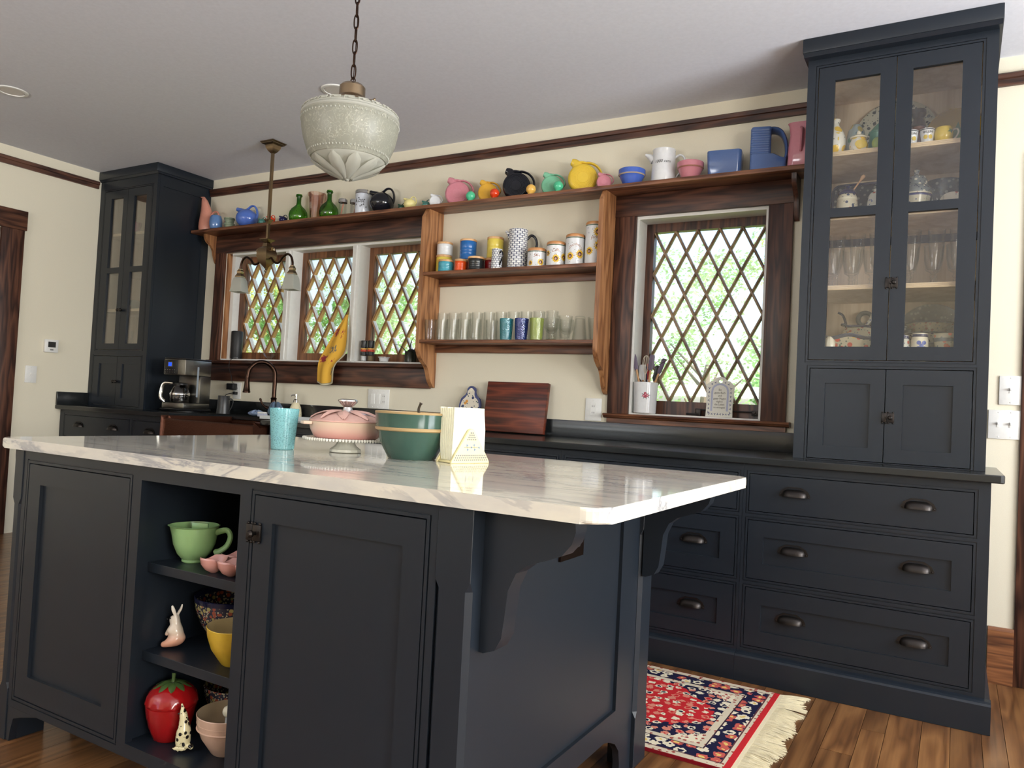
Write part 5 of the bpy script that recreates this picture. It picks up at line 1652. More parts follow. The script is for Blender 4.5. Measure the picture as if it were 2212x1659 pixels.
part(t, 'painted_roses', b, [plain('print_green', srgb(50, 56, 48), .5), plain('print_rose', srgb(164, 50, 76), .5), plain('print_pink', srgb(226, 160, 170), .5)], smooth=0)
m_plum = plain('plum_silicone', srgb(88, 74, 96), .45); m_handle = plain('beech_handle', srgb(200, 156, 112), .5)
def spatula(label, dx, dy, tx, ty, tip, mat, name='spatula', wd=.026, hl=.085, cat_='spatula', hmat=None):
    """from inside the crock to the tip height; dx, dy foot, tx, ty top"""
    t = thing(name, label, cat_, (4.305+dx, .030+dy, ZB+.0105), 0, 'spatulas standing in the crock')
    p0, p1 = Vector((0, 0, 0)), Vector((tx-dx, ty-dy, tip-ZB-.0105))
    d = (p1-p0).normalized()
    ln = (p1-p0).length
    b = MB(); b.tube([p0, p0+d*(ln-hl)], .0055, 8, rb=.007); part(t, 'handle', b, hmat or m_handle)
    b = MB(); b.tube([p0+d*(ln-hl-.004), p0+d*(ln-hl+.012), p0+d*(ln-.012), p0+d*ln], [.004]*4, 10, rb=[.008, wd/2, wd/2, wd/2*.8], bn=(d.cross(Vector((.35, -1, 0)))).normalized()); part(t, 'blade', b, mat)
spatula('plum silicone spatula leaning left in the crock', .004, -.01, -.072, -.015, 1.388, m_plum)
spatula('white flat spatula behind the left plum one', -.01, .012, -.034, .028, 1.335, g_white, wd=.040)
spatula('navy blue handled spatula in the crock', .0, .02, -.012, .028, 1.325, g_navy, wd=.014, hl=.10)
spatula('plum spoon spatula upright in the crock', .006, -.012, .036, -.014, 1.388, m_plum, wd=.030)
spatula('black spatula leaning right in the crock', .004, .020, .064, .012, 1.330, m_black, wd=.034)
spatula('plum slotted spatula leaning far right in the crock', -.006, .004, .105, -.020, 1.366, m_plum, wd=.024)
spatula('red handled brush in the crock', .02, .016, .008, -.002, 1.340, plain('red_plastic', srgb(176, 32, 44), .4), name='pastry_brush', wd=.012, cat_='brush', hmat=m_plate)
t = thing('balloon_whisk', 'wire whisk with a bead standing in the crock', 'whisk', (4.300, .020, ZB+.0105), 0)
b = MB(); b.tube([(0, 0, 0), (.004, 0, .20)], .005, 8); part(t, 'handle', b, m_steel)
for k in range(5):
    a = k*PI/5
    b = MB(); b.tube(cat([(.004, 0, .195), (.004+.018*math.cos(a), .018*math.sin(a), .245), (.005+.014*math.cos(a), .014*math.sin(a), .290), (.006, 0, .302), (.005-.014*math.cos(a), -.014*math.sin(a), .290), (.004-.018*math.cos(a), -.018*math.sin(a), .245), (.004, 0, .195)], 4), .0012, 5); part(t, 'wire', b, plain('pale_wire', srgb(214, 204, 186), .4) if k == 0 else bpy.data.materials['pale_wire'])
b = MB(); b.tube(cat([(.035, .02, .255), (.08, -.01, .285), (.118, -.015, .292), (.122, -.014, .285), (.08, -.01, .262), (.04, 0.02, .248)], 5), .0016, 6)
one('wire_strainer', 'thin steel wire loop sticking out of the crock', 'utensil', b, m_steel, (4.300, .020, ZB))

# plaque
t = thing('tile_plaque', 'white ceramic board with blue scrolls and a German saying, leaning in the single window', 'plaque', (4.703, .048, ZB), .10)
t.rotation_euler = (math.radians(-5), 0, .08)
out = [(-.068, 0), (.068, 0), (.066, .06), (.070, .11), (.071, .165), (.048, .186), (.034, .188), (.022, .203), (.0, .210), (-.022, .203), (-.034, .188), (-.048, .186), (-.071, .165), (-.070, .11), (-.066, .06)]
hole = [(.0105*math.cos(2*PI*k/16), .186+.0105*math.sin(2*PI*k/16)) for k in range(16)]
b = MB()
# outline with a hole, bridged at the foot of the hole
ring = [b.bm.verts.new((p[0], -.010, p[1])) for p in out]; ring2 = [b.bm.verts.new((p[0], 0, p[1])) for p in out]
hr = [b.bm.verts.new((p[0], -.010, p[1])) for p in hole]; hr2 = [b.bm.verts.new((p[0], 0, p[1])) for p in hole]
for A_, B_ in ((ring, ring2), (hr, hr2)):
    for i in range(len(A_)):
        b.quad([A_[i], A_[(i+1) % len(A_)], B_[(i+1) % len(A_)], B_[i]])
for A_, B_ in ((ring, hr), (ring2, hr2)):
    es = [b.bm.edges.get((A_[i], A_[(i+1) % len(A_)])) for i in range(len(A_))]+[b.bm.edges.get((B_[i], B_[(i+1) % len(B_)])) for i in range(len(B_))]
    bmesh.ops.triangle_fill(b.bm, use_beauty=True, edges=[e for e in es if e])
part(t, 'board', b, plain('plaque_white', srgb(206, 204, 192), .2), smooth=0)
m_pblue = plain('plaque_blue', srgb(52, 60, 104), .3); m_pband = plain('plaque_pale_blue', srgb(160, 164, 188), .3)
b = MB()
arch = [(-.040, .030), (-.040, .135), (-.034, .155), (-.018, .167), (0, .171), (.018, .167), (.034, .155), (.040, .135), (.040, .030)]
for i, (p, q) in enumerate(zip(arch, arch[1:])):
    dx_, dz_ = q[0]-p[0], q[1]-p[1]; l_ = math.hypot(dx_, dz_); nx_, nz_ = -dz_/l_*.005, dx_/l_*.005
    b.quad([b.bm.verts.new((p[0]-nx_, -.0103, p[1]-nz_)), b.bm.verts.new((q[0]-nx_, -.0103, q[1]-nz_)), b.bm.verts.new((q[0]+nx_, -.0103, q[1]+nz_)), b.bm.verts.new((p[0]+nx_, -.0103, p[1]+nz_))])
part(t, 'printed_arch', b, m_pband, smooth=0)
b = MB()
for s in (-1, 1):
    for k in range(7):
        v, f = star(3, .002, .0085 if k % 3 else .011, (s*.055, .022+.021*k), k*1.1); add_flat(b, v, f, lambda u, w_: (u, -.0106, w_))
for k in range(8):
    v, f = star(3, .002, .008, (-.05+.0143*k, .014), k*1.3); add_flat(b, v, f, lambda u, w_: (u, -.0106, w_))
for u_, w__ in ((-.025, .178), (.025, .178), (-.042, .17), (.042, .17)):
    v, f = star(3, .002, .008, (u_, w__), 1); add_flat(b, v, f, lambda u, w_: (u, -.0106, w_))
part(t, 'printed_scrolls', b, m_pblue, smooth=0, stuff=True)
b = MB()
for k, ln_ in enumerate(('Ein', 'gutes Buch', 'und', 'guter Magen', u't\u00e4glich', 'das Leben', 'zu ertragen')):
    vs, fs = text_shape(ln_, .0148, .0); add_flat(b, vs, fs, lambda u, w_: (u*.86, -.0106, w_+.136-.0152*k))
part(t, 'writing', b, plain('plaque_ink', srgb(58, 48, 40), .5), smooth=0)

# towel hanging from the second mullion over the sill
def towel_mat():
    m, nt, b = new_mat('yellow_towel_cloth')
    tc = N(nt, 'ShaderNodeTexCoord'); sp = N(nt, 'ShaderNodeSeparateXYZ'); L(nt, tc.outputs['UV'], sp.inputs[0])
    v = N(nt, 'ShaderNodeTexVoronoi', _Scale=1.0)
    mp = N(nt, 'ShaderNodeMapping'); mp.inputs['Scale'].default_value = (2.0, 5.4, 1); L(nt, tc.outputs['UV'], mp.inputs[0]); L(nt, mp.outputs[0], v.inputs['Vector'])
    nz = N(nt, 'ShaderNodeTexNoise', _Scale=22.0, _Detail=2.0); L(nt, tc.outputs['UV'], nz.inputs['Vector'])
    ad = N(nt, 'ShaderNodeMath', operation='MULTIPLY_ADD'); ad.inputs[1].default_value = .8; L(nt, nz.outputs['Fac'], ad.inputs[0]); L(nt, v.outputs['Distance'], ad.inputs[2])
    lt = N(nt, 'ShaderNodeMath', operation='LESS_THAN'); lt.inputs[1].default_value = .74; L(nt, ad.outputs[0], lt.inputs[0])
    sc = N(nt, 'ShaderNodeSeparateColor'); L(nt, v.outputs['Color'], sc.inputs[0])
    rp = ramp(nt, [(.0, srgb(150, 50, 56)), (.45, srgb(186, 70, 72)), (.5, srgb(112, 106, 92)), (1, srgb(128, 122, 104))]); rp.color_ramp.interpolation = 'CONSTANT'; L(nt, sc.outputs[0], rp.inputs[0])
    mx = N(nt, 'ShaderNodeMix', data_type='RGBA'); mx.inputs[6].default_value = srgb(218, 168, 60); L(nt, rp.outputs[0], mx.inputs[7]); L(nt, lt.outputs[0], mx.inputs['Factor'])
    # border: pale band with a grey line along the edges
    def edge(dist, col, src, width0):
        pass
    mn = N(nt, 'ShaderNodeMath', operation='MINIMUM')
    om = N(nt, 'ShaderNodeMath', operation='SUBTRACT'); om.inputs[0].default_value = 1; L(nt, sp.outputs[0], om.inputs[1])
    m2 = N(nt, 'ShaderNodeMath', operation='MULTIPLY'); m2.inputs[1].default_value = 2.4; L(nt, sp.outputs[1], m2.inputs[0])
    L(nt, om.outputs[0], mn.inputs[0]); L(nt, m2.outputs[0], mn.inputs[1])
    r2 = ramp(nt, [(0, srgb(196, 188, 160)), (.09, srgb(120, 116, 96)), (.115, (0, 0, 0))]); r2.color_ramp.interpolation = 'CONSTANT'; L(nt, mn.outputs[0], r2.inputs[0])
    l2 = N(nt, 'ShaderNodeMath', operation='LESS_THAN'); l2.inputs[1].default_value = .115; L(nt, mn.outputs[0], l2.inputs[0])
    m3 = N(nt, 'ShaderNodeMix', data_type='RGBA'); L(nt, mx.outputs[2], m3.inputs[6]); L(nt, r2.outputs[0], m3.inputs[7]); L(nt, l2.outputs[0], m3.inputs['Factor'])
    L(nt, m3.outputs[2], b.inputs['Base Color']); b.inputs['Roughness'].default_value = .9
    return m
b = MB()
uvl = b.bm.loops.layers.uv.new('UVMap')
rows = [  # z, left x, right x, y : narrow at the hook, spreading over the sill and down the apron
    (1.640, 2.176, 2.192, -.006), (1.590, 2.140, 2.200, -.012), (1.530, 2.098, 2.214, -.020), (1.470, 2.060, 2.230, -.028), (1.410, 2.030, 2.240, -.038), (1.360, 2.006, 2.240, -.050), (1.325, 1.995, 2.205, -.060), (1.290, 1.990, 2.160, -.066), (1.240, 1.984, 2.140, -.060), (1.190, 1.978, 2.132, -.050), (1.150, 1.972, 2.128, -.046)]
nu = 22
G = []
for ri, (z, xl, xr, y) in enumerate(rows):
    row = []
    for i in range(nu+1):
        u = i/nu
        amp = .010*min(1, ri/3)
        fold = amp*math.sin(u*PI*3.2+.6)*(1-.25*u)
        drop = -.014*math.sin(PI*u*1.3)*(ri/10) + (.018*(1-u) if ri == 10 else 0)
        row.append((b.bm.verts.new((xl+(xr-xl)*u, y-.012+fold, z+drop)), u, 1-ri/10))
    G.append(row)
for A_, B_ in zip(G, G[1:]):
    for i in range(nu):
        q = [A_[i], A_[i+1], B_[i+1], B_[i]]
        f = b.quad([p[0] for p in q])
        for lp, p in zip(f.loops, q):
            lp[uvl].uv = (p[1], p[2])
o = one('kitchen_towel', 'yellow printed kitchen towel hanging from the window mullion over the sill', 'towel', b, towel_mat(), (2.1, -.05, 1.4), smooth=80, world=True)
sd = o.modifiers.new('thick', 'SOLIDIFY'); sd.thickness = .003
sb = o.modifiers.new('soft', 'SUBSURF'); sb.levels = 1; sb.render_levels = 1
# ------------------------------------------------------------------ worktop: coffee corner and sink
ZC = .9142
t = thing('turntable', 'low black turntable under the coffee maker', 'turntable', (.985, -.33, ZC))
b = MB(); b.lathe([(0, 0), (.10, 0), (.10, .010), (0, .010)], 32); part(t, 'foot', b, m_blackm)
b = MB(); b.lathe([(0, .0102), (.150, .0102), (.168, .014), (.170, .019), (.165, .023), (0, .023)], 48); part(t, 'plate', b, m_black)
t = thing('coffee_maker', 'black and steel drip coffee maker with a blue lit display', 'coffee maker', (.985, -.33, ZC+.0235), .10)
b = MB(); b.box(-.105, .105, -.118, .118, 0, .040, .006); part(t, 'base', b, m_steel)
b = MB(); b.box(-.105, .105, .020, .118, .0405, .235, .004); part(t, 'water_tank', b, m_steel)
b = MB(); b.box(-.105, .105, -.118, .118, .2355, .345, .006); part(t, 'brew_head', b, m_steel)
b = MB(); b.box(-.104, .104, -.117, .117, .3455, .356, .004); part(t, 'top_lid', b, m_black)
b = MB(); b.box(-.096, .030, -.1225, -.1185, .240, .340, .002); cp = part(t, 'control_panel', b, m_black)
b = MB(); b.box(-.058, -.020, -.1245, -.1228, .292, .326); part(cp, 'display_bezel', b, m_chrome, smooth=0)
m_lcd, nt, bs = new_mat('blue_lcd'); bs.inputs['Base Color'].default_value = srgb(20, 60, 200); bs.inputs['Emission Color'].default_value = srgb(30, 90, 255); bs.inputs['Emission Strength'].default_value = .9
b = MB(); b.box(-.053, -.025, -.1258, -.1246, .296, .322); part(cp, 'display', b, m_lcd, smooth=0)
b = MB()
for q in range(5):
    b.lathe([(0, 0), (.0045, 0), (.004, .002), (0, .0022)], 8, M=Matrix.Translation((-.082+.022*q, -.1226, .270)) @ Matrix.Rotation(PI/2, 4, 'X'))
    b.box(-.086+.022*q, -.078+.022*q, -.1232, -.1226, .252, .255)
part(cp, 'button', b, m_chrome)
b = MB(); b.box(.1052, .1058, -.012, .004, .085, .300); part(t, 'water_gauge', b, plain('gauge_grey', srgb(150, 160, 168), .3), smooth=0)
b = MB(); b.lathe([(0, 0), (.060, 0), (.068, .01), (.070, .06), (.058, .100), (.046, .116), (.048, .125), (.045, .125), (.043, .115), (.055, .098), (.066, .06), (.064, .012), (0, .006)], 28, c=(-.012, -.048, .041)); ca = part(t, 'carafe', b, thin_glass('carafe_glass', (.30, .30, .30), .2, .7, .03, facing_tint=(.1, .1, .1)))
b = MB(); b.lathe([(0, .1255), (.049, .1255), (.050, .136), (.03, .142), (0, .143)], 24, c=(-.012, -.048, .041)); part(ca, 'carafe_lid', b, m_black)
b = MB(); b.lathe([(.0695, .048), (.0715, .052), (.0715, .066), (.069, .070)], 28, c=(-.012, -.048, .041)); part(ca, 'carafe_band', b, m_chrome)
b = MB(); b.tube(cat([(-.045, -.085, .172), (-.085, -.118, .172), (-.098, -.128, .14), (-.102, -.132, .075), (-.085, -.112, .045)], 5), .009, 10, rb=.013); part(ca, 'carafe_handle', b, m_chrome)
t = thing('mug', 'dark grey mug with a thin handle beside the coffee maker', 'mug', (1.288, -.250, ZC), .3)
b = MB(); b.lathe([(0, 0), (.052, 0), (.055, .004), (.050, .05), (.047, .128), (.0455, .130), (.044, .127), (.047, .05), (.049, .010), (0, .008)], 32); part(t, 'body', b, plain('dark_grey_glaze', (.03, .031, .032), .35))
b = MB(); b.tube(cat([(.046, 0, .108), (.070, 0, .108), (.086, 0, .092), (.078, 0, .06), (.060, 0, .030), (.052, 0, .020)], 5), .0035, 8, rb=.006); part(t, 'handle', b, bpy.data.materials['dark_grey_glaze'])
slim(t, .86)

t = thing('faucet', 'dark bronze gooseneck faucet with pull down spray head', 'faucet', (1.625, -.105, ZC), -.10)
b = MB(); b.lathe([(0, 0), (.030, 0), (.030, .006), (.024, .012), (.021, .02), (.024, .040), (.028, .062), (.026, .080), (.019, .092), (.0185, .120), (.022, .128), (.016, .136), (0, .136)], 28); part(t, 'base', b, m_bronze)
b = MB(); b.tube(cat([(0, 0, .130), (0, 0, .26), (-.006, -.006, .325), (-.035, -.045, .372), (-.072, -.10, .372), (-.098, -.140, .325), (-.104, -.148, .280), (-.105, -.150, .265)], 7), .0150, 14); part(t, 'neck', b, m_bronze)
b = MB(); b.lathe([(0, .265), (.014, .265), (.0155, .255), (.0165, .235), (.020, .20), (.024, .172), (.026, .168), (.026, .160), (.020, .158), (0, .158)], 24, c=(-.105, -.150, 0)); part(t, 'spray_head', b, m_bronze)
b = MB(); b.tube([(-.02, -.012, .055), (-.045, -.026, .062)], .012, 12); b.tube(cat([(-.045, -.026, .062), (-.066, -.042, .085), (-.080, -.054, .125)], 4), [.007]*7+[.009, .006], 10); part(t, 'lever', b, m_bronze)
def cloth_lump(name, label, loc, R_, mat, seed, sx=1.0, sy=1.0, sz=.5, rz=0):
    b = MB(); b.ball((0, 0, R_*sz), R_, 28, 16, sx=sx, sy=sy, sz=sz)
    r_ = random.Random(seed)
    ph = [r_.uniform(0, 6) for _ in range(6)]
    for v in b.bm.verts:
        a = math.atan2(v.co.y, v.co.x)
        k = 1+.12*math.sin(3*a+ph[0]+v.co.z*40)+.09*math.sin(7*a+ph[1]-v.co.z*60)+.06*math.sin(11*a+ph[2])
        v.co.x *= k; v.co.y *= k
        v.co.z = max(0.0, v.co.z*(1+.25*math.sin(5*a+ph[3])))
    return one(name, label, 'cloth', b, mat, loc, rz, smooth=60)
m_dish = plain('blue_dishcloth', srgb(92, 112, 134), .95, bump=.6, bscale=150)
cloth_lump('dish_cloth', 'crumpled grey blue dish cloth at the foot of the faucet', (1.700, -.150, ZC), .052, m_dish, 3, 1.0, .8, .85)
cloth_lump('dish_cloth', 'pale blue crumpled cloth left of the white scrub brush', (1.530, -.165, ZC), .044, plain('pale_cloth', srgb(140, 158, 190), .95, bump=.6, bscale=150), 5, 1.5, .8, .4)
t = thing('scrub_brush', 'white scrub brush with bristles lying by the sink', 'brush', (1.615, -.185, ZC), .2)
b = MB(); b.box(-.035, .035, -.018, .018, .020, .032, .005); part(t, 'head', b, m_plate)
b = MB()
for q in range(60):
    x_ = -.031+.0062*(q % 11); y_ = -.014+.0056*(q//11); b.box(x_-.0016, x_+.0016, y_-.0016, y_+.0016, .0005, .0203)
part(t, 'bristles', b, plain('bristle_white', srgb(214, 218, 236), .7), smooth=0, stuff=True)
t = thing('drain_tray', 'long white draining tray on the worktop right of the faucet', 'tray', (2.38, -.40, ZC))
b = MB(); b.hf(-.42, .42, -.12, .12, .020, [(-.405, .405, -.105, .105, .008)], 0, f=lambda u, v, d: (u, v, d)); part(t, 'body', b, plain('tray_white', srgb(210, 214, 214), .35), smooth=0)
t = thing('soap_dispenser', 'cream floral soap dispenser with a chrome pump', 'dispenser', (1.810, -.075, ZC))
b = MB(); b.lathe([(0, 0), (.048, 0), (.053, .006), (.052, .035), (.044, .075), (.030, .100), (.022, .108), (0, .108)], 32); part(t, 'body', b, pattern('soap_floral', srgb(224, 214, 180), srgb(96, 66, 40), srgb(160, 150, 110), srgb(150, 96, 50), 26, (.22, .16)))
b = MB(); b.lathe([(0, .108), (.020, .108), (.021, .125), (.014, .130), (.009, .133), (.009, .150), (.014, .153), (.014, .166), (0, .168)], 20); b.tube([(0, 0, .160), (-.022, -.018, .160), (-.034, -.028, .152)], .0048, 8); part(t, 'pump', b, m_chrome)
slim(t, .84)

t = thing('cutting_board', 'dark walnut cutting board leaning on the wall between outlets', 'board', (3.555, -.0665, ZC), 0)
t.rotation_euler = (math.radians(-8), 0, 0)
b = MB(); b.box(-.2025, .2025, -.030, 0, .0045, .298, .003); part(t, 'board', b, m_cut)
t = thing('serving_board', 'small patterned pottery board with a hole, leaning on the wall behind the napkins', 'board', (3.228, -.055, ZC), 0)
t.rotation_euler = (math.radians(-7), 0, 0)
out = [(-.072, .0025), (.072, .0025), (.076, .01), (.076, .155)]+[tuple(p)[:2] for p in cat([(.076, .155, 0), (.066, .19, 0), (.040, .214, 0), (.030, .232, 0), (.028, .252, 0), (.014, .266, 0), (0, .268, 0), (-.014, .266, 0), (-.028, .252, 0), (-.030, .232, 0), (-.040, .214, 0), (-.066, .19, 0), (-.076, .155, 0)], 3)][1:]+[(-.076, .01)]
b = MB(); b.prism(out, -.014, 0); bd = part(t, 'rim', b, glaze('board_blue', srgb(52, 64, 116), .2), smooth=20)
inn = [(p[0]*.86, .018+(p[1]-.02)*.94) for p in out]
b = MB(); b.prism(inn, -.0152, -.0142); part(t, 'painted_field', b, pattern('board_floral', srgb(214, 206, 190), srgb(206, 140, 50), srgb(60, 80, 90), srgb(40, 56, 96), 30, (.30, .24)), smooth=0)
b = MB(); b.lathe([(0, 0), (.011, 0), (.011, .002), (0, .002)], 18, M=Matrix.Translation((0, -.0145, .245)) @ Matrix.Rotation(PI/2, 4, 'X')); part(t, 'hole', b, m_wall)

# ------------------------------------------------------------------ on the island
ZI = .8952
def speckle(name, c, f):
    m, nt, b = new_mat(name)
    nt.nodes.remove(b)
    tc = N(nt, 'ShaderNodeTexCoord'); mp = N(nt, 'ShaderNodeMapping'); mp.inputs['Scale'].default_value = (1, 1, 2.4); L(nt, tc.outputs['Object'], mp.inputs[0])
    nz = N(nt, 'ShaderNodeTexNoise', _Scale=150.0, _Detail=1.0); L(nt, mp.outputs[0], nz.inputs['Vector'])
    r = ramp(nt, [(.56, f), (.60, tuple(q*.62 for q in f))]); L(nt, nz.outputs['Fac'], r.inputs[0])
    tr = N(nt, 'ShaderNodeBsdfTransparent'); tr.inputs[0].default_value = (*c, 1)
    df = N(nt, 'ShaderNodeBsdfDiffuse'); L(nt, r.outputs[0], df.inputs[0])
    gl = N(nt, 'ShaderNodeBsdfGlossy', _Roughness=.1)
    a = N(nt, 'ShaderNodeMixShader'); a.inputs[0].default_value = .55; L(nt, tr.outputs[0], a.inputs[1]); L(nt, df.outputs[0], a.inputs[2])
    c2 = N(nt, 'ShaderNodeMixShader'); c2.inputs[0].default_value = .07; L(nt, a.outputs[0], c2.inputs[1]); L(nt, gl.outputs[0], c2.inputs[2])
    L(nt, c2.outputs[0], nt.nodes['Material Output'].inputs[0])
    return m
t = thing('plastic_cup', 'tall turquoise frosted plastic cup with bubbles on the marble', 'cup', (3.900, -2.154, ZI))
b = MB(); b.lathe([(0, .006), (.048, 0), (.051, .002), (.0535, .03), (.064, .112), (.0655, .130), (.0665, .131), (.0635, .131), (.061, .112), (.0505, .03), (.047, .012), (0, .010)], 40); part(t, 'body', b, speckle('turquoise_plastic', (.60, .88, .90), srgb(150, 208, 212)))
b = MB(); b.lathe([(0, .0105), (.0465, .0125), (.050, .030), (.0515, .044), (0, .044)], 36); part(t, 'water', b, speckle('turquoise_water', (.30, .72, .82), srgb(110, 198, 214)))
slim(t, .70)

CXs, CYs = 4.072, -2.050
t = thing('cake_stand', 'white milk glass cake stand with a beaded lace edge', 'cake stand', (CXs, CYs, ZI))
m_milk = glaze('milk_glass', srgb(226, 224, 212), .15)
b = MB(); b.lathe([(0, .004), (.060, 0), (.066, .002), (.064, .010), (.046, .020), (.036, .032), (.046, .038), (0, .038)], 40, fn=lambda a, r, z: r*(1+.03*math.cos(14*a)) if .001 < z < .034 else r); part(t, 'foot', b, m_milk)
b = MB(); b.lathe([(0, .0382), (.10, .038), (.155, .040), (.168, .044), (.165, .047), (.10, .0445), (0, .0445)], 56, fn=lambda a, r, z: r*(1+(.022*math.cos(10*a) if r > .15 else 0))); pl_ = part(t, 'plate', b, m_milk)
b = MB()
for k in range(84):
    a = 2*PI*k/84
    r = .172*(1+.022*math.cos(10*a))
    b.ball((r*math.cos(a), r*math.sin(a), .043), .0052, 8, 6)
part(pl_, 'beaded_edge', b, m_milk, stuff=True)
slim(t, .76)
t = thing('covered_casserole', 'pink covered casserole with a leafy lid and a steel knob, on the cake stand', 'casserole', (CXs, CYs, ZI+.0450), .92)
g_pinkc = plain('casserole_pink', srgb(222, 178, 166), .16)
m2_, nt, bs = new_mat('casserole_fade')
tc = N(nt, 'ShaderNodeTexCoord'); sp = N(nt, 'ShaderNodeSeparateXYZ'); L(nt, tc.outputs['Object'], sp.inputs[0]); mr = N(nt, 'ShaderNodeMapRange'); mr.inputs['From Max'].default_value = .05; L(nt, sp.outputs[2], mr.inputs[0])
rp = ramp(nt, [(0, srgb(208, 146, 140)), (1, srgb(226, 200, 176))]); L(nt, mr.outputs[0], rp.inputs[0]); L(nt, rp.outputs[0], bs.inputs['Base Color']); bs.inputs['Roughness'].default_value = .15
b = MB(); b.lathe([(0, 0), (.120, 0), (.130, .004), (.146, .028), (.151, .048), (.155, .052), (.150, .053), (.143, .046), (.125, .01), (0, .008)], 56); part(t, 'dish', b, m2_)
for s in (-1, 1):
    b = MB(); b.prism([(s*.146, -.050), (s*.178, -.036), (s*.186, 0), (s*.178, .036), (s*.146, .050)], .042, .052, 'xy'); bmesh.ops.bevel(b.bm, geom=list(b.bm.edges), offset=.003, segments=2, affect='EDGES', profile=.5); part(t, 'handle', b, m2_)
b = MB(); b.lathe([(0, .0535), (.150, .0535), (.151, .057), (.120, .072), (.07, .082), (.02, .086), (0, .086)], 60, fn=lambda a, r, z: r*(1+.008*math.sin(18*a)) if .055 < z < .083 else r); ld = part(t, 'lid', b, g_pinkc)
for k in range(9):
    a = 2*PI*k/9
    b = MB()
    rows = []
    for rr, zz, ww in ((.030, .0855, .006), (.062, .0845, .019), (.095, .0805, .024), (.125, .0715, .017), (.146, .0610, .003)):
        rows.append([b.bm.verts.new((rr*math.cos(a+.25*(rr/.146))-s*ww*math.sin(a), rr*math.sin(a+.25*(rr/.146))+s*ww*math.cos(a), zz+.0045*(1-abs(s))+.0012)) for s in (-1, 0, 1)])
    for A_, B_ in zip(rows, rows[1:]):
        for i in range(2):
            b.quad([A_[i], A_[i+1], B_[i+1], B_[i]])
    part(ld, 'relief_leaf', b, g_pinkc, smooth=15)
b = MB(); b.lathe([(0, .086), (.024, .086), (.019, .094), (.017, .100), (.036, .114), (.041, .119), (.040, .123), (.030, .126), (0, .127)], 32); part(ld, 'knob', b, m_chrome, 'polished steel knob')
slim(t, .78)

t = thing('yellowware_bowl', 'large green mixing bowl with tan bands and pressed ribs', 'bowl', (4.334, -2.043, ZI))
g_green = glaze('bowl_green', srgb(54, 82, 71), .14); g_tan = glaze('bowl_tan', srgb(170, 142, 98), .3)
b = MB(); b.lathe([(0, .003), (.088, 0), (.092, .003), (.102, .018), (.124, .050), (.136, .078), (.140, .084)], 72, fn=lambda a, r, z: r*(1+.006*abs(math.cos(22*a))*(1 if .01 < z < .076 else 0))); part(t, 'body', b, g_green)
b = MB(); b.lathe([(.140, .0842), (.1455, .087), (.1465, .092), (.1440, .0952)], 56); part(t, 'band', b, g_tan)
b = MB(); b.lathe([(.1438, .0954), (.1440, .110), (.1465, .128), (.1480, .1355)], 72, fn=lambda a, r, z: r*(1+.005*abs(math.cos(30*a))*(1 if .098 < z < .132 else 0))); part(t, 'collar', b, g_green)
b = MB(); b.lathe([(.1480, .1357), (.1490, .139), (.1470, .142), (.1425, .1415), (.1385, .12), (.130, .08), (.10, .022), (.06, .009), (0, .008)], 56); part(t, 'inner_glaze', b, g_tan)
slim(t, .79)
t = thing('gourd', 'dark stem of a fruit rising out of the green mixing bowl', 'fruit', (4.318, -2.005, ZI+.0225))
b = MB(); b.ball((0, 0, .048), .050, 24, 14, sz=.95); part(t, 'fruit', b, plain('gourd_green', srgb(70, 84, 40), .5))
b = MB(); b.tube(cat([(0, 0, .088), (.006, 0, .110), (.004, 0, .130), (.012, 0, .147)], 4), [.006]*4+[.0045]*4+[.004]*4+[.006], 8); part(t, 'stem', b, plain('stem_brown', srgb(60, 50, 36), .7))

t = thing('napkin_holder', 'cream pottery napkin holder with blue stamped triangle sides', 'napkin holder', (4.492, -2.000, ZI), 1.25)
m_nap_h = glaze('holder_cream', srgb(228, 214, 160), .25)
def tri_side(y0, y1, nm):
    b = MB(); b.prism([(-.072, 0), (.072, 0), (.070, .008), (.012, .096), (.004, .102), (-.004, .102), (-.012, .096), (-.070, .008)], y0, y1); bmesh.ops.bevel(b.bm, geom=[e for e in b.bm.edges if abs(e.verts[0].co.y-e.verts[1].co.y) < 1e-6], offset=.0015, segments=1, affect='EDGES'); return part(t, nm, b, m_nap_h, smooth=0)
b = MB(); b.box(-.070, .070, -.029, .029, 0, .008, .003); part(t, 'base', b, m_nap_h)
fr_ = tri_side(-.0380, -.0295, 'side_panel'); tri_side(.0295, .0380, 'side_panel')
m_stamp = glaze('stamp_blue', srgb(44, 46, 84), .3); m_stampl = glaze('stamp_pale_blue', srgb(96, 122, 156), .3); m_stampg = glaze('stamp_stem', srgb(96, 96, 56), .3)
ff = lambda u, v: (u, -.0386, v)
b = MB()
for r_i, zz in enumerate((.010, .0165, .023)):
    n_ = 17-r_i
    for k in range(n_):
        x_ = (k-(n_-1)/2)*.0076
        if abs(x_) > .066-.72*(zz-.006): continue
        v, f = star(5, .0012, .0036, (x_, zz), k); add_flat(b, v, f, ff)
for r_i, zz in enumerate((.070, .0765, .083, .0895)):
    n_ = 5-r_i
    for k in range(n_):
        v, f = star(5, .0013, .0038, ((k-(n_-1)/2)*.0074, zz), k); add_flat(b, v, f, ff)
part(fr_, 'stamped_border', b, m_stamp, smooth=0, stuff=True)
b = MB()
b.mi = 1
b.quad([b.bm.verts.new(ff(*q)) for q in ((-.028, .0462), (.028, .0462), (.028, .0474), (-.028, .0474))])
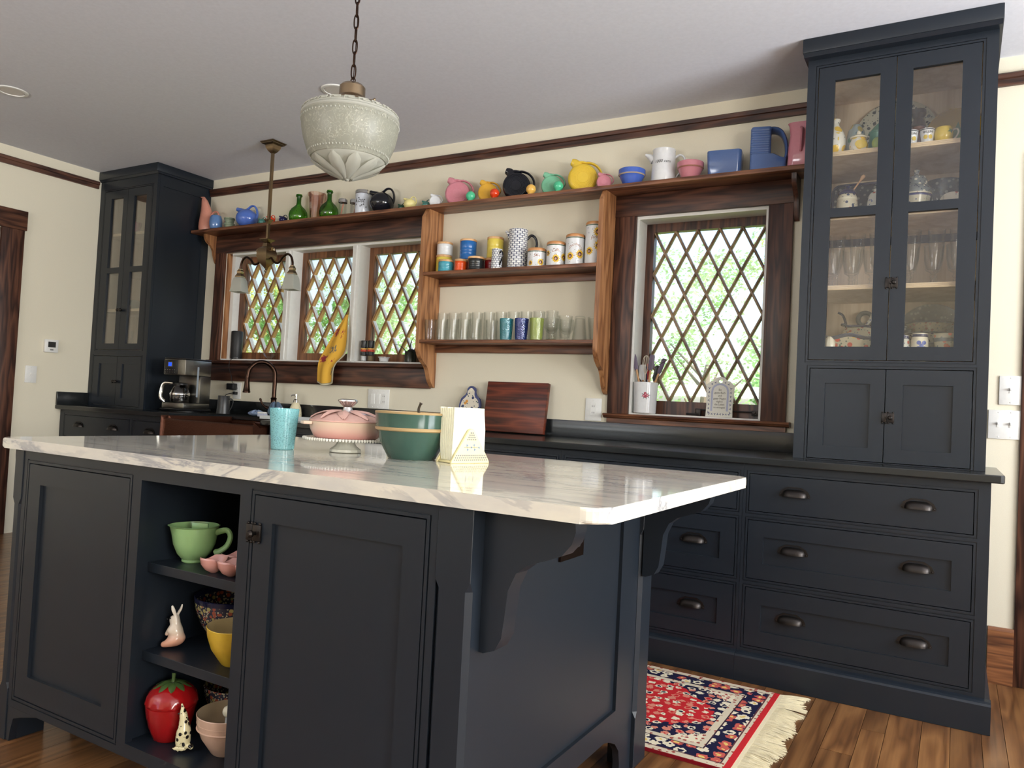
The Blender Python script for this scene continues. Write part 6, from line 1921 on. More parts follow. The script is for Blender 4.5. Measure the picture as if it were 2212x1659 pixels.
for u_, w_, a_ in ((-.016, .053, 0), (-.014, .040, 2), (.010, .054, 1), (.013, .040, 0), (.0, .047, 2), (.029, .0465, 1)):
    b.mi = 0; v, f = star(3, .0022, .0052, (u_, w_), a_); add_flat(b, v, f, ff)
    b.mi = 1; b.quad([b.bm.verts.new((q[0], -.0385, q[1])) for q in ((u_-.0005, .0468), (u_+.0005, .0468), (u_+.0005, w_), (u_-.0005, w_))])
part(fr_, 'stamped_sprig', b, [m_stampl, m_stampg], smooth=0)
m_paper = plain('paper_napkin', srgb(240, 236, 208), .9)
for k in range(7):
    b = MB()
    y_ = -.024+.0078*k
    rows = []
    for z_, dx_, dy_ in ((.0085, 0, 0), (.05, -.001*k, .0), (.10, -.0015*k+.002, .001), (.148, -.002*k+.003, .003), (.163-.0015*(k % 3), -.0025*k+.004, .0045)):
        rows.append([b.bm.verts.new((xx_+dx_-(.004 if z_ > .12 else 0), y_+dy_+yy_, z_)) for xx_, yy_ in ((-.062+.004*(z_ > .1), -.0033), (.060-.03*(z_-.008), -.0033), (.060-.03*(z_-.008), .0033), (-.062+.004*(z_ > .1), .0033))])
    b.quad(rows[0]); b.quad(rows[-1])
    for A_, B_ in zip(rows, rows[1:]):
        for i in range(4):
            b.quad([A_[i], A_[(i+1) % 4], B_[(i+1) % 4], B_[i]])
    n_ = one('paper_napkin', 'folded cream paper napkin standing in the pottery holder', 'napkin', b, m_paper, (4.492, -2.000, ZI), 1.25, 'paper napkins in the holder', smooth=0)

# ------------------------------------------------------------------ open shelves of the island
Z1, Z2, Z3 = .6012, .3662, .1357
t = thing('batter_cup', 'jade green batter cup with a curled handle and pouring lip', 'cup', (3.973, -2.520, Z1), .50)
g_jade = glaze('jade_green', srgb(142, 178, 120), .18)
b = MB(); b.lathe([(0, .004), (.028, 0), (.031, .003), (.031, .009), (.044, .024), (.055, .050), (.059, .078), (.061, .096), (.064, .099), (.060, .100), (.056, .08), (.051, .05), (.036, .022), (0, .015)], 44, fn=lambda a, r, z: r*(1+(.14*max(0, math.cos(a-PI))**4*(z-.07)/.03 if z > .07 else 0))); part(t, 'body', b, g_jade)
b = MB(); b.tube(cat([(.058, 0, .082), (.086, 0, .090), (.098, 0, .074), (.090, 0, .048), (.070, 0, .032), (.056, 0, .028)], 5), .007, 10, rb=[.010]*10+[.009]*15+[.004]); part(t, 'handle', b, g_jade)
b = MB(); b.box(-.010, .035, -.003, .003, .06, .106, .002); part(t, 'divider', b, g_jade)
t = thing('egg_tray', 'pink pottery egg tray with scooped cups at the front of the top island shelf', 'tray', (4.185, -2.535, Z1), .0)
g_pk = glaze('egg_tray_pink', srgb(206, 150, 140), .2)
for i in range(3):
    for j in range(2):
        b = MB(); b.lathe([(0, .002), (.008, 0), (.022, .008), (.032, .022), (.035, .036), (.033, .040), (.030, .036), (.026, .022), (.015, .010), (0, .008)], 24, c=(-.070+.066*i, -.033+.066*j, 0), fn=lambda a, r, z: r*1.0); 
        for v in b.bm.verts:
            if v.co.z > .03:
                a = math.atan2(v.co.y-(-.033+.066*j), v.co.x-(-.070+.066*i)); v.co.z -= .010*max(0, math.cos(2*a))
        part(t, 'egg_cup', b, g_pk)
def polish(name, **k):
    return pattern(name, srgb(48, 48, 62), srgb(150, 78, 58), srgb(176, 164, 134), srgb(158, 146, 92), 74, (.42, .36), rough=.2, **k)
pm1 = polish('stamped_pottery_blue', bands=[(.0, .012, srgb(24, 26, 50)), (.118, .14, srgb(24, 26, 50))])
def bowl(name, label, x, y, z, r, h, mat, foot=.45, seg=44, group=None, square=0.0, inner=None):
    t = thing(name, label, 'bowl', (x, y, z), .3, group)
    fn = (lambda a, q, zz: q*(1+square*(abs(math.cos(2*a))**3))) if square else None
    b = MB(); b.lathe([(0, .002), (foot*r, 0), (foot*r+.004, .004), (r*.82, h*.42), (r*.96, h*.75), (r, h*.985), (r*.985, h)], seg, fn=fn); part(t, 'body', b, mat)
    b = MB(); b.lathe([(r*.985, h+.0001), (r*.965, h-.002), (r*.90, h*.72), (r*.75, h*.40), (foot*r, .012), (0, .010)], seg, fn=fn); part(t, 'inside', b, inner or mat)
    return t
bowl('stamped_bowl', 'dark stamped pottery bowl deep in the middle of the top island shelf', 4.235, -2.250, Z1, .070, .085, pm1)
bowl('nesting_bowl', 'large dark stamped bowl with red and yellow bands on the middle island shelf', 4.016, -2.400, Z2, .114, .132, pm1)
bowl('nesting_bowl', 'yellow pottery bowl with a fluted band in front of the dark stamped bowl', 4.162, -2.520, Z2, .076, .098, glaze('bowl_yellow', srgb(214, 176, 56), .18), square=.05, inner=glaze('bowl_inside', srgb(200, 178, 130), .25))
bowl('nesting_bowl', 'dark stamped bowl with a flower band on the lowest island shelf', 4.022, -2.385, Z3, .090, .112, pm1)
tp_ = bowl('nesting_bowl', 'pale pink embossed bowl at the front of the lowest island shelf', 4.150, -2.520, Z3, .080, .104, glaze('bowl_pale_pink', srgb(206, 172, 150), .22), inner=glaze('bowl_inside2', srgb(180, 158, 128), .25))
b = MB()
for zz in (.068, .083):
    b.lathe([(.0735, zz-.002), (.0785, zz), (.0750, zz+.002)], 44)
part(tp_, 'raised_ring', b, bpy.data.materials['bowl_pale_pink'])
t = thing('honey_wand', 'small white wand with a round knob standing in the pale pink bowl', 'wand', (4.140, -2.522, Z3+.0125), 0)
b = MB(); b.tube([(0, 0, .0), (.02, -.01, .085)], .005, 8); part(t, 'shaft', b, m_plate)
b = MB(); b.ball((.024, -.012, .098), .015, 18, 12); part(t, 'knob', b, g_cream)
# rabbit figurine: one continuous body
def skin(name, label, cat_, loc, rz, verts, edges, mats, root=0, sub=2):
    me = bpy.data.meshes.new(name)
    me.from_pydata([v[:3] for v in verts], edges, [])
    o = bpy.data.objects.new(name, me); COL.objects.link(o)
    o.location = loc; o.rotation_euler = (0, 0, rz); o['label'] = label; o['category'] = cat_
    sk_ = o.modifiers.new('skin', 'SKIN')
    for i, v in enumerate(verts):
        d = me.skin_vertices[0].data[i]
        d.radius = (v[3], v[4] if len(v) > 4 else v[3])
        d.use_root = i == root
    sb_ = o.modifiers.new('sub', 'SUBSURF'); sb_.levels = sub; sb_.render_levels = sub
    me.materials.append(mats)
    for p in me.polygons:
        p.use_smooth = True
    sk_.use_smooth_shade = True
    return o
def fade(name, stops, z1):
    m, nt, b = new_mat(name)
    tc = N(nt, 'ShaderNodeTexCoord'); sp = N(nt, 'ShaderNodeSeparateXYZ'); L(nt, tc.outputs['Object'], sp.inputs[0])
    mr = N(nt, 'ShaderNodeMapRange'); mr.inputs['From Max'].default_value = z1; L(nt, sp.outputs[2], mr.inputs[0])
    r = ramp(nt, stops); L(nt, mr.outputs[0], r.inputs[0]); L(nt, r.outputs[0], b.inputs['Base Color'])
    b.inputs['Roughness'].default_value = .18
    return m
m_bun = fade('rabbit_glaze', [(.0, srgb(206, 140, 112)), (.25, srgb(210, 160, 134)), (.45, srgb(214, 196, 176)), (1, srgb(222, 214, 200))], .105)
bv = [(0, 0, .026, .020, .019), (0, 0, .044, .017, .016), (-.002, 0, .060, .012, .012), (-.006, 0, .073, .0125, .0115), (-.017, 0, .072, .007, .007),
      (-.001, .005, .084, .0042, .0038), (.006, .007, .100, .0052, .003), (.008, .008, .112, .0025, .0018), (-.001, -.005, .084, .0042, .0038), (-.006, -.008, .100, .0052, .003), (-.009, -.009, .112, .0025, .0018),
      (-.006, .014, .012, .010, .010), (-.028, .013, .006, .006, .006), (-.006, -.014, .012, .010, .010), (-.028, -.013, .006, .006, .006),
      (-.012, .010, .046, .006, .006), (-.020, .007, .030, .004, .004), (-.012, -.010, .046, .006, .006), (-.020, -.007, .030, .004, .004), (.022, 0, .016, .007, .007)]
be = [(0, 1), (1, 2), (2, 3), (3, 4), (3, 5), (5, 6), (6, 7), (3, 8), (8, 9), (9, 10), (0, 11), (11, 12), (0, 13), (13, 14), (1, 15), (15, 16), (1, 17), (17, 18), (0, 19)]
bn_ = skin('rabbit_figurine', 'white and pink ceramic rabbit sitting upright on the middle island shelf', 'figurine', (3.945, -2.540, Z2), .5, [(v[0]*1.15, v[1]*1.15, v[2]+.005, *[q*(1.22 if v[2] < .05 else 1.05) for q in v[3:]]) for v in bv], be, m_bun)
b = MB()
for s in (-1, 1):
    b.ball((-.0135, s*.0088, .0815), .0022, 8, 6)
b.ball((-.0255, 0, .0765), .0018, 8, 6)
part(bn_, 'painted_face', b, m_ink, stuff=True)
t = thing('strawberry_jar', 'shiny red strawberry cookie jar with a green leafy lid', 'jar', (3.966, -2.555, Z3), 0)
m_straw = plain('strawberry_red', srgb(150, 20, 22), .14)
def seeds(a, r, z):
    return r*(1+.012*math.sin(14*a+(z*420)))
b = MB(); b.lathe([(0, .003), (.048, 0), (.056, .004), (.070, .030), (.081, .060), (.087, .085), (.088, .092), (.084, .094), (0, .094)], 48, fn=seeds); part(t, 'body', b, m_straw)
b = MB(); b.lathe([(0, .0945), (.089, .0945), (.091, .100), (.084, .118), (.066, .134), (.040, .143), (0, .145)], 48, fn=seeds); ld = part(t, 'lid', b, m_straw)
m_leafg = plain('jar_leaf_green', srgb(70, 92, 48), .25)
for k in range(9):
    a = 2*PI*k/9
    b = MB(); rows = []
    for rr, zz, ww in ((.006, .147, .004), (.025, .1475, .012), (.043, .1435, .013), (.056, .1375, .008), (.066, .133, .002)):
        rows.append([b.bm.verts.new((rr*math.cos(a)-s*ww*math.sin(a), rr*math.sin(a)+s*ww*math.cos(a), zz+.003*(1-abs(s)))) for s in (-1, 0, 1)])
    for A_, B_ in zip(rows, rows[1:]):
        for i in range(2):
            b.quad([A_[i], A_[i+1], B_[i+1], B_[i]])
    part(ld, 'leaf', b, m_leafg, smooth=60)
b = MB(); b.tube([(0, 0, .145), (.002, 0, .158), (0, .002, .171)], [.008, .006, .0075], 10); part(ld, 'stem', b, m_leafg)
t.scale = (.74, .74, 1.0)
m_bird = pattern('pie_bird_glaze', srgb(216, 206, 164), srgb(22, 20, 20), srgb(34, 32, 30), None, 75, (.36, .20), rough=.2)
pv = [(0, 0, .030, .021, .019), (0, 0, .012, .014, .013), (.002, 0, .056, .017, .016), (.0, 0, .078, .0115, .011), (-.003, 0, .094, .0105, .010), (-.006, 0, .108, .004, .004), (-.009, 0, .118, .002, .002), (.022, 0, .016, .009, .007), (.030, 0, .006, .006, .005), (-.008, .012, .004, .006, .006), (-.008, -.012, .004, .006, .006)]
pe = [(0, 1), (0, 2), (2, 3), (3, 4), (4, 5), (5, 6), (1, 7), (7, 8), (1, 9), (1, 10)]
pb_ = skin('pie_bird', 'cream and black ceramic pie bird with its beak up, in front of the strawberry jar', 'figurine', (4.062, -2.588, Z3), .3, [(v[0], v[1], v[2]+.004, *v[3:]) for v in pv], pe, m_bird)
b = MB()
for s in (-1, 1):
    b.ball((-.010, s*.0088, .0985), .0022, 8, 6)
part(pb_, 'painted_eyes', b, m_ink, stuff=True)

# ------------------------------------------------------------------ rug
def rug_mat():
    m, nt, b = new_mat('rug_weave')
    tc = N(nt, 'ShaderNodeTexCoord'); sp = N(nt, 'ShaderNodeSeparateXYZ'); L(nt, tc.outputs['Object'], sp.inputs[0])
    def mth(op, a, b_=None):
        n = N(nt, 'ShaderNodeMath', operation=op)
        for k, q in enumerate((a, b_)):
            if q is None: continue
            if hasattr(q, 'links'): L(nt, q, n.inputs[k])
            else: n.inputs[k].default_value = q
        return n.outputs[0]
    def mix(a, b_, f):
        n = N(nt, 'ShaderNodeMix', data_type='RGBA')
        for k, q in ((6, a), (7, b_)):
            if hasattr(q, 'links'): L(nt, q, n.inputs[k])
            else: n.inputs[k].default_value = q
        L(nt, f, n.inputs['Factor'])
        return n.outputs[2]
    ax, ay = mth('ABSOLUTE', sp.outputs[0]), mth('ABSOLUTE', sp.outputs[1])
    LX, LY = .605, .388
    d = mth('MINIMUM', mth('SUBTRACT', LX, ax), mth('SUBTRACT', LY, ay))
    navy, cream, red, rose, ivory = srgb(30, 30, 58), srgb(206, 194, 170), srgb(186, 40, 46), srgb(190, 90, 80), srgb(224, 214, 188)
    wv = N(nt, 'ShaderNodeTexNoise', _Scale=26.0, _Detail=1.0); L(nt, tc.outputs['Object'], wv.inputs['Vector'])
    wob = mth('MULTIPLY', mth('SUBTRACT', wv.outputs['Fac'], .5), .22)
    med = mth('ADD', mth('ADD', mth('DIVIDE', ax, .46), mth('MULTIPLY', mth('POWER', mth('DIVIDE', ay, .30), 1.6), .75)), wob)
    # ground colours
    c = mix(red, navy, mth('GREATER_THAN', med, 1.0))
    c = mix(c, ivory, mth('GREATER_THAN', med, 1.34))
    def flowers(scale, r0, r1, off):
        mp = N(nt, 'ShaderNodeMapping'); mp.inputs['Location'].default_value = (off, off*.7, 0); L(nt, tc.outputs['Object'], mp.inputs[0])
        v = N(nt, 'ShaderNodeTexVoronoi', _Scale=scale); v.inputs['Randomness'].default_value = .65; L(nt, mp.outputs[0], v.inputs['Vector'])
        n2 = N(nt, 'ShaderNodeTexNoise', _Scale=scale*3.2, _Detail=1.0); L(nt, tc.outputs['Object'], n2.inputs['Vector'])
        dd = mth('ADD', v.outputs['Distance'], mth('MULTIPLY', mth('SUBTRACT', n2.outputs['Fac'], .5), .55))
        sc = N(nt, 'ShaderNodeSeparateColor'); L(nt, v.outputs['Color'], sc.inputs[0])
        return mth('LESS_THAN', dd, r0), mth('LESS_THAN', dd, r1), sc.outputs[0]
    f0, f1, pk = flowers(27, .40, .22, 0)
    fcol = mix(ivory, srgb(206, 130, 110), mth('GREATER_THAN', pk, .62))
    c2 = mix(c, fcol, f0)
    c2 = mix(c2, navy, mth('MULTIPLY', f1, mth('LESS_THAN', pk, .45)))
    c2 = mix(c2, red, mth('MULTIPLY', f1, mth('GREATER_THAN', pk, .8)))
    # the ivory corners carry thin rose scrolls
    g0, g1, gk = flowers(46, .30, .16, 3.1)
    cor = mth('MULTIPLY', mth('GREATER_THAN', med, 1.34), 1.0)
    sc_ = mix(ivory, rose, mth('MULTIPLY', g0, mth('SUBTRACT', 1.0, g1)))
    sc_ = mix(sc_, navy, g1)
    c2 = mix(c2, sc_, cor)
    # inner guard, main border, outer guard, red selvedge
    gb = mix(cream, srgb(150, 70, 60), mth('MULTIPLY', g0, mth('GREATER_THAN', gk, .35)))
    c2 = mix(c2, gb, mth('LESS_THAN', d, .135))
    h0, h1, hk = flowers(22, .44, .20, 7.7)
    bb = mix(navy, mix(ivory, rose, mth('GREATER_THAN', hk, .6)), h0)
    bb = mix(bb, mix(navy, srgb(220, 190, 110), mth('GREATER_THAN', hk, .3)), h1)
    c2 = mix(c2, bb, mth('LESS_THAN', d, .108))
    c2 = mix(c2, gb, mth('LESS_THAN', d, .034))
    ln_ = mth('LESS_THAN', mth('ABSOLUTE', mth('SUBTRACT', d, .108)), .0025)
    c2 = mix(c2, srgb(60, 40, 50), ln_)
    ln2 = mth('LESS_THAN', mth('ABSOLUTE', mth('SUBTRACT', d, .034)), .0025)
    c2 = mix(c2, srgb(90, 50, 56), ln2)
    c2 = mix(c2, red, mth('GREATER_THAN', ax, LX-.020))
    c2 = mix(c2, srgb(130, 24, 34), mth('LESS_THAN', mth('SUBTRACT', LY, ay), .004))
    L(nt, c2, b.inputs['Base Color'])
    b.inputs['Roughness'].default_value = .95
    b.inputs['Specular IOR Level'].default_value = .1
    nz = N(nt, 'ShaderNodeTexNoise', _Scale=700.0); L(nt, tc.outputs['Object'], nz.inputs['Vector'])
    bp = N(nt, 'ShaderNodeBump', _Strength=.4, _Distance=.002); L(nt, nz.outputs['Fac'], bp.inputs['Height']); L(nt, bp.outputs[0], b.inputs['Normal'])
    return m
t = thing('area_rug', 'red and navy Persian style rug with cream fringe between island and drawers', 'rug', (4.600, -1.158, 0))
b = MB(); b.box(-.605, .605, -.388, .388, .0005, .011); part(t, 'pile', b, rug_mat(), smooth=0)
m_fr = plain('fringe_cotton', srgb(226, 214, 180), .95)
for s in (1, -1):
    b = MB()
    for q in range(420):
        y_ = -.386+.772*q/419+rnd.uniform(-.001, .001)
        ln_ = .095+.02*rnd.random()+.012*math.sin(q*.06)
        sk = (.010*math.sin(q*.05)+rnd.uniform(-.012, .012)) + (.030 if (s > 0 and q > 340) else 0)
        P = [(s*.600, y_, .007), (s*(.600+ln_*.4), y_+sk*.3, .0075+.003*rnd.random()), (s*(.600+ln_*.75), y_+sk*.7, .004+.004*rnd.random()), (s*(.600+ln_), y_+sk, .0025)]
        b.tube(P, .0016, 4)
    part(t, 'fringe', b, m_fr, smooth=0, stuff=True)
    b = MB(); b.box(s*.6052 if s > 0 else -.619, .619 if s > 0 else s*.6052, -.386, .386, .0005, .0095); part(t, 'woven_end', b, m_fr, smooth=0)
# ------------------------------------------------------------------ inside the right china cupboard
S0, S1, S2, S3 = 2.2352, 1.9582, 1.6562, 1.3343
lem = glaze('lemon_yellow', srgb(226, 196, 70), .2)
m_lemonp = pattern('lemon_pottery', srgb(228, 224, 210), srgb(232, 190, 50), srgb(60, 90, 80), srgb(230, 200, 70), 22, (.40, .13))
t = thing('oil_cruet', 'white oil cruet painted with lemons, glass spout on top', 'cruet', (5.268, -.372, S0))
b = MB(); b.lathe([(0, 0), (.030, 0), (.034, .004), (.046, .04), (.046, .075), (.032, .108), (.018, .128), (.016, .140), (.023, .152), (.022, .156), (0, .157)], 32); part(t, 'body', b, m_lemonp)
for a_ in (-1.9, -1.1):
    b = MB(); v, f = disc2(.026, (0, 0), 18, 1.0); add_flat(b, v, f, lambda u, w_: ((.0475-(u*u+w_*w_)*9)*math.cos(a_+u/.047), (.0475-(u*u+w_*w_)*9)*math.sin(a_+u/.047), .060+w_*1.15)); part(t, 'painted_lemon', b, lem, smooth=80)
b = MB(); b.tube([(0, 0, .157), (-.002, 0, .19), (-.006, 0, .215)], [.007, .005, .0035], 10); part(t, 'spout', b, m_glass)
t = thing('lidded_pot', 'small round lidded pot with a painted lemon at the front of the top cupboard shelf', 'pot', (5.366, -.380, S0))
b = MB(); b.lathe([(0, 0), (.026, 0), (.036, .012), (.038, .030), (.030, .052), (.028, .058), (0, .058)], 28); part(t, 'body', b, m_lemonp)
b = MB(); b.lathe([(0, .0582), (.034, .0582), (.035, .064), (.022, .072), (.008, .076), (.010, .086), (.006, .092), (0, .093)], 28); part(t, 'lid', b, g_cream)
b = MB(); v, f = disc2(.019, (0, 0), 16, 1.35); add_flat(b, v, f, lambda u, w_: ((.0402-(u*u*.0+w_*w_)*9)*math.cos(-1.15+u/.038), (.0402-(w_*w_)*9)*math.sin(-1.15+u/.038), .026+w_)); part(t, 'painted_lemon', b, lem, smooth=80)
t = thing('egg_jar', 'small painted egg shaped jar behind the cruet', 'jar', (5.338, -.235, S0))
b = MB(); b.lathe([(0, 0), (.024, 0), (.034, .03), (.035, .06), (.028, .09), (.015, .107), (0, .111)], 24); part(t, 'body', b, pattern('egg_paint', srgb(190, 210, 214), srgb(220, 200, 90), srgb(80, 130, 160), srgb(120, 170, 150), 26, (.3, .2)))
t.scale = (1.2, 1.2, 1.6)
t = thing('ribbed_jar', 'teal ribbed jar with a cone lid', 'jar', (5.440, -.285, S0))
b = MB(); b.lathe([(0, 0), (.036, 0), (.042, .006), (.044, .05), (.040, .098), (.042, .102), (0, .102)], 40, fn=lambda a, r, z: r*(1+.03*abs(math.cos(9*a)))); part(t, 'body', b, glaze('ribbed_teal', srgb(58, 146, 118), .18))
b = MB(); b.lathe([(0, .1022), (.045, .1022), (.046, .107), (.020, .140), (.008, .150), (0, .152)], 32); part(t, 'lid', b, bpy.data.materials['ribbed_teal'])
t = thing('dinner_plate', 'large plate with a black leaf pattern standing against the cupboard back', 'plate', (5.482, -.085, S0+.002))
t.rotation_euler = (math.radians(-13), 0, 0)
b = MB(); b.lathe([(0, -.008), (.10, -.006), (.142, .004), (.165, .010), (.170, .009), (.165, .004), (.138, -.004), (.10, -.012), (0, -.014)], 48, M=Matrix.Translation((0, -.012, .171)) @ Matrix.Rotation(PI/2, 4, 'X')); part(t, 'body', b, pattern('leaf_plate', srgb(196, 196, 176), srgb(60, 66, 62), srgb(90, 96, 86), None, 38, (.30, .24)))
t = thing('lime', 'green ceramic lemon beside the lidded pot', 'ornament', (5.440, -.395, S0))
b = MB(); b.ball((0, 0, .026), .026, 18, 12, sx=.8, sy=.8); part(t, 'body', b, glaze('lime_green', srgb(150, 176, 70), .3))
for k, xx in enumerate((5.567, 5.626)):
    t = thing('lettered_cup', ['white cup lettered BELLINI with two lemons, half behind the door stile', 'white cup lettered BELLINI with two lemons, beside the lemon cup'][k], 'cup', (xx, -.385, S0), 0, 'lettered cups in the china cupboard')
    b = MB(); b.lathe([(0, 0), (.019, 0), (.021, .003), (.027, .056), (.028, .060), (.026, .060), (.019, .008), (0, .006)], 28); part(t, 'body', b, g_white)
    b = MB(); b.lathe([(.0275, .0545), (.0282, .0555), (.0283, .057), (.0278, .058)], 28); part(t, 'rim_line', b, m_ink)
    vs, fs = text_shape('BELLINI', .0135, 0, .9); b = MB(); add_flat(b, vs, fs, wrap(.0273, math.radians(-80), .040)); part(t, 'writing', b, m_ink, smooth=0)
    b = MB()
    for u_ in (-.0095, .0095):
        v, f = disc2(.0085, (u_, 0), 14, .95); add_flat(b, v, f, lambda u, w_: wrap(.0256, math.radians(-80), .024)(u, w_*1.1))
    part(t, 'painted_lemon', b, lem, smooth=0)
t = thing('brown_jar', 'dark brown glazed jar with a rounded lid behind the lettered cups', 'jar', (5.585, -.230, S0))
b = MB(); b.lathe([(0, 0), (.030, 0), (.038, .03), (.036, .07), (.024, .092), (.026, .100), (0, .102)], 28); part(t, 'body', b, glaze('brown_glaze', srgb(120, 72, 52), .2))
b = MB(); b.lathe([(0, .1022), (.030, .1022), (.024, .120), (.020, .130), (.030, .145), (.028, .160), (0, .166)], 24); part(t, 'lid', b, glaze('dark_umber', srgb(70, 58, 48), .3))
t.scale = (1, 1, 1.28)
t = thing('lemon_cup', 'yellow cup shaped like a lemon with a leaf and a white handle', 'cup', (5.686, -.378, S0), .3)
b = MB(); b.lathe([(0, 0), (.022, 0), (.032, .014), (.035, .034), (.031, .058), (.029, .062), (.027, .058), (.030, .034), (.02, .010), (0, .006)], 28); part(t, 'body', b, lem)
b = MB(); b.tube(cat([(.030, 0, .052), (.048, 0, .058), (.054, 0, .044), (.044, 0, .022), (.031, 0, .012)], 4), .0035, 8); part(t, 'handle', b, g_cream)
b = MB(); v, f = star(4, .007, .016, (0, 0), .4); add_flat(b, v, f, lambda u, w_: wrap(.0358, -1.1, .040)(u, w_*.7)); part(t, 'painted_leaf', b, glaze('leaf_paint', srgb(110, 140, 90), .3), smooth=0)
t = thing('lemon_platter', 'large yellow lemon shaped platter standing at the back with leaf and scroll edge', 'platter', (5.722, -.110, S0+.002))
t.rotation_euler = (math.radians(-12), 0, 0)
b = MB(); b.lathe([(0, -.008), (.08, -.007), (.112, .0), (.124, .006), (.120, .008), (.105, .004), (.08, -.002), (0, -.003)], 40, rx=.93, M=Matrix.Translation((0, -.014, .125)) @ Matrix.Rotation(PI/2, 4, 'X')); part(t, 'body', b, glaze('platter_yellow', srgb(206, 174, 78), .25))
b = MB(); v, f = star(5, .026, .066, (.010, .105), .3); add_flat(b, v, f, lambda u, w_: (u, -.034, w_)); part(t, 'painted_leaf', b, bpy.data.materials['leaf_paint'], smooth=0)

blue_w = pattern('blue_white_stamp', srgb(206, 204, 190), srgb(52, 60, 110), srgb(90, 100, 140), srgb(176, 80, 60), 40, (.28, .26))
dark_st = pattern('dark_leaf_stamp', srgb(60, 64, 70), srgb(130, 136, 130), srgb(38, 42, 58), None, 50, (.3, .3))
t = thing('serving_tray', 'dark stamped rectangular tray standing at the back of the middle shelf', 'tray', (5.372, -.085, S1+.002))
t.rotation_euler = (math.radians(-10), 0, 0)
b = MB()
pr_ = [(p[0], p[1]+.118) for p in rounded(-.145, .145, -.113, .113, .035, 5)]
b.prism(pr_, -.012, -.004); part(t, 'body', b, dark_st, smooth=20)
b = MB(); b.tube([(p[0], -.012, p[1]) for p in pr_], .006, 8, closed=True); part(t, 'rim', b, g_navy)
t = thing('honey_pot', 'stamped honey pot with a wooden dipper through its blue lid', 'pot', (5.328, -.365, S1))
b = MB(); b.lathe([(0, 0), (.030, 0), (.040, .02), (.043, .05), (.040, .085), (.034, .098), (0, .098)], 32); part(t, 'body', b, pattern('honey_pot_stamp', srgb(214, 206, 180), srgb(50, 60, 90), srgb(80, 100, 70), srgb(190, 80, 60), 42, (.26, .2), bands=[(.075, .083, srgb(230, 224, 200))]))
b = MB(); b.lathe([(0, .0982), (.037, .0982), (.039, .104), (.030, .118), (.012, .126), (.006, .130), (.010, .138), (0, .144)], 28); part(t, 'lid', b, g_navy)
b = MB(); b.tube([(.018, 0, .112), (.048, 0, .156), (.060, 0, .173), (.064, 0, .179)], [.0035, .0035, .009, .006], 10); part(t, 'dipper', b, m_handle)
t = thing('flowered_pot', 'small flowered round pot at the right edge of the left pane', 'pot', (5.440, -.375, S1))
b = MB(); b.lathe([(0, 0), (.022, 0), (.031, .02), (.033, .05), (.026, .085), (.020, .095), (.008, .10), (.009, .112), (0, .116)], 28); part(t, 'body', b, blue_w)
t = thing('soup_tureen', 'stamped blue and white tureen with a stepped lid', 'tureen', (5.590, -.330, S1))
b = MB(); b.lathe([(0, 0), (.036, 0), (.048, .03), (.054, .065), (.056, .078), (.060, .080), (.060, .086), (0, .086)], 36); part(t, 'body', b, pattern('tureen_stamp', srgb(212, 206, 182), srgb(60, 70, 120), srgb(150, 70, 60), None, 44, (.22, .16), bands=[(.072, .080, srgb(44, 52, 110))]))
b = MB(); b.lathe([(0, .0862), (.058, .0862), (.060, .096), (.055, .112), (.044, .122), (.043, .140), (.034, .158), (.012, .168), (.008, .174), (.012, .188), (0, .196)], 36); part(t, 'lid', b, pattern('tureen_lid_stamp', srgb(110, 116, 116), srgb(210, 206, 186), srgb(40, 46, 70), None, 48, (.28, .28)))
t = thing('glass_jar', 'small clear glass jar in front of the tureen', 'jar', (5.662, -.385, S1))
b = MB(); b.lathe([(0, .001), (.028, 0), (.032, .004), (.033, .055), (.026, .072), (.028, .082), (.018, .088), (0, .09)], 28); part(t, 'body', b, m_glass)
t = thing('saucer', 'cream saucer with a red berry leaning at the shelf front', 'saucer', (5.725, -.360, S1+.001))
t.rotation_euler = (math.radians(-28), 0, 0)
b = MB(); b.lathe([(0, -.004), (.030, -.003), (.044, .004), (.046, .004), (.044, .0), (.03, -.008), (0, -.009)], 32, M=Matrix.Translation((0, -.006, .047)) @ Matrix.Rotation(PI/2, 4, 'X')); part(t, 'body', b, pattern('berry_saucer', srgb(222, 212, 192), srgb(170, 60, 50), srgb(60, 66, 90), None, 26, (.2, .10)))
bowl('stamped_bowl', 'dark leaf stamped bowl behind the glass jar', 5.692, -.215, S1, .074, .160, dark_st)

gm = None
b = MB(); b.lathe([(0, 0), (.026, 0), (.0275, .003), (.010, .010), (.008, .022), (.014, .030), (.008, .038), (.012, .046), (.028, .056), (.034, .100), (.037, .158), (.0355, .158), (.032, .10), (.024, .062), (0, .056)], 24, fn=lambda a, r, z: r*(1+.025*math.cos(8*a)*(1 if z > .06 else 0)))
gob = b.mesh('goblet', m_glass)
b = MB(); b.lathe([(0, 0), (.026, 0), (.0275, .003), (.008, .012), (.006, .070), (.012, .085), (.026, .13), (.034, .255), (.0325, .255), (.024, .13), (.008, .088), (0, .086)], 24)
flu = b.mesh('flute_glass', m_glass)
pos = ['leftmost, cut by the stile', 'in the middle of the left pane', 'cut by the meeting stile', 'first in the right pane', 'in the middle of the right pane', 'rightmost, cut by the stile']
for k, xx in enumerate((5.275, 5.356, 5.437, 5.575, 5.665, 5.745)):
    glass_thing('goblet', 'short cut glass goblet in the front row, %s' % pos[k], gob, (xx, -.375, S2), 'goblets in the china cupboard')
    glass_thing('flute_glass', 'tall flute glass in the back row, %s' % pos[k], flu, (xx+.005, -.240, S2), 'flutes in the china cupboard')

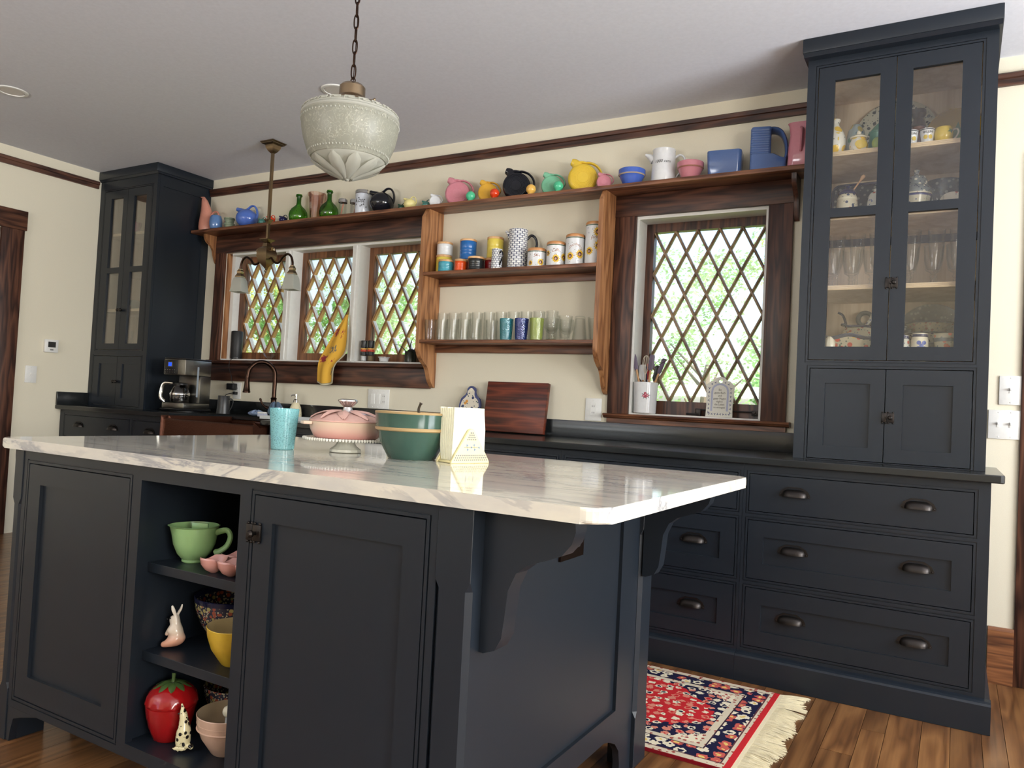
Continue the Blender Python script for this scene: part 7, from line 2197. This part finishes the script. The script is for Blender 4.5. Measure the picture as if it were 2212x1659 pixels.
t = thing('fluted_basket', 'flowered oval serving bowl with a wavy dark blue rim at the cupboard bottom', 'bowl', (5.360, -.335, S3))
b = MB(); b.lathe([(0, 0), (.060, 0), (.070, .006), (.086, .045), (.094, .085), (.097, .100), (.094, .100), (.08, .045), (.05, .010), (0, .008)], 48, fn=lambda a, r, z: r*(1+.02*math.cos(8*a)*min(1, z/.09)), ry=.72); 
for v in b.bm.verts:
    if v.co.z > .08:
        v.co.z += .006*math.cos(4*math.atan2(v.co.y, v.co.x))
part(t, 'body', b, pattern('bright_floral', srgb(190, 180, 150), srgb(196, 76, 50), srgb(60, 84, 70), srgb(214, 166, 60), 34, (.36, .28)))
P_ = [(.0985*(1+.02*math.cos(8*a))*math.cos(a), .0985*.72*(1+.02*math.cos(8*a))*math.sin(a), .106+.006*math.cos(4*a)) for a in [2*PI*k/48 for k in range(48)]]
b = MB(); b.tube(P_, .009, 8, rb=.006, closed=True); part(t, 'rim', b, glaze('slate_blue_rim', srgb(66, 72, 92), .2))
t = thing('gravy_boat', 'stamped gravy boat with curled handle behind the flowered bowl', 'gravy boat', (5.372, -.170, S3), .1)
b = MB(); b.lathe([(0, 0), (.05, 0), (.07, .03), (.086, .08), (.080, .125), (.060, .160), (.052, .172), (.045, .165), (0, .160)], 40, ry=.8, fn=lambda a, r, z: r); part(t, 'body', b, pattern('boat_stamp', srgb(200, 192, 164), srgb(180, 130, 60), srgb(80, 90, 110), srgb(170, 80, 60), 44, (.26, .22)))
b = MB(); b.tube([(.056*math.cos(2*PI*k/30)*(1.25 if math.cos(2*PI*k/30) < -.6 else 1), .045*math.sin(2*PI*k/30), .172+(.010 if math.cos(2*PI*k/30) < -.8 else 0)) for k in range(30)], .006, 8, closed=True); part(t, 'rim', b, g_navy)
b = MB(); b.tube(cat([(-.050, 0, .170), (-.056, 0, .195), (-.068, 0, .225), (-.088, 0, .238)], 4), .0055, 8); part(t, 'handle', b, g_navy)
t = thing('serving_spoon', 'blue patterned pottery spoon standing in the gravy boat', 'spoon', (5.395, -.172, S3+.163))
b = MB(); b.tube([(0, 0, .003), (.020, 0, .035), (.040, 0, .075), (.048, 0, .09)], [.006, .006, .009, .006], 10, rb=[.008, .009, .014, .009]); part(t, 'body', b, blue_w)
t = thing('ring_trivet', 'dark ring shaped trivet standing at the cupboard back', 'trivet', (5.385, -.045, S3))
b = MB(); b.tube([(.030*math.cos(2*PI*k/32), 0, .222+.030*math.sin(2*PI*k/32)) for k in range(32)], .011, 10, closed=True); part(t, 'ring', b, glaze('trivet_dark', srgb(60, 64, 60), .3))
b = MB(); b.lathe([(0, 0), (.034, 0), (.03, .01), (.010, .02), (.008, .165), (.012, .172)], 16); part(t, 'stand', b, bpy.data.materials['trivet_dark'])
t = thing('citrus_reamer', 'white ribbed citrus reamer at the front of the cupboard bottom', 'reamer', (5.283, -.398, S3))
b = MB(); b.lathe([(0, 0), (.022, 0), (.022, .055), (.0215, .060), (.022, .075), (.016, .094), (.008, .104), (0, .107)], 32, fn=lambda a, r, z: r*(1+.09*abs(math.cos(5*a))*(1 if z > .058 else 0))); part(t, 'body', b, g_cream)
wv_ = [pattern('wavy_bowl_%d' % k, c, c1, c2, None, 44, (.28, .24)) for k, (c, c1, c2) in enumerate(((srgb(196, 188, 160), srgb(150, 70, 50), srgb(80, 80, 90)), (srgb(84, 88, 92), srgb(190, 170, 90), srgb(40, 44, 66)), (srgb(190, 186, 166), srgb(60, 66, 90), srgb(110, 120, 110))))]
for k in range(4):
    t = thing('scalloped_bowl', ['lowest', 'second', 'third', 'topmost'][k]+' scalloped stamped bowl of the stack in the right half of the cupboard', 'bowl', (5.652, -.215, S3+.001+.0455*k), .2*k, 'stacked scalloped bowls')
    b = MB(); b.lathe([(0, 0), (.05, 0), (.062, .006), (.088, .035), (.094, .043), (.091, .0445), (.06, .012), (0, .008)], 48, fn=lambda a, r, z: r*(1+.02*math.cos(9*a)*min(1, z/.04)))
    part(t, 'body', b, wv_[k % 3])
    b = MB(); b.tube([(.0935*(1+.02*math.cos(9*a))*math.cos(a), .0935*(1+.02*math.cos(9*a))*math.sin(a), .0405) for a in [2*PI*q/54 for q in range(54)]], .0042, 6, closed=True); part(t, 'rim', b, glaze('wavy_rim_%d' % k, srgb(62, 66, 74), .2))
t = thing('dinner_plate', 'dark green plate standing behind the stacked scalloped bowls', 'plate', (5.655, -.060, S3+.002))
t.rotation_euler = (math.radians(-10), 0, 0)
b = MB(); b.lathe([(0, -.004), (.08, -.003), (.128, .006), (.142, .010), (.128, .002), (.08, -.008), (0, -.009)], 48, M=Matrix.Translation((0, -.012, .146)) @ Matrix.Rotation(PI/2, 4, 'X')); part(t, 'body', b, dark_st)
for k, (xx, rr, hh, lb, mt_) in enumerate(((5.563, .026, .110, 'white stamped jar with a dark band, half behind the stile', blue_w), (5.625, .032, .118, 'white jar with blue hearts and a navy band', None))):
    t = thing('stamped_jar', lb, 'jar', (xx, -.388, S3), 0, 'stamped jars in the cupboard bottom')
    b = MB(); b.lathe([(0, 0), (rr*.85, 0), (rr, .006), (rr*1.02, hh*.75), (rr*.92, hh*.86), (rr*.94, hh*.98), (rr*.88, hh), (rr*.8, hh*.9), (0, hh*.85)], 32); part(t, 'body', b, mt_ or g_cream)
    b = MB(); b.lathe([(rr*.925, hh*.87), (rr*.95, hh*.88), (rr*.955, hh*.95), (rr*.94, hh*.965)], 32); part(t, 'band', b, g_navy)
    if not mt_:
        b = MB()
        for u_, w_ in ((-.010, .078), (.010, .078), (0, .066), (-.012, .055), (.012, .055)):
            v, f = disc2(.0085, (u_, 0), 12); add_flat(b, v, f, wrap(rr*1.045, math.radians(-75), w_))
        part(t, 'painted_hearts', b, glaze('heart_blue', srgb(70, 90, 170), .3), smooth=0, stuff=True)
bowl('stamped_bowl', 'red and grey stamped bowl at the front of the cupboard bottom', 5.717, -.365, S3, .044, .118, pattern('red_stamp', srgb(170, 164, 140), srgb(190, 84, 60), srgb(90, 100, 100), srgb(190, 100, 70), 40, (.36, .26), bands=[(.085, .10, srgb(80, 90, 96))]))

# ------------------------------------------------------------------ inside the corner china cupboard
bowl('stacked_pot', 'rose flower pot on the top shelf of the corner cupboard', .500, -.300, S0, .046, .100, g_pink, foot=.7)
bowl('stacked_pot', 'yellow flower pot on a high stack in the corner cupboard', .515, -.130, S0, .046, .190, lem, foot=.7)
bowl('stacked_pot', 'faded pink pot seen through the left pane of the corner cupboard', .210, -.300, S0, .044, .110, g_pink, foot=.7)
for k in range(2):
    t = thing('covered_dish', ['lower', 'upper'][k]+' white covered dish with red flowers in the corner cupboard', 'dish', (.490, -.300, S1+.0605*k), 0, 'white covered dishes')
    b = MB(); b.lathe([(0, 0), (.06, 0), (.072, .02), (.074, .046), (.06, .055), (.02, .060), (0, .060)], 28); part(t, 'body', b, pattern('rose_dish', srgb(226, 224, 218), srgb(170, 70, 70), srgb(120, 130, 110), None, 24, (.22, .08)))
    slim(t, .75)
bowl('mixing_bowl', 'sage mixing bowl on the third shelf of the corner cupboard', .470, -.270, S2, .066, .095, g_sage, foot=.5)
bowl('mixing_bowl', 'dark sage mixing bowl seen through the left pane of the corner cupboard', .230, -.250, S2, .060, .085, glaze('dark_sage', srgb(106, 118, 104), .2), foot=.5)
t = thing('pottery_vase', 'slim white vase next to the sage bowl in the corner cupboard', 'vase', (.590, -.300, S2))
b = MB(); b.lathe([(0, 0), (.022, 0), (.03, .03), (.026, .09), (.016, .13), (.02, .16), (.017, .16), (0, .15)], 24); part(t, 'body', b, g_cream)
pos = ['leftmost', 'second from the wall', 'second from the side panel', 'by the side panel']
for k, xx in enumerate((.165, .255, .455, .545)):
    glass_thing('goblet', 'cut glass goblet at the bottom of the corner cupboard, %s' % pos[k], gob, (xx, -.330, 1.3443), 'goblets in the corner cupboard')
